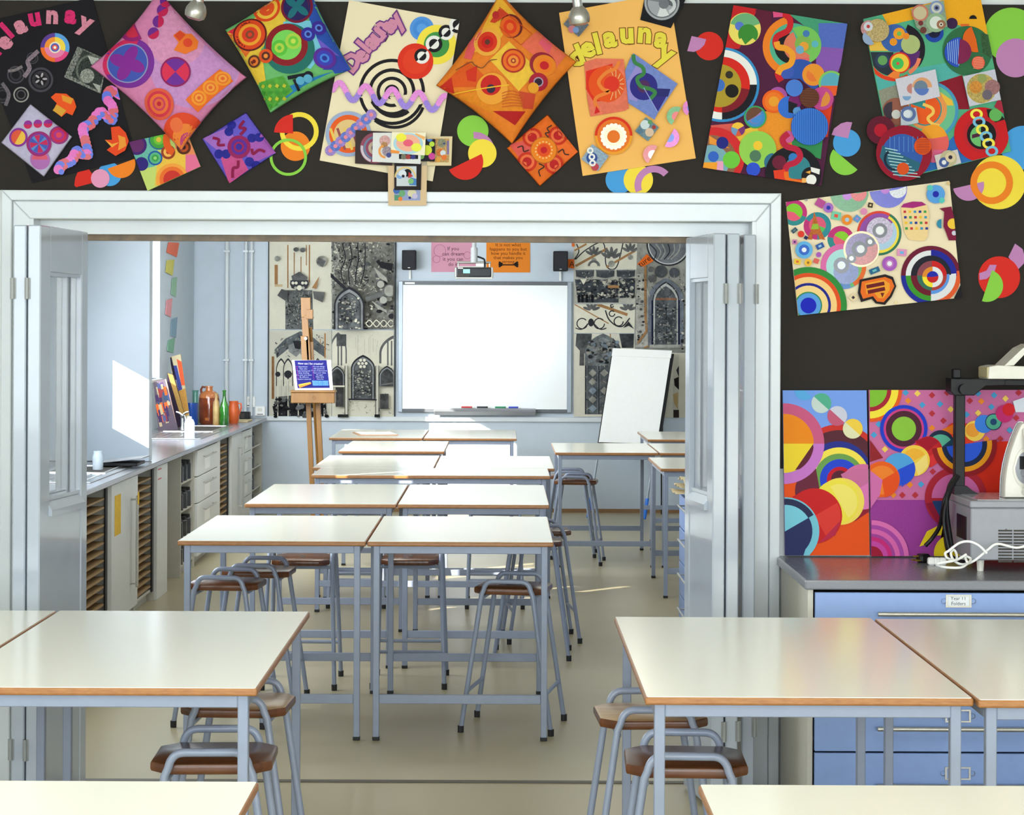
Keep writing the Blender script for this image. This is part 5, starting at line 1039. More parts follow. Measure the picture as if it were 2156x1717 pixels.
tear(1.25, -.034, -.028, M_BEIGE, 'panel_rim'); tear(1.0, -.036, -.03, M_GREYP, 'control_panel')
obj('dial', MB().lathe([(0, -.006), (.012, -.005), (.014, .006)], n=16, M=Matrix.Translation((-.004, -.037, .088)) @ Matrix.Rotation(R(90), 4, 'X')), M_CHROMED, ir)
obj('water_window', MB().box((-.02, -.0375, .1), (-.004, -.034, .145), .001), M_BLACK, ir)
obj('handle', MB().tube([(0, -.03, .02), (0, -.075, .04), (0, -.085, .12), (0, -.06, .2), (0, -.028, .235)], .012, 12), M_BEIGE, ir, True)
# ---- cables on the worktop
def cpath(pts, Y): return [at(u, v, y if y else Y) for u, v, y in pts]
def cable(name, label, paths, r, m, cat='cable'):
    root = None
    for q in paths:
        pp = [Vector(p) for p in catmull([tuple(p) for p in q], 6)]
        for p in pp: p.z = max(p.z, ZC + r)
        mb = MB().tube(pp, r, 8)
        if root is None: root = obj(name, mb, m, None, True); first = root
        else: obj('cable_loop', mb, m, root, True)
    centre(root); return tag(root, label, cat)
Yc = 6.70
cable('tangled_flex', 'tangled white cord in front of the overhead projector', [
    [at(2170, 1146, Yc), at(2140, 1154, Yc), at(2100, 1146, Yc), at(2078, 1160, Yc), at(2050, 1182, Yc), at(2025, 1189, Yc - .03), at(2008, 1180, Yc - .02), at(2002, 1166, Yc), at(2008, 1158, Yc + .02), at(2014, 1168, Yc), at(2012, 1180, Yc - .04), at(1995, 1176, Yc), at(1990, 1166, Yc), at(1998, 1160, Yc), at(2020, 1144, Yc), at(2042, 1141, Yc), at(2062, 1150, Yc - .01), at(2078, 1166, Yc - .02)],
    [at(2034, 1168, Yc - .01), at(2018, 1178, Yc - .03), at(2005, 1182, Yc - .06), at(1982, 1186, Yc - .05), at(1972, 1190, Yc - .05), at(1990, 1195, Yc - .09), at(2020, 1196, Yc - .09), at(2034, 1190, Yc - .06), at(2044, 1178, Yc), at(2032, 1172, Yc), at(2036, 1184, Yc - .04)]], .0042, M_PAPER, 'cable')
bc = cable('black_cable', 'bundle of black mains leads hanging from the projector post', [
    [at(2016, 1000, 7.03), at(1999, 1024, 7.03), at(1992, 1070, 7.02), at(1990, 1120, 7.02), at(1996, 1160, 7.0), at(2010, 1178, 6.95), at(2030, 1184, 6.9)],
    [at(2014, 1002, 7.05), at(1995, 1050, 7.0), at(1988, 1100, 6.98), at(2000, 1165, 6.96)],
    [at(2012, 1004, 7.04), at(1990, 1050, 7.0), at(1984, 1080, 7.02), at(1978, 1110, 7.04), at(1962, 1135, 7.06), at(1948, 1150, 7.06)],
    [at(2018, 1002, 7.02), at(1996, 1040, 7.0), at(1994, 1075, 6.99), at(1998, 1110, 6.99), at(2004, 1150, 6.98)]], .0075, M_BLACK)
pl = at(1944, 1158, 7.06)
r = thing('mains_plug', 'black mains plug with brass pins lying by the purple canvas', 'plug', (pl.x, 7.06, ZC), .4)
obj('plug_body', MB().box((-.022, -.02, 0), (.022, .02, .032), .008), M_BLACK, r)
for x, z in ((-.011, .01), (.011, .01), (0, .024)): obj('pin', MB().box((-.028 - .012, x - .003, z - .002), (-.02, x + .003, z + .003)), mat('brass', (206, 176, 70), .3, metal=.9), r)
for k, (u, v) in enumerate(((1960, 1164), (1972, 1166), (1984, 1168))):
    p = at(u, v, 7.0)
    tag(centre(obj('white_plug', MB().box((p.x - .012, 6.98, ZC), (p.x + .012, 7.01, ZC + .026), .005), M_PAPER)), ('left', 'middle', 'right')[k] + ' of the three small white plugs beside the black mains plug', 'plug', 'small white plugs on the worktop')
# ================================================================== LEFT COUNTER OF THE FAR ROOM
def YU(u):
    return -2.0193 / ((u - CX) / F + .0087)
def LT(name, label, cat, x, Y, z=0, group=None, rz=0): return thing(name, label, cat, LP(x, Y, z), TH + rz, group)
CB = ZC - .03; CDP = .58
def lobj(name, lo, hi, m, bev=0.0, parent=None):
    return obj(name, lbox(MB(), lo, hi, bev), m, parent)
o = obj('counter_top', lbox(MB(), (WX + .003, 8.6, CB), (0.012, 18.3, ZC), .005), M_GREYTOP)
tag(centre(o), 'long grey counter top under the left windows of the far room', 'worktop')
GCAB = 'storage units under the left counter'
def unit(Y0, Y1, name, label, kind):
    r = LT(name, label, 'cabinet', 0, Y0, 0, GCAB); L = Y1 - Y0; t = .016
    B = lambda nm, lo, hi, m, bev=.001, par=None: obj(nm, MB().box(lo, hi, bev), m, par or r)
    B('side_panel', (-CDP, 0, 0), (-.03, t, CB - .002), M_CABS); B('side_panel', (-CDP, L - t, 0), (-.03, L, CB - .002), M_CABS)
    B('back_panel', (-CDP, t, .06), (-CDP + .01, L - t, CB - .002), M_DARK); B('base_panel', (-CDP + .01, t, .06), (-.035, L - t, .076), M_CABS)
    B('plinth', (-.08, t, 0), (-.065, L - t, .06), M_CABS)
    if kind == 'tray':
        n = 15
        for k in range(n):
            z = .09 + k * (CB - .12) / n
            s = B('shelf', (-CDP + .015, t, z), (-.034, L - t - .012, z + .011), M_TAN, .0005)
        B('shelf_paper', (-CDP + .02, t + .01, .1), (-.16, L - t - .03, CB - .05), M_DARK)
        B('edge_strip', (-.034, L - .055, .06), (-.026, L, CB - .004), M_BLACK)
    if kind == 'door':
        d = B('door', (-.03, .006, .07), (-.008, L - .006, CB - .006), M_CABW, .002)
        mb = MB().box((.022, L * .70, .2), (.032, L * .70 + .045, CB - .11), .002)
        for z in (.22, CB - .13): mb.tube([(-.01, L * .70 + .01, z), (.024, L * .70 + .01, z)], .005, 8)
        obj('bar_handle', mb, M_CHROMED, d)
    if kind == 'panel':
        d = B('door', (-.03, .004, .0), (-.008, L - .004, CB - .006), M_CABW, .002)
        for z in (.74, .80): B('red_label', (-.0085, .03, z), (-.0075, .16, z + .008), mat('red_print', (206, 80, 90), .6), 0, d)
    if kind == 'jars':
        for z in (.24, .43, .62): B('shelf', (-CDP + .015, t, z), (-.04, L - t, z + .014), M_CABS)
    if kind == 'drawers':
        n = 4
        for k in range(n):
            z0, z1 = .07 + k * (CB - .08) / n, .07 + (k + 1) * (CB - .08) / n
            d = B('drawer', (-.03, .006, z0 + .003), (-.008, L * .86, z1 - .003), M_CABW, .002)
            hz = z1 - .06
            mb = MB().tube([(.016, L * .2, hz), (.016, L * .66, hz)], .006, 10)
            for y in (L * .24, L * .62): mb.tube([(-.01, y, hz), (.016, y, hz)], .004, 6)
            obj('bar_handle', mb, M_CHROMED, d, True)
            if k in (1, 2, 3): B('paper_label', (-.0085, L * .3, z0 + .03), (-.0075, L * .52, hz - .02), M_PAPER, 0, d)
        B('filler_panel', (-.03, L * .87, .07), (-.012, L - .004, CB - .006), M_CABW)
    return r
unit(9.55, 10.14, 'paper_rack', 'paper rack behind the left door leaf, nearest unit under the counter', 'tray')
unit(10.16, 10.80, 'paper_rack', 'paper rack of brown shelves next to the cupboard with the yellow note', 'tray')
cb = unit(10.82, YU(295), 'cupboard', 'white cupboard with a long handle and a yellow note', 'door')
unit(YU(295.5), YU(334), 'paper_rack', 'paper rack of brown shelves right of the yellow note cupboard', 'tray')
unit(YU(335), YU(357), 'cupboard', 'narrow white cupboard with small red labels before the knee gap', 'panel')
YJ = 13.42
unit(YJ, 14.02, 'open_shelf', 'open shelf unit with dark jars just past the knee gap', 'jars')
unit(14.04, YU(468), 'drawer_unit', 'drawer unit with paper labels right of the dark jars', 'drawers')
unit(YU(468.5), YU(490), 'paper_rack', 'small far paper rack with brown shelves', 'tray')
unit(YU(491), YU(512), 'cupboard', 'far white cupboard with a thin handle', 'door')
unit(YU(512.5), YU(535), 'drawer_unit', 'far drawer unit under the end of the counter', 'drawers')
unit(YU(535.5), 18.28, 'open_shelf', 'last open shelf unit at the far end of the counter', 'jars')
# yellow note with its tape, on the cupboard door
d = [c for c in cb.children if c.name.startswith('door')][0]
L = YU(295) - 10.82
obj('yellow_note', MB().box((-.0078, .09, .54), (-.0066, .27, .76), 0), mat('yellow_paper', (232, 186, 40), .7), d)
obj('yellow_tape', MB().box((.0325, L * .70, CB - .16), (.0335, L * .70 + .05, CB - .09), 0), mat('yellow_paper', (232, 186, 40), .7), d)
# jars and tins on the open shelves
M_JAR = mat('smoked_jar', (56, 56, 58), .2)
JG = 'dark jars on the open shelf past the knee gap'
n = 0
def dark_jar(x, Y, z, r, h, label, g):
    t = LT('jar', label, 'jar', x, Y, z, g)
    obj('jar_body', MB().lathe([(0, 0), (r, 0), (r, h * .8), (r * .7, h * .88)], n=16), M_JAR, t, True)
    obj('jar_lid', MB().lathe([(r * .8, h * .82), (r * .86, h * .84), (r * .86, h), (0, h)], n=16), M_BLACK, t, True)
for k, (z, nm) in enumerate(((.076, 'bottom'), (.254, 'second'), (.444, 'third'), (.634, 'top'))):
    for j, (dy, w) in enumerate(((.12, 'near'), (.30, 'middle'), (.48, 'far'))):
        dark_jar(-.082, YJ + dy, z + .0015, .05, .13, 'black lidded jar on the %s shelf past the knee gap, %s one' % (nm, w), JG)
    for j, (dy, w) in enumerate(((.13, 'near'), (.32, 'far'))):
        dark_jar(-.082, YU(535.5) + dy, z + .0015, .05, .13, 'black lidded jar on the %s shelf at the counter end, %s one' % (nm, w), 'dark jars on the open shelf at the counter end')
# ---- sinks, tap, things standing on the counter
def plate(Y0, Y1, x0, x1, label):
    r = LT('steel_sink', label, 'sink', 0, (Y0 + Y1) / 2, ZC); h = (Y1 - Y0) / 2
    obj('drainer_plate', MB().box((x0, -h, 0), (x1, h, .006), .002), M_STEEL, r)
    for k in range(7): obj('drain_rib', MB().tube([(x0 + .05 + k * (x1 - x0 - .1) / 6, -h + .05, .007), (x0 + .05 + k * (x1 - x0 - .1) / 6, -.06, .007)], .004, 8), M_STEEL, r, True)
    mb = MB(); pts = []
    for s in ((x0 + .05, .02), (x1 - .05, .02), (x1 - .05, h - .05), (x0 + .05, h - .05)): pts.append((*s, .009))
    obj('bowl_rim', mb.tube(pts, .006, 8, closed=True), M_STEEL, r, True)
    obj('bowl', MB().box((x0 + .06, .03, .0055), (x1 - .06, h - .06, .0072)), M_DARK, r)
    return r
plate(10.5, 11.75, -.5, -.06, 'stainless steel sink and drainer before the grey pier')
plate(14.7, 16.6, -.56, -.08, 'stainless steel sink past the pier, with the tap and soap bottle')
def lathe_thing(name, label, cat, u, v, prof, m, parts=(), group=None, dx=0):
    p = atz(u, v, ZC); r = thing(name, label, cat, (p.x + dx, p.y, ZC), 0, group)
    s = p.y / F
    obj(name.split('_')[-1] + '_body', MB().lathe([(a * s, b * s) for a, b in prof], n=28), m, r, True)
    return r, s
G_BROWN = mat('brown_salt_glaze', (134, 62, 30), .12, c2=(104, 44, 20), scale=14, coat=.5)
G_TOP = mat('honey_glaze', (186, 110, 56), .12, c2=(160, 90, 44), scale=14, coat=.5)
G_GREEN = mat('green_bottle_glass', (40, 120, 30), .06, spec=.8, c2=(20, 70, 16), scale=10, coat=.5)
G_TEAL = mat('teal_bottle_glass', (84, 150, 130), .08, spec=.8, alpha=.75)
G_BLUE = mat('blue_glaze', (24, 62, 136), .2)
G_ORANGE = mat('orange_terracotta', (206, 92, 32), .4, c2=(180, 74, 24), scale=12)
G_CLEAR = mat('clear_plastic', (226, 238, 248), .06, alpha=.55, spec=.8)
r, s = lathe_thing('stoneware_jug', 'big brown stoneware jug on the counter', 'jug', 440, 893, [(0, 0), (18, 0), (21, 3), (22, 14), (22, 50), (21, 56)], G_BROWN)
obj('jug_shoulder', MB().lathe([(a * s, b * s) for a, b in ((21.3, 55), (20, 62), (15, 67), (8, 70), (7, 76), (8.5, 77), (8, 80), (0, 80))], n=28), G_TOP, r, True)
obj('jug_handle', MB().tube([Vector(p) * s for p in ((-8, 0, 77), (-14, 0, 78), (-17, 0, 72), (-16, 0, 64))], 2.4 * s, 10), G_BROWN, r, True)
obj('maker_stamp', MB().box((-5 * s, -22.4 * s, 8 * s), (3 * s, -21.5 * s, 14 * s), 0), G_TOP, r)
r, s = lathe_thing('cream_bottle', 'slim cream and brown stoneware bottle in front of the brown jug', 'bottle', 455, 896, [(0, 0), (6.5, 0), (7, 2), (7, 44), (6, 50), (3, 54), (3, 66), (3.6, 68), (0, 68)], mat('cream_stoneware', (196, 168, 110), .3, c2=(150, 110, 60), scale=10), group=None)
r, s = lathe_thing('glass_bottle', 'green glass bottle beside the brown jug', 'bottle', 472, 896, [(0, 0), (9.5, 0), (10, 2), (10, 36), (8, 44), (4.5, 52), (3.4, 60), (3.2, 70), (4, 71), (4, 74), (0, 74)], G_GREEN)
r, s = lathe_thing('glass_bottle', 'teal glass bottle behind the blue pot', 'bottle', 411, 889, [(0, 0), (12, 0), (12.5, 3), (12.5, 28), (9, 36), (6, 42), (6, 64), (7, 65), (7, 67), (0, 67)], G_TEAL)
r, s = lathe_thing('blue_pot', 'dark blue glazed pot near the tap', 'pot', 402, 896, [(0, 0), (14, 0), (15, 2), (15, 47), (14, 47), (13.5, 40), (0, 40)], G_BLUE)
r, s = lathe_thing('terracotta_jug', 'orange terracotta jug at the right end of the pots', 'jug', 492, 892, [(0, 0), (9, 0), (11.5, 10), (12, 24), (10.5, 36), (9, 41), (10, 47), (9, 47), (8, 42), (0, 40)], G_ORANGE)
obj('jug_handle', MB().tube([Vector(p) * s for p in ((9, 0, 42), (15, 0, 42), (16, 0, 34), (13, 0, 24), (11, 0, 18))], 1.8 * s, 10), G_ORANGE, r, True)
r, s = lathe_thing('soap_bottle', 'clear plastic soap bottle standing in front of the tap', 'bottle', 399, 925, [(0, 0), (10.5, 0), (11, 1), (11, 34), (8, 41), (4, 43), (0, 43)], G_CLEAR)
obj('cap', MB().lathe([(4.4 * s, 41 * s), (4.6 * s, 47 * s), (0, 48 * s)], n=16), M_PAPER, r, True)
r, s = lathe_thing('glass_jar', 'clear glass jar on the steel drainer before the pier', 'jar', 206, 992, [(0, 0), (10, 0), (11, 2), (11.5, 30), (9, 37), (9.5, 42), (8.5, 42), (8, 36), (10, 30), (9.5, 3), (0, 3)], G_CLEAR)
p = atz(384, 908, ZC); r = thing('tap', 'chrome tap of the far sink', 'tap', (p.x, p.y, ZC + .0095)); s = p.y / F
obj('tap_body', MB().lathe([(0, 0), (6 * s, 0), (5 * s, 4 * s), (3.4 * s, 8 * s), (3.4 * s, 26 * s), (5 * s, 30 * s), (0, 32 * s)], n=16), M_CHROME, r, True)
obj('spout', MB().tube([Vector(q) * s for q in ((0, 0, 26), (4, -10, 30), (9, -22, 29), (11, -26, 24), (11, -27, 18))], 2.4 * s, 10), M_CHROME, r, True)
for sx in (-1, 1): obj('lever', MB().tube([Vector(q) * s for q in ((0, 0, 31), (sx * 7, 0, 36), (sx * 13, 0, 38))], 2.0 * s, 8), M_CHROME, r, True)
# dark tray tilted on the drainer
p = atz(258, 986, ZC); r = thing('tray', 'flat dark tray lying on the steel drainer', 'tray', (p.x - .01, p.y + .1, ZC + .012), TH)
obj('tray_base', MB().box((-.13, -.14, 0), (.1, .14, .02), .004), M_BLACK, r)
obj('tray_lid', MB().box((-.13, -.14, 0), (.13, .14, .006), .002, M=Matrix.Translation((0, 0, .03)) @ Matrix.Rotation(R(-6), 4, 'Y')), M_GREYP, r)
# pictures leaning in the window corner
def board(name, label, pts, Y, th, c, deco):
    P = [at(u, v, Y) for u, v in pts]
    o = obj(name, MB().prism([(p.x, p.z) for p in P], 1, Y, Y + th), PAINT)
    o.data.color_attributes.new('Col', 'FLOAT_COLOR', 'POINT').data.foreach_set('color', [x for _ in o.data.vertices for x in (*pig(c), 0)])
    centre(o); tag(o, label, 'painting', 'boards leaning in the window corner'); A = Art(wallmap(Y), pts); deco(A); A.build(o)
random.seed(3)
def patches(A, x0, y0, x1, y1, n, cs, lean):
    for k in range(n):
        x, y = random.uniform(x0, x1), random.uniform(y0, y1); w, h = random.uniform(3, 8), random.uniform(8, 20)
        A.poly([(x, y), (x + w, y - 2), (x + w + lean * h, y + h), (x + lean * h, y + h + 2)], random.choice(cs))
board('painted_board', 'pale board with orange and blue strips leaning highest in the corner', [(358, 752), (380, 746), (402, 900.5), (374, 901)], 16.75, .02, (206, 190, 150), lambda A: A.poly([(372, 756), (382, 762), (392, 812), (382, 812)], (220, 90, 50)).poly([(364, 770), (372, 770), (384, 820), (376, 824)], (60, 70, 140)).poly([(376, 824), (394, 816), (399, 870), (388, 880)], (206, 150, 70), .3).poly([(357, 754), (361, 752), (372, 800), (366, 800)], (30, 20, 40)))
board('painted_board', 'dark ochre edged board leaning between the other boards', [(352, 786), (366, 790), (396, 904), (356, 904.5)], 16.4, .02, (40, 26, 44), lambda A: A.poly([(353, 786), (364, 790), (388, 870), (380, 876)], (176, 136, 70), .3))
board('painted_board', 'patchwork painted board at the window edge', [(323, 805), (350, 798), (376, 910.5), (334, 911)], 15.9, .02, (96, 84, 96), lambda A: (patches(A, 326, 806, 352, 880, 34, [(150, 60, 60), (84, 90, 130), (226, 100, 40), (190, 170, 130), (70, 50, 90), (60, 80, 110)], .25), A.line([(349, 799), (373, 892)], 3, (206, 160, 140))))
# board under the pots and bits at the end of the counter
p0, p1 = LP(-.60, 16.75, ZC), LP(-.22, 17.75, ZC)
for nm, lb, x, Y, wx, wy, m in (('cutting_board', 'thin wooden board lying at the far end of the counter', -.17, 17.6, .22, .34, mat('pale_board', (214, 190, 140), .5)),):
    r = LT(nm, lb, 'board', x, Y, ZC + .0005); obj('board_plate', MB().box((-wx / 2, -wy / 2, 0), (wx / 2, wy / 2, .012), .002), m, r)
p = at(516, 872, 18.1); r = thing('radio', 'small black box at the end of the counter', 'box', (p.x, 18.1, ZC)); obj('case', MB().box((-.045, -.05, 0), (.045, .05, .065), .006), M_BLACK, r); obj('front_plate', MB().box((-.04, -.052, .01), (.0, -.05, .055)), M_DARK, r)
# bunting of card pieces on the left wall by the window
for k, (v0, v1, u0, u1, c, nm) in enumerate(((508, 540, 352, 378, (232, 110, 76), 'orange'), (545, 580, 350, 368, (206, 196, 90), 'yellow'), (583, 626, 362, 374, (150, 190, 160), 'pale green'), (628, 668, 350, 364, (226, 150, 156), 'pink'), (668, 712, 361, 375, (130, 160, 180), 'grey blue'), (712, 744, 354, 370, (130, 180, 150), 'sea green'))):
    def onwall(u):
        a = (u - CX) / F; x = WX + .012   # left wall plane: solve for Y
        return (-2.0193 + x) / (a + .0087)
    Y0, Y1 = onwall(u0), onwall(u1)
    z1, z0 = CZ - (v0 - CY + 3) * (Y0 + Y1) / 2 / F, CZ - (v1 - CY + 3) * (Y0 + Y1) / 2 / F
    h = (Y1 - Y0) / 2; r = LT('card_scrap', '%s card scrap hanging on the wall beside the far window' % nm, 'card', WX + .004, (Y0 + Y1) / 2, z0, 'card scraps hanging by the far window')
    obj('card_piece', MB().prism([(-h, 0.02), (h * .6, 0), (h, z1 - z0), (-h * .7, z1 - z0 - .02)], 0, 0, .004), mat('card_%s' % nm.replace(' ', '_'), c, .7), r)
# ================================================================== FAR WALL
def fl(u, v, Y=FW - .03): return at(u, v, Y)
def pipe(u, label, r=.02):
    p = at(u, 700, FW - .045); t = thing('wall_pipe', label, 'pipe', (p.x, FW - .045, ZC + .02), group='white pipes in the far left corner')
    obj('pipe_run', MB().tube([(0, 0, 0), (0, 0, 3 - ZC - .025)], r, 12), M_WHITE, t, True)
    for z in (.5, 1.5): obj('pipe_clip', MB().box((-r - .008, -r - .004, z), (r + .008, .04, z + .02), .002), M_WHITE, t)
pipe(477, 'white pipe in the corner nearest the window'); pipe(517, 'white pipe left of the drawings, left of two', .016); pipe(529, 'white pipe left of the drawings, right of two', .016)
for u0, u1, v0, v1, lb in ((516, 537, 835, 858, 'upper white wall socket at the counter end'), (537, 558, 856, 876, 'lower white wall socket at the counter end')):
    a, b = at(u0, v1, FW - .03), at(u1, v0, FW - .03); t = thing('wall_socket', lb, 'socket', ((a.x + b.x) / 2, FW - .03, a.z), group='white wall sockets')
    w, h = (b.x - a.x) / 2, b.z - a.z
    obj('face_plate', MB().box((-w, 0, 0), (w, .028, h), .004), M_PAPER, t); obj('switch', MB().box((-.018, -.005, h * .5), (.018, .001, h * .8), .002), M_BEIGE, t)
    obj('outlet_slot', MB().box((-w * .6, -.001, h * .12), (w * .6, .0005, h * .2)), M_DARK, t)
# ---- charcoal drawings
DK, MD, LT_, CRM, TN = (50, 50, 54), (112, 112, 110), (176, 174, 162), (232, 226, 204), (176, 130, 84)
def arch_pts(x, w, y0, ysp, ytop, n=8):
    """pointed arch outline: base y0, springing ysp, apex ytop"""
    L = [(x - w, y0), (x - w, ysp)]
    for k in range(1, n + 1):
        t = R(60) * k / n; L.append((x - (2 * w * math.cos(t) - w), ysp + (ytop - ysp) * math.sin(t) / math.sin(R(60))))
    return L + [(2 * x - p[0], p[1]) for p in L[::-1][1:]]
def gothic(A, x, w, y0, ysp, ytop, dark=MD, n=.6):
    A.poly(arch_pts(x, w, y0, ysp, ytop), DK, .3).poly(arch_pts(x, w * .9, y0, ysp, ytop + w * .18), (150, 152, 152), .3).poly(arch_pts(x, w * .76, y0, ysp, ytop + w * .38), (64, 64, 68), .2).poly(arch_pts(x, w * .7, y0, ysp, ytop + w * .46), dark, n)
def scribble(A, x0, y0, x1, y1, n, cs=(DK, MD, LT_, CRM), w=(1.5, 4)):
    for k in range(n):
        x, y = random.uniform(x0, x1), random.uniform(y0, y1); a = random.uniform(0, 6.28); r = random.uniform(5, 16)
        P = [(x, y)]
        for i in range(4):
            a += random.uniform(-.9, .9); P.append((P[-1][0] + r * .5 * math.cos(a), P[-1][1] + r * .5 * math.sin(a)))
        A.curve(P, random.uniform(*w), random.choice(cs), .3, 3)
def blobs(A, x0, y0, x1, y1, n, cs=(DK, MD, LT_, CRM), r=(2, 7)):
    for k in range(n): A.disc(random.uniform(x0, x1), random.uniform(y0, y1), random.uniform(*r), random.choice(cs), n=.5, ey=random.uniform(.5, 1))
def drips(A, x0, x1, y0, y1, n, c=MD):
    for k in range(n):
        x = random.uniform(x0, x1); a = random.uniform(y0, y0 + (y1 - y0) * .4); A.line([(x, a), (x + random.uniform(-1, 1), random.uniform(a + 10, y1))], random.uniform(.8, 1.8), c)
GD = 'charcoal drawings on the far wall'
def drawing(label, pts, c, fn, k=0, n=.06):
    Y = FW - .012 - .004 * k
    o = slab('charcoal_drawing', pts, Y, .008, CHARC, c, n); tag(o, label, 'drawing', GD)
    A = Art(wallmap(Y), pts, .00025, .0005); A.cur['m'] = CHARC; A.cur['name'] = 'charcoal_marks'; fn(A); A.build(o); return o
random.seed(11)
def d1(A):
    A.frame(560, 500, 4.404)
    for x, y0, y1 in ((203, 70, 470), (262, 140, 400), (325, 180, 360), (403, 70, 420), (375, 70, 260)): A.line([(x, y0), (x, y1)], 12 if x in (203, 403) else 9, TN, .2)
    A.line([(95, 255), (95, 455)], 30, TN, .2).line([(80, 447), (155, 447)], 22, (206, 180, 140))
    A.poly([(180, 490), (430, 490), (440, 860), (180, 860)], (118, 120, 118), .5)
    scribble(A, 185, 500, 435, 850, 120, (DK, MD, LT_), (3, 7))
    for k in range(60): A.disc(random.uniform(190, 430), random.uniform(520, 850), 6, random.choice((DK, LT_)), n=.3)
    A.disc(270, 430, 42, DK).disc(360, 430, 42, DK).disc(315, 380, 40, MD, n=.4).poly([(230, 400), (400, 400), (390, 470), (315, 500), (240, 470)], (70, 70, 74), .3)
    for x in (255, 285, 345, 375): A.disc(x, 425, 14, CRM)
    A.disc(315, 470, 24, CRM).disc(280, 470, 14, LT_).disc(350, 470, 14, LT_).poly([(240, 360), (315, 320), (390, 370), (380, 400), (250, 400)], MD, .5)
    A.poly([(110, 540), (150, 480), (210, 500), (200, 600)], MD, .5).poly([(440, 500), (550, 510), (530, 605), (450, 570)], MD, .5).poly([(430, 470), (500, 360), (470, 480)], TN, .3)
    A.disc(285, 115, 26, MD, n=.5, ey=.8).disc(345, 120, 26, MD, n=.5, ey=.8).disc(520, 225, 50, LT_, n=.6).poly([(490, 190), (560, 220), (530, 280), (480, 240)], MD, .5).disc(110, 200, 26, LT_, n=.5)
drawing('cream charcoal drawing of a tower with orange drip lines, behind the easel top', [(567, 486), (698, 486), (699, 694), (567, 694)], CRM, d1)
def d2(A):
    A.frame(560, 500, 4.404)
    scribble(A, 615, 40, 1190, 860, 330, w=(2.5, 9)); blobs(A, 615, 40, 1190, 860, 150, r=(4, 20)); blobs(A, 930, 250, 1190, 760, 26, (MD, LT_, (150, 150, 146), DK), (12, 34)); scribble(A, 620, 60, 960, 460, 160, (LT_, DK, CRM), (3, 9))
    for k in range(5): A.curve([(650 + k * 70, 60), (690 + k * 60, 200), (640 + k * 70, 320), (690 + k * 50, 440)], 10, random.choice((LT_, DK)), .2)
    A.poly([(610, 330), (760, 470), (740, 490), (610, 370)], DK, .2)
    gothic(A, 785, 140, 870, 640, 460, (120, 124, 124), .7); blobs(A, 690, 560, 885, 860, 120, (CRM, LT_, DK, MD), (4, 14))
    A.bull(1160, 500, 60, MD, 52, LT_, n=.3).bull(1075, 440, 40, DK, 34, LT_).disc(1100, 585, 34, LT_).poly([(1010, 280), (1130, 380), (1140, 420), (1060, 380)], LT_, .2).poly([(990, 590), (1130, 680), (1130, 700), (1050, 660)], LT_, .2).poly([(1030, 230), (1190, 250), (1180, 320), (1080, 290)], (40, 40, 44)).poly([(930, 560), (1090, 510), (1100, 550), (950, 600)], MD, .2)
    for k in range(4): A.curve([(940 + k * 66, 800), (970 + k * 66, 770), (1000 + k * 66, 800), (970 + k * 66, 830), (940 + k * 66, 800)], 8, CRM)
drawing('dense charcoal drawing with a pointed arch window and roses', [(699, 486), (830, 486), (830, 694), (700, 694)], (150, 148, 138), d2, n=.5)
def d3(A):
    A.frame(560, 500, 4.404)
    A.poly([(80, 1040), (180, 940), (320, 870), (440, 930), (560, 1030), (540, 1110), (400, 1010), (200, 1040), (100, 1120)], (110, 116, 118), .5).poly([(210, 1000), (350, 940), (330, 1060), (280, 1110), (210, 1060)], (150, 152, 150), .3).poly([(250, 960), (330, 960), (320, 1040), (270, 1030)], DK, .4)
    for x in (140, 205, 480): A.poly(arch_pts(x, 46, 1380, 1230, 1120), (60, 60, 62)).poly(arch_pts(x, 38, 1380, 1230, 1140), CRM, .2)
    A.bull(205, 1270, 36, DK).poly([(165, 1260), (245, 1260), (205, 1320)], DK).disc(110, 1270, 24, DK)
    A.poly([(90, 1480), (560, 1440), (560, 1670), (90, 1670)], (130, 130, 124), .8).poly([(60, 1570), (200, 1500), (200, 1660), (80, 1660)], (40, 40, 42), .6).poly([(220, 1540), (560, 1560), (540, 1670), (220, 1670)], (44, 44, 46), .7)
    for x in (110, 205, 300, 540): A.line([(x, 1380), (x, 1660)], 10, CRM, .1)
    A.line([(65, 1105), (65, 1500)], 24, (150, 110, 70), .2).line([(548, 890), (548, 1120)], 13, TN).line([(504, 940), (504, 990)], 7, TN); drips(A, 90, 560, 1300, 1650, 12, DK); scribble(A, 80, 880, 570, 1120, 60, (LT_, MD, DK), (3, 8)); blobs(A, 80, 1500, 570, 1665, 90, (DK, MD, (30, 30, 32), (150, 150, 140)), (6, 26))
drawing('charcoal drawing of vaults with a dark heart, behind the easel tray', [(567, 696), (698, 696), (698, 880), (567, 880)], (214, 210, 190), d3)
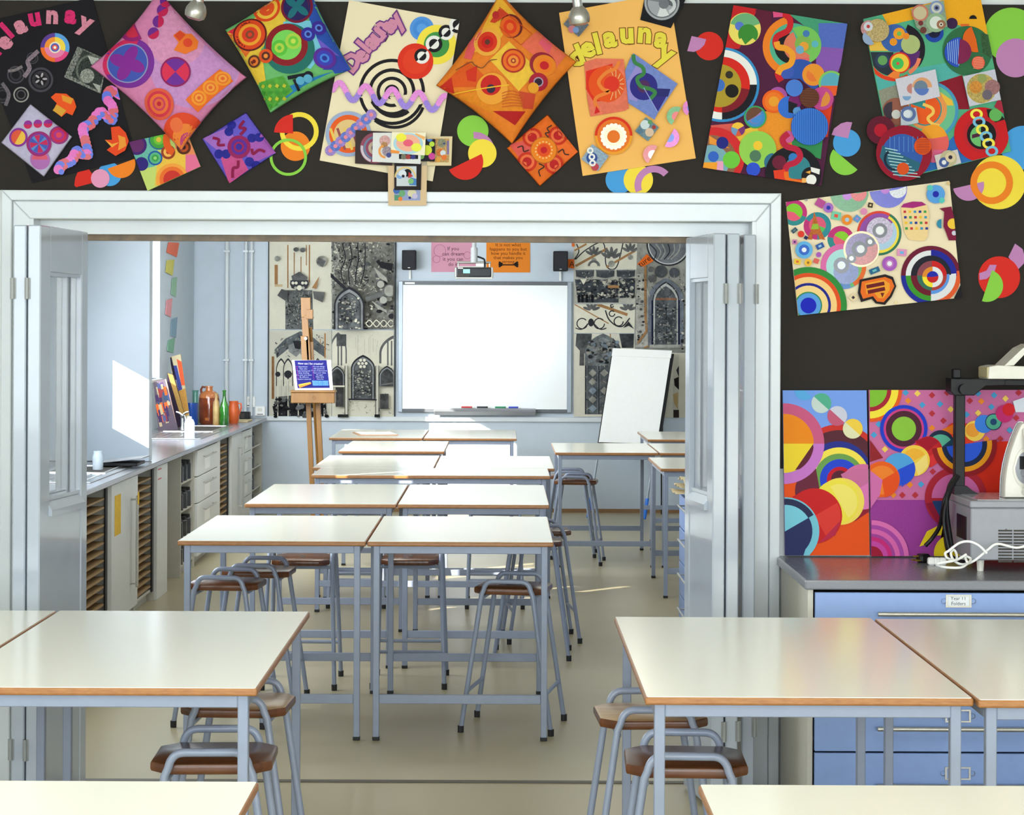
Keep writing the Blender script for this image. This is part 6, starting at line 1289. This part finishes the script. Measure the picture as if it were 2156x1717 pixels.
def d4(A):
    A.frame(560, 500, 4.404)
    for x, w, s_, t in ((670, 80, 1060, 880), (1180, 130, 1080, 910)): A.poly(arch_pts(x, w, 1170, s_, t), MD, .3).poly(arch_pts(x, w * .84, 1170, s_, t + 30), CRM)
    for x in (670, 700, 1130, 1165): A.line([(x, 960), (x, 1190)], 14, MD, .2)
    A.quad(655, 900, 745, 1010, MD, .6)
    gothic(A, 900, 112, 1500, 1220, 1090, (110, 112, 112), .7)
    for a in range(0, 360, 60): A.disc(895 + 34 * math.cos(R(a)), 1170 + 34 * math.sin(R(a)), 14, CRM)
    A.disc(895, 1170, 13, CRM); blobs(A, 810, 1230, 990, 1480, 120, (LT_, CRM, DK, MD), (4, 10)); scribble(A, 640, 1190, 1180, 1650, 70, (LT_, MD, DK), (2, 5))
    gothic(A, 665, 70, 1380, 1290, 1190, (84, 84, 84), .7); gothic(A, 1125, 76, 1380, 1290, 1190, (84, 84, 84), .7)
    A.quad(650, 1390, 725, 1570, (96, 96, 94), .7).quad(1060, 1450, 1140, 1590, (96, 96, 94), .7).line([(610, 1380), (740, 1380)], 14, CRM).line([(1050, 1370), (1190, 1350)], 14, MD)
    for x in (750, 1035): A.line([(x, 1190), (x, 1640)], 26, (206, 202, 184)).line([(x - 14, 1190), (x - 14, 1640)], 6, DK).line([(x + 14, 1190), (x + 14, 1640)], 5, DK)
    A.line([(770, 1500), (1030, 1505)], 14, DK, .3).quad(670, 1640, 770, 1668, (50, 50, 48), .5).quad(1010, 1640, 1060, 1668, (50, 50, 48), .5); drips(A, 740, 1050, 900, 1130, 14)
    scribble(A, 780, 1520, 1000, 1650, 10, (LT_, (200, 190, 160)))
drawing('pale charcoal drawing of a church front with arched windows', [(699, 696), (829, 696), (829, 880), (699, 880)], (226, 220, 198), d4)
def e1(A):
    A.frame(1200, 500, 4.292)
    A.curve([(50, 200), (150, 110), (300, 50), (330, 260), (420, 270), (480, 50)], 10, DK).curve([(60, 60), (80, 130), (40, 200)], 10, DK).line([(50, 260), (340, 100)], 22, TN, .2).line([(330, 270), (590, 120)], 20, TN, .2).line([(40, 120), (150, 60)], 16, TN)
    for x, y, s in ((375, 200, 1.0), (215, 170, .8), (545, 140, .8)):
        for a in (-150, -120, -90, -60, -30): A.disc(x + 60 * s * math.cos(R(a)), y + 70 * s * math.sin(R(a)), 46 * s, MD, ey=.34, rot=a, n=.4)
        A.disc(x, y + 40, 30 * s, LT_, n=.5)
    A.disc(215, 260, 54, MD, 180, 360, n=.3).disc(215, 262, 34, CRM, 180, 360)
drawing('charcoal drawing of scrolls and palm leaves, top right of the whiteboard', [(1208, 486), (1342, 486), (1340, 568), (1208, 568)], CRM, e1)
def e2(A):
    A.frame(1200, 500, 4.292)
    for k in range(3): x = 50 + k * 185; A.poly([(x, 280), (x + 170, 280), (x + 165, 360), (x + 85, 385), (x + 5, 360)], (90, 94, 98), .5).line([(x + 10, 300), (x + 160, 300)], 8, MD).curve([(x + 5, 360), (x + 85, 375), (x + 165, 358)], 12, LT_)
    A.poly([(45, 380), (240, 380), (430, 390), (440, 590), (70, 590), (60, 500)], (84, 90, 96), .6).poly([(440, 370), (590, 370), (585, 540), (450, 550)], (70, 76, 84), .6); blobs(A, 60, 390, 580, 560, 170, (LT_, CRM, DK, MD), (4, 18)); scribble(A, 60, 290, 580, 540, 90, w=(3, 8))
    for x in (80, 110, 150, 200): A.line([(x, 520), (x, 590)], 22, (24, 24, 28))
    A.quad(340, 435, 440, 460, TN, .2).poly([(90, 380), (150, 380), (120, 430)], CRM)
drawing('dark charcoal drawing of three carved capitals', [(1208, 569), (1340, 569), (1338, 640), (1208, 640)], (206, 202, 186), e2, n=.2)
def e3(A):
    A.frame(1200, 500, 4.292)
    A.line([(230, 600), (520, 700)], 26, TN, .2).line([(40, 605), (350, 780)], 10, TN)
    for x, y, r in ((110, 780, 52), (265, 780, 52), (440, 760, 46), (380, 690, 30), (380, 620, 18)): A.ring(x, y, r, r - 10, DK, 0, 320)
    for x, y in ((195, 660), (525, 660)):
        for a in (-160, -125, -90, -55, -20): A.disc(x + 45 * math.cos(R(a)), y + 45 * math.sin(R(a)), 36, MD, ey=.36, rot=a, n=.4)
    A.curve([(320, 660), (350, 740), (420, 800), (480, 800), (540, 730)], 11, DK).curve([(50, 820), (110, 830), (190, 770), (270, 830), (330, 820)], 9, DK).disc(190, 770, 26, DK, ey=1.4).poly([(480, 820), (530, 760), (580, 830), (530, 800)], DK)
drawing('cream charcoal drawing of curling leaf scrolls', [(1208, 641), (1338, 641), (1336, 702), (1208, 702)], CRM, e3)
def e4(A):
    A.frame(1200, 500, 4.292)
    A.poly([(60, 860), (200, 850), (190, 1000), (120, 1060), (50, 980)], (96, 98, 98), .6).poly([(440, 850), (580, 850), (575, 1000), (470, 1000)], (84, 86, 88), .7).poly([(90, 1000), (130, 1000), (130, 1160), (85, 1160)], MD, .6)
    A.poly(arch_pts(300, 165, 1600, 1040, 870), (120, 124, 124), .5).poly(arch_pts(300, 140, 1600, 1050, 905), (150, 154, 154), .6)
    A.quad(135, 1160, 145, 1600, DK).quad(255, 1150, 268, 1600, DK).quad(160, 1160, 250, 1600, (104, 110, 112), .6).quad(272, 1160, 350, 1600, (104, 110, 112), .6)
    for k in range(5):
        for x in (205, 310): A.quad(x - 26, 1200 + k * 80, x + 26, 1252 + k * 80, random.choice((LT_, (150, 164, 176), MD)), .4, 45)
    A.line([(365, 850), (365, 910)], 9, TN); blobs(A, 160, 940, 440, 1140, 70, (LT_, MD, DK, (150, 164, 176)), (8, 24)); scribble(A, 150, 900, 440, 1600, 120, (LT_, MD, DK), (3, 8))
drawing('charcoal drawing of a glazed church window, left of the flip chart', [(1208, 703), (1336, 703), (1340, 878), (1208, 878)], (226, 220, 200), e4)
def e5(A):
    A.frame(1200, 500, 4.292)
    scribble(A, 600, 50, 700, 260, 16); A.disc(890, 60, 200, DK).disc(890, 60, 186, (206, 206, 202)).disc(890, 60, 176, (130, 132, 136), n=.4)
    for k in range(6): A.curve([(720 + k * 55, 60), (780 + k * 40, 130), (760 + k * 30, 200)], 9, random.choice((LT_, DK)), .2)
    A.poly([(600, 330), (660, 330), (740, 600), (700, 990), (590, 990)], (206, 202, 188), .4); blobs(A, 600, 340, 670, 980, 30, (MD, DK, LT_), (6, 18)); A.line([(680, 260), (680, 700), (690, 850), (610, 960)], 20, TN, .2).line([(670, 1000), (740, 965)], 14, TN)
    A.disc(820, 310, 56, (84, 86, 88), n=.6).disc(940, 320, 46, (96, 98, 104), n=.6).disc(740, 370, 36, MD, n=.4).disc(730, 290, 26, MD, n=.6)
    A.poly(arch_pts(865, 160, 980, 560, 370), (130, 136, 146), .4).poly(arch_pts(865, 122, 980, 580, 400), DK).poly(arch_pts(865, 112, 970, 580, 415), (206, 206, 200), .2).poly(arch_pts(865, 98, 970, 590, 440), (110, 114, 116), .7)
    A.quad(775, 548, 965, 568, (160, 110, 80), .3).line([(870, 600), (870, 960)], 6, DK).quad(735, 570, 752, 970, (34, 36, 60)).quad(975, 570, 992, 970, (34, 36, 60)).quad(720, 970, 1000, 1000, (190, 188, 176), .4); blobs(A, 1000, 420, 1040, 1050, 16, (DK, MD, CRM), (6, 14)); blobs(A, 775, 590, 962, 960, 130, (MD, LT_, DK, (140, 150, 156)), (4, 12)); scribble(A, 600, 320, 1040, 960, 130, (LT_, MD, DK), (3, 7))
drawing('charcoal drawing of a stone doorway with a pointed arch, above the flip chart', [(1342, 486), (1446, 486), (1446, 742), (1337, 742)], (170, 168, 156), e5, n=.3)
def e6(A):
    A.frame(1200, 500, 4.292)
    A.quad(930, 1060, 985, 1640, (206, 200, 180), .1).poly([(940, 1280), (985, 1260), (985, 1380), (945, 1340)], (40, 32, 30)).poly([(930, 1420), (980, 1400), (975, 1560), (940, 1500)], (190, 160, 110)).quad(935, 1560, 985, 1630, (50, 40, 36)).poly([(960, 1200), (985, 1160), (985, 1270)], DK)
drawing('strip of torn paper drawing behind the right side of the flip chart', [(1337, 743), (1446, 743), (1446, 880), (1341, 880)], (222, 214, 192), e6)
# orange word cards among the drawings
for pts, tx, x, y, a, lb in (([(1341, 557), (1362, 535), (1376, 549), (1371, 553), (1354, 562)], 'ture', 1357, 551, -36, 'orange word card ending in ture among the drawings'), ([(1196, 546), (1209, 546), (1209, 566), (1196, 564)], 'A', 1204, 557, 0, 'orange letter card right of the speaker'), ([(1204, 512), (1210, 513), (1209, 520), (1204, 519)], '', 0, 0, 0, 'tiny orange card above the right speaker')):
    o = slab('word_card', pts, FW - .022, .002, PAINT, (240, 110, 30)); tag(o, lb, 'card', 'orange word cards')
    if tx: A = Art(wallmap(FW - .022)); A.part('lettering', stuff=True).text(tx, x, y, 17, (40, 24, 14), a); A.build(o)
# ---- posters
def wallposter(pts, c, label, lines, x, extra=None):
    o = slab('poster', pts, FW - .006, .004, PAINT, c); tag(o, label, 'poster', 'quotation posters over the whiteboard')
    A = Art(wallmap(FW - .006), None, .0003, .0006); A.part('lettering', stuff=True)
    for t, xx, y, s in lines: A.text(t, xx, y, s, (74, 40, 60) if c[2] > 120 else (90, 40, 10))
    if extra: extra(A)
    A.build(o)
wallposter([(908, 488), (1002, 488), (1002, 573), (908, 573)], (224, 158, 178), 'pink poster with a dream quotation above the whiteboard', (('If you', 954, 524, 11), ('can dream', 954, 535, 11), ('it you can', 954, 546, 11), ('do it', 954, 557, 11)), 0, lambda A: A.ring(926, 528, 13, 12, (180, 110, 140)).ring(919, 546, 8, 7, (180, 110, 140)).ring(984, 538, 8, 7, (180, 110, 140)))
wallposter([(1024, 488), (1116, 488), (1116, 574), (1024, 574)], (244, 140, 40), 'orange poster with a quotation and a barbell above the whiteboard', (('It is not what', 1070, 516, 10), ('happens to you but', 1070, 525, 10), ('how you handle it', 1070, 534, 10), ('that makes you', 1070, 543, 10), ('strong', 1070, 551.5, 10)), 0, lambda A: A.line([(1052, 558), (1088, 558)], 2.4, (30, 20, 16)).disc(1054, 557, 4.6, (30, 20, 16)).disc(1087, 557, 4.6, (30, 20, 16)).quad(1050, 551, 1054, 563, (30, 20, 16)).quad(1087, 551, 1091, 563, (30, 20, 16)))
# ---- whiteboard
a, b = at(838, 868, FW), at(1204, 594, FW); WL, WR, WB, WT = a.x, b.x, a.z, b.z
wb = thing('whiteboard', 'large interactive whiteboard on the far wall', 'whiteboard', ((WL + WR) / 2, FW - .04, WB)); hw, hh = (WR - WL) / 2, WT - WB
M_ALU = mat('grey_aluminium', (150, 158, 166), .35, metal=.6, var=.03); M_DGR = mat('dark_grey_trim', (96, 100, 104), .4)
obj('writing_surface', MB().box((-hw + .04, .004, .03), (hw - .04, .035, hh - .03)), mat('white_board_enamel', (246, 248, 246), .12, var=.004, coat=.3), wb)
for s in (-1, 1): obj('side_frame', MB().box((min(s * (hw - .042), s * hw), 0, 0), (max(s * (hw - .042), s * hw), .039, hh), .004), M_ALU, wb)
obj('top_frame', MB().box((-hw + .042, 0, hh - .034), (hw - .042, .039, hh), .003), M_DGR, wb); obj('bottom_frame', MB().box((-hw + .042, 0, 0), (hw - .042, .039, .032), .003), M_DGR, wb)
obj('maker_badge', MB().box((-hw + .06, -.002, hh - .026), (-hw + .15, .001, hh - .010)), M_PAPER, wb)
tr = obj('pen_tray', MB().prism([(-.09, .012), (-.1, .03), (-.02, .04), (.0, .03), (.0, -.02), (-.03, -.025)], 0, at(915, 870, FW).x - wb.location.x, at(1128, 870, FW).x - wb.location.x, .004), M_GREYP, wb)
for u, c, nm in ((985, (206, 50, 50), 'red'), (1056, (30, 140, 90), 'green'), (1082, (40, 70, 190), 'blue'), (1018, (26, 26, 30), 'black')):
    p = at(u, 862, FW - .1); t = thing('board_pen', nm + ' pen lying in the whiteboard tray', 'pen', (p.x, FW - .095, WB + .043), 0, 'pens in the whiteboard tray')
    obj('pen_barrel', MB().tube([(-.06, 0, .008), (.04, 0, .008)], .008, 10), mat('pen_' + nm, c, .4), t, True); obj('pen_cap', MB().tube([(.04, 0, .008), (.065, 0, .008)], .009, 10), M_PAPER, t, True)
# ---- speakers
for u0, u1, v0, v1, sd in ((846, 876, 527, 568, 'left'), (1165, 1196, 529, 571, 'right')):
    a, b = at(u0, v1, FW - .18), at(u1, v0, FW - .18); t = thing('speaker', 'black wall speaker at the top %s of the whiteboard' % sd, 'speaker', ((a.x + b.x) / 2, FW - .1, a.z), 0, 'black speakers above the whiteboard'); w, h = (b.x - a.x) / 2, b.z - a.z
    obj('cabinet', MB().box((-w, -.08, 0), (w, .05, h), .006), M_BLACK, t); obj('grille', MB().box((-w + .008, -.085, .008), (w - .008, -.079, h - .008), .002), mat('speaker_cloth', (40, 40, 46), .9, var=.4, scale=600), t); obj('badge', MB().box((-.01, -.087, .014), (.01, -.084, .02)), M_CHROMED, t)
    obj('wall_bracket', MB().box((-.015, .05, h * .3), (.015, .099, h * .6), .002), M_BLACK, t); obj('cable_trunking', MB().box((-.008, .075, -.085), (.012, .099, h * .3), .002), M_PAPER, t)
# ---- projector on its pole
M_POLE = mat('grey_white_tube', (176, 178, 178), .4)
Yp = 16.9; p = at(998, 577, Yp); t = thing('projector', 'dark projector hanging from a white ceiling pole before the whiteboard', 'projector', (p.x, Yp, 3.0))
zb_ = at(998, 588, Yp).z - 3; zm = at(998, 563, Yp).z - 3; zr = at(998, 553, Yp).z - 3
w = (at(1040, 577, Yp).x - at(959, 577, Yp).x) / 2
obj('casing', MB().box((-w + .012, -.12, zb_ + .012), (w - .012, .16, zm - .004), .012, 2), mat('charcoal_plastic', (26, 27, 31), .35), t)
obj('glare_strip', MB().box((-w + .006, -.11, zb_ + .004), (w - .006, .15, zb_ + .013), .004), M_PAPER, t)  # white strip paints the glare along the projector's underside
for s in (-1, 1): obj('end_cap', MB().box((min(s * w, s * (w - .022)), -.115, zb_ + .01), (max(s * w, s * (w - .022)), .155, zm - .002), .006), M_CHROMED, t)
obj('sticker', MB().box((-w * .55, -.1215, zm - .055), (-w * .2, -.1205, zm - .02)), mat('mint_sticker', (150, 220, 206), .5), t)
obj('white_sticker', MB().box((-w * .82, -.1215, zm - .016), (-w * .56, -.1205, zm - .008)), M_PAPER, t)
obj('vent_panel', MB().box((-w * .85, -.1212, zb_ + .018), (-w * .25, -.1202, zm - .06)), M_DARK, t)
obj('cradle_rail', MB().tube([(-w + .02, 0, zr), (w - .02, 0, zr)], .010, 10), M_CHROMED, t, True); obj('cradle_plate', MB().box((-w * .8, -.06, zm - .004), (w * .5, .06, zm + .006)), M_CHROMED, t)
for s in (-1, 1): obj('cradle_arm', MB().tube([(s * (w - .03), 0, zr), (s * (w - .03), 0, zm)], .007, 8), M_CHROMED, t, True)
obj('rating_label', MB().box((w * .1, -.012, zm + .008), (w * .5, -.01, zr - .008)), M_PAPER, t)
obj('pole_sleeve', MB().tube([(0, 0, zr), (0, 0, zr + .125)], .03, 16), M_POLE, t, True); obj('ceiling_pole', MB().tube([(0, 0, zr + .12), (0, 0, -.001)], .019, 16), M_POLE, t, True)
obj('power_lead', MB().tube(catmull([(.03, 0, zr + .05), (.08, -.02, zr + .03), (w * .55, -.03, zr + .01), (w * .56, -.03, zm), (w * .5, -.11, zm - .01)], 5), .008, 8), M_BLACK, t, True)
# ================================================================== EASEL WITH THE BLUE POSTER
Ye = 15.6
def ea(u, v, Y=Ye): return at(u, v, Y)
g = ea(664, 1100); es = thing('easel', 'tall beech studio easel standing left of the farthest tables', 'easel', (g.x, Ye, 0))
def bar(nm, u0, v0, u1, v1, wpx, y0, y1, par=es, m=M_PINE):
    s = Ye / F; a, b = ea(u0, v0) - es.location, ea(u1, v1) - es.location; w = wpx * s / 2
    return obj(nm, MB().prism([(a.x - w, a.z), (a.x + w, a.z), (b.x + w, b.z), (b.x - w, b.z)], 1, y0, y1, .003), m, par)
zf = 695 + F * CZ / Ye
bar('leg', 648, 845, 662, zf - 1, 10, .02, .06); bar('leg', 668, 845, 684, zf - 1, 10, .02, .06)
bar('mast', 637, 640, 646, 845, 8, .03, .06); bar('mast', 654, 720, 658, 845, 9, .03, .06); bar('sliding_mast', 644, 664, 653, 800, 8, .0, .03)
bar('top_clamp', 643, 627, 644, 668, 20, .01, .05); bar('clamp_block', 652, 652, 652, 672, 14, -.01, .03); bar('side_post', 641, 708, 645, 790, 16, .0, .03)
obj('clamp_knob', MB().lathe([(0, 0), (.012, 0), (.012, .02), (0, .02)], n=12, M=Matrix.Translation(tuple((ea(644, 713) - es.location)[i] + (0, -.001, 0)[i] for i in range(3))) @ Matrix.Rotation(R(90), 4, 'X')), M_PAPER, es)
a, b = ea(616, 848) - es.location, ea(707, 826) - es.location
bx = obj('tray_box', MB().box((a.x, -.12, a.z), (b.x, .02, b.z), .004), M_PINE, es); obj('tray_lip', MB().box((a.x - .006, -.13, b.z - .001), (b.x + .006, .03, b.z + .016), .004), M_PINE, bx)
obj('tray_knob', MB().lathe([(0, -.012), (.01, -.01), (.012, .004)], n=12, M=Matrix.Translation(((a.x + b.x) / 2 + .01, -.121, (a.z + b.z) / 2)) @ Matrix.Rotation(R(90), 4, 'X')), mat('brass', (206, 176, 70), .3, metal=.9), bx)
obj('back_leg', MB().tube([Vector(((ea(652, 690) - es.location).x, .05, (ea(652, 690) - es.location).z)), (.0, .62, .015)], .016, 8), M_PINE, es)
obj('cross_bar', MB().box((ea(652, 1080).x - es.location.x, .0, .12), (ea(684, 1080).x - es.location.x, .03, .16), .003), M_PINE, es)
pb = [(614.5, 757), (697, 757), (701, 820), (621.5, 820)]
zl = ea(660, 821)
o = slab('poster', pb, Ye - .075, .006, PAINT, (244, 244, 240)); tag(o, 'blue poster with white lists on the easel tray', 'poster'); o.location.z = es.location.z + b.z + .0165
A = Art(wallmap(Ye - .075), None, .0002, .0004); A.frame(600, 740, 14.308); A.part('printed_lists', stuff=True)
dz = o.location.z
A.poly([(285, 275), (1255, 270), (1350, 1105), (380, 1115)], (30, 30, 112)).text('How can I be creative?', 770, 375, 82, (226, 226, 236), 1)
for k, (t1, t2) in enumerate((('Experiment', 'Try new things'), ('Take risks', 'Ask questions'), ('Keep looking and', 'Think of alternatives'), ('keep drawing', 'Share your ideas'), ('Use your own ideas', 'Be open'), ('Be different', 'Make links'), ('Explore materials', 'Have fun'))):
    y = 468 + k * 62; sx = k * 7
    A.text(t1, 545 + sx, y, 58, (170, 176, 206)).text(t2, 1020 + sx, y - 4, 58, (170, 176, 206)).quad(345 + sx, y - 14, 372 + sx, y + 14, (150, 40, 130)).quad(815 + sx, y - 14, 842 + sx, y + 14, (130, 40, 140))
A.poly([(405, 1000), (770, 930), (795, 980), (440, 1105)], (244, 130, 50)).poly([(405, 1000), (770, 930), (782, 955), (415, 1040)], (250, 180, 60)).poly([(830, 880), (1300, 885), (1315, 1040), (850, 1040)], (50, 110, 206))
for k in range(3): A.text('Discover your creativity', 1065 + k * 8, 905 + k * 50, 50, (150, 200, 250))
A.build(o)
# ================================================================== FLIP CHART
fc = [at(1235, 1095, 17.64), at(1358, 1098, 17.64)]; tl, tr_ = at(1291, 735, 18.02), at(1413, 740, 18.02)
fcx = (fc[0] + fc[1]) / 2; ft = thing('flip_chart', 'flip chart easel with a blank white pad', 'flip chart', (fcx.x, fcx.y, 0)); O = ft.location
def fp(s, t): # s across, t from the feet to the top
    return (fc[0] * (1 - s) + fc[1] * s) * (1 - t) + (tl * (1 - s) + tr_ * s) * t - O
nrm = (fp(1, 0) - fp(0, 0)).cross(fp(0, 1) - fp(0, 0)).normalized()
if nrm.y > 0: nrm = -nrm
def plank(nm, s0, t0, s1, t1, d0, d1, m, par=None):
    v = [fp(s, t) + nrm * d for d in (d0, d1) for s, t in ((s0, t0), (s1, t0), (s1, t1), (s0, t1))]
    mb = MB(); V = [mb.bm.verts.new(p) for p in v]
    for f in ((0, 1, 2, 3), (4, 7, 6, 5), (0, 4, 5, 1), (1, 5, 6, 2), (2, 6, 7, 3), (3, 7, 4, 0)): mb.bm.faces.new([V[i] for i in f])
    bmesh.ops.recalc_face_normals(mb.bm, faces=mb.bm.faces); return obj(nm, mb, m, par or ft)
plank('backboard', -.015, .42, 1.06, .985, -.02, .0, M_BLACK); pad = plank('paper_pad', .0, .445, 1.0, .995, .001, .02, M_PAPER); plank('top_clamp_bar', -.01, .955, 1.01, 1.0, .019, .027, M_PAPER, pad)
plank('pen_ledge', .0, .425, 1.0, .443, .0, .05, M_BLACK)
for s in (.02, .98):
    l = obj('front_leg', MB().tube([fp(s, .42) - nrm * .01, fp(s, .03)], .012, 10), M_ALU, ft, True); obj('rubber_foot', MB().tube([fp(s, .13), fp(s, .012)], .017, 10), mat('bright_blue_plastic', (40, 120, 226), .4), l, True)
e = at(1394, 1086, 18.1) - O; obj('back_leg', MB().tube([fp(.93, .8) - nrm * .03, Vector((e.x, e.y, .012))], .012, 10), M_BLACK, ft, True)
# ================================================================== RIGHT DRAWER CHEST WITH PAPERS
Yk0, Yk1 = 9.0, 10.3; xk = at(1430, 1036, Yk1).x
rc = thing('drawer_chest', 'pale drawer chest behind the right door leaf, only its front edge showing', 'drawer chest', (xk, Yk0, 0)); Lk = Yk1 - Yk0; HK = .844
obj('carcass', MB().box((.02, 0, .0), (.75, Lk, HK), .003), M_BLUECAB, rc)
for k in range(4):
    zc = (.288, .46, .632, .804)[k]; d = obj('drawer', MB().box((0, .01, zc - .13), (.021, Lk - .01, zc + .034), .002), M_BLUECAB, rc)
    y0, y1 = Lk * .35, Lk * .78; mb = MB().tube([(-.03, y0, zc), (-.03, y1, zc)], .006, 10)
    for y in (y0 + .05, y1 - .05): mb.tube([(-.03, y, zc), (.002, y, zc)], .004, 6)
    obj('bar_handle', mb, M_CHROMED, d, True)
random.seed(5)
for k, nm in enumerate(('bottom', 'middle', 'topmost')):
    mb = MB(); n = 6; V = [[mb.bm.verts.new((xk - .05 + .4 * i / n + .02 * k, Yk1 - .42 + .4 * j / n, HK + .012 + k * .03 + random.uniform(0, .024))) for i in range(n + 1)] for j in range(n + 1)]
    for j in range(n):
        for i in range(n): mb.bm.faces.new((V[j][i], V[j][i + 1], V[j + 1][i + 1], V[j + 1][i]))
    o = obj('crumpled_paper', mb, mat('kraft_paper', (222, 206, 166), .7, c2=(196, 176, 130), scale=30)); tag(centre(o), 'crumpled buff paper on the right drawer chest, %s sheet' % nm, 'paper', 'buff papers on the drawer chest')
    md = o.modifiers.new('thick', 'SOLIDIFY'); md.thickness = .002
# brown folder on the far table and small tag on the second row
p = atz(790, 915, ZT); t = thing('folder', 'flat brown folder on the table nearest the easel', 'folder', (p.x, p.y, ZT), .2); obj('cover', MB().box((-.16, -.22, 0), (.16, .22, .008), .002), mat('tan_card', (190, 150, 116), .6), t); obj('paper_sheet', MB().box((-.14, -.2, .008), (.15, .2, .012)), M_PAPER, t)
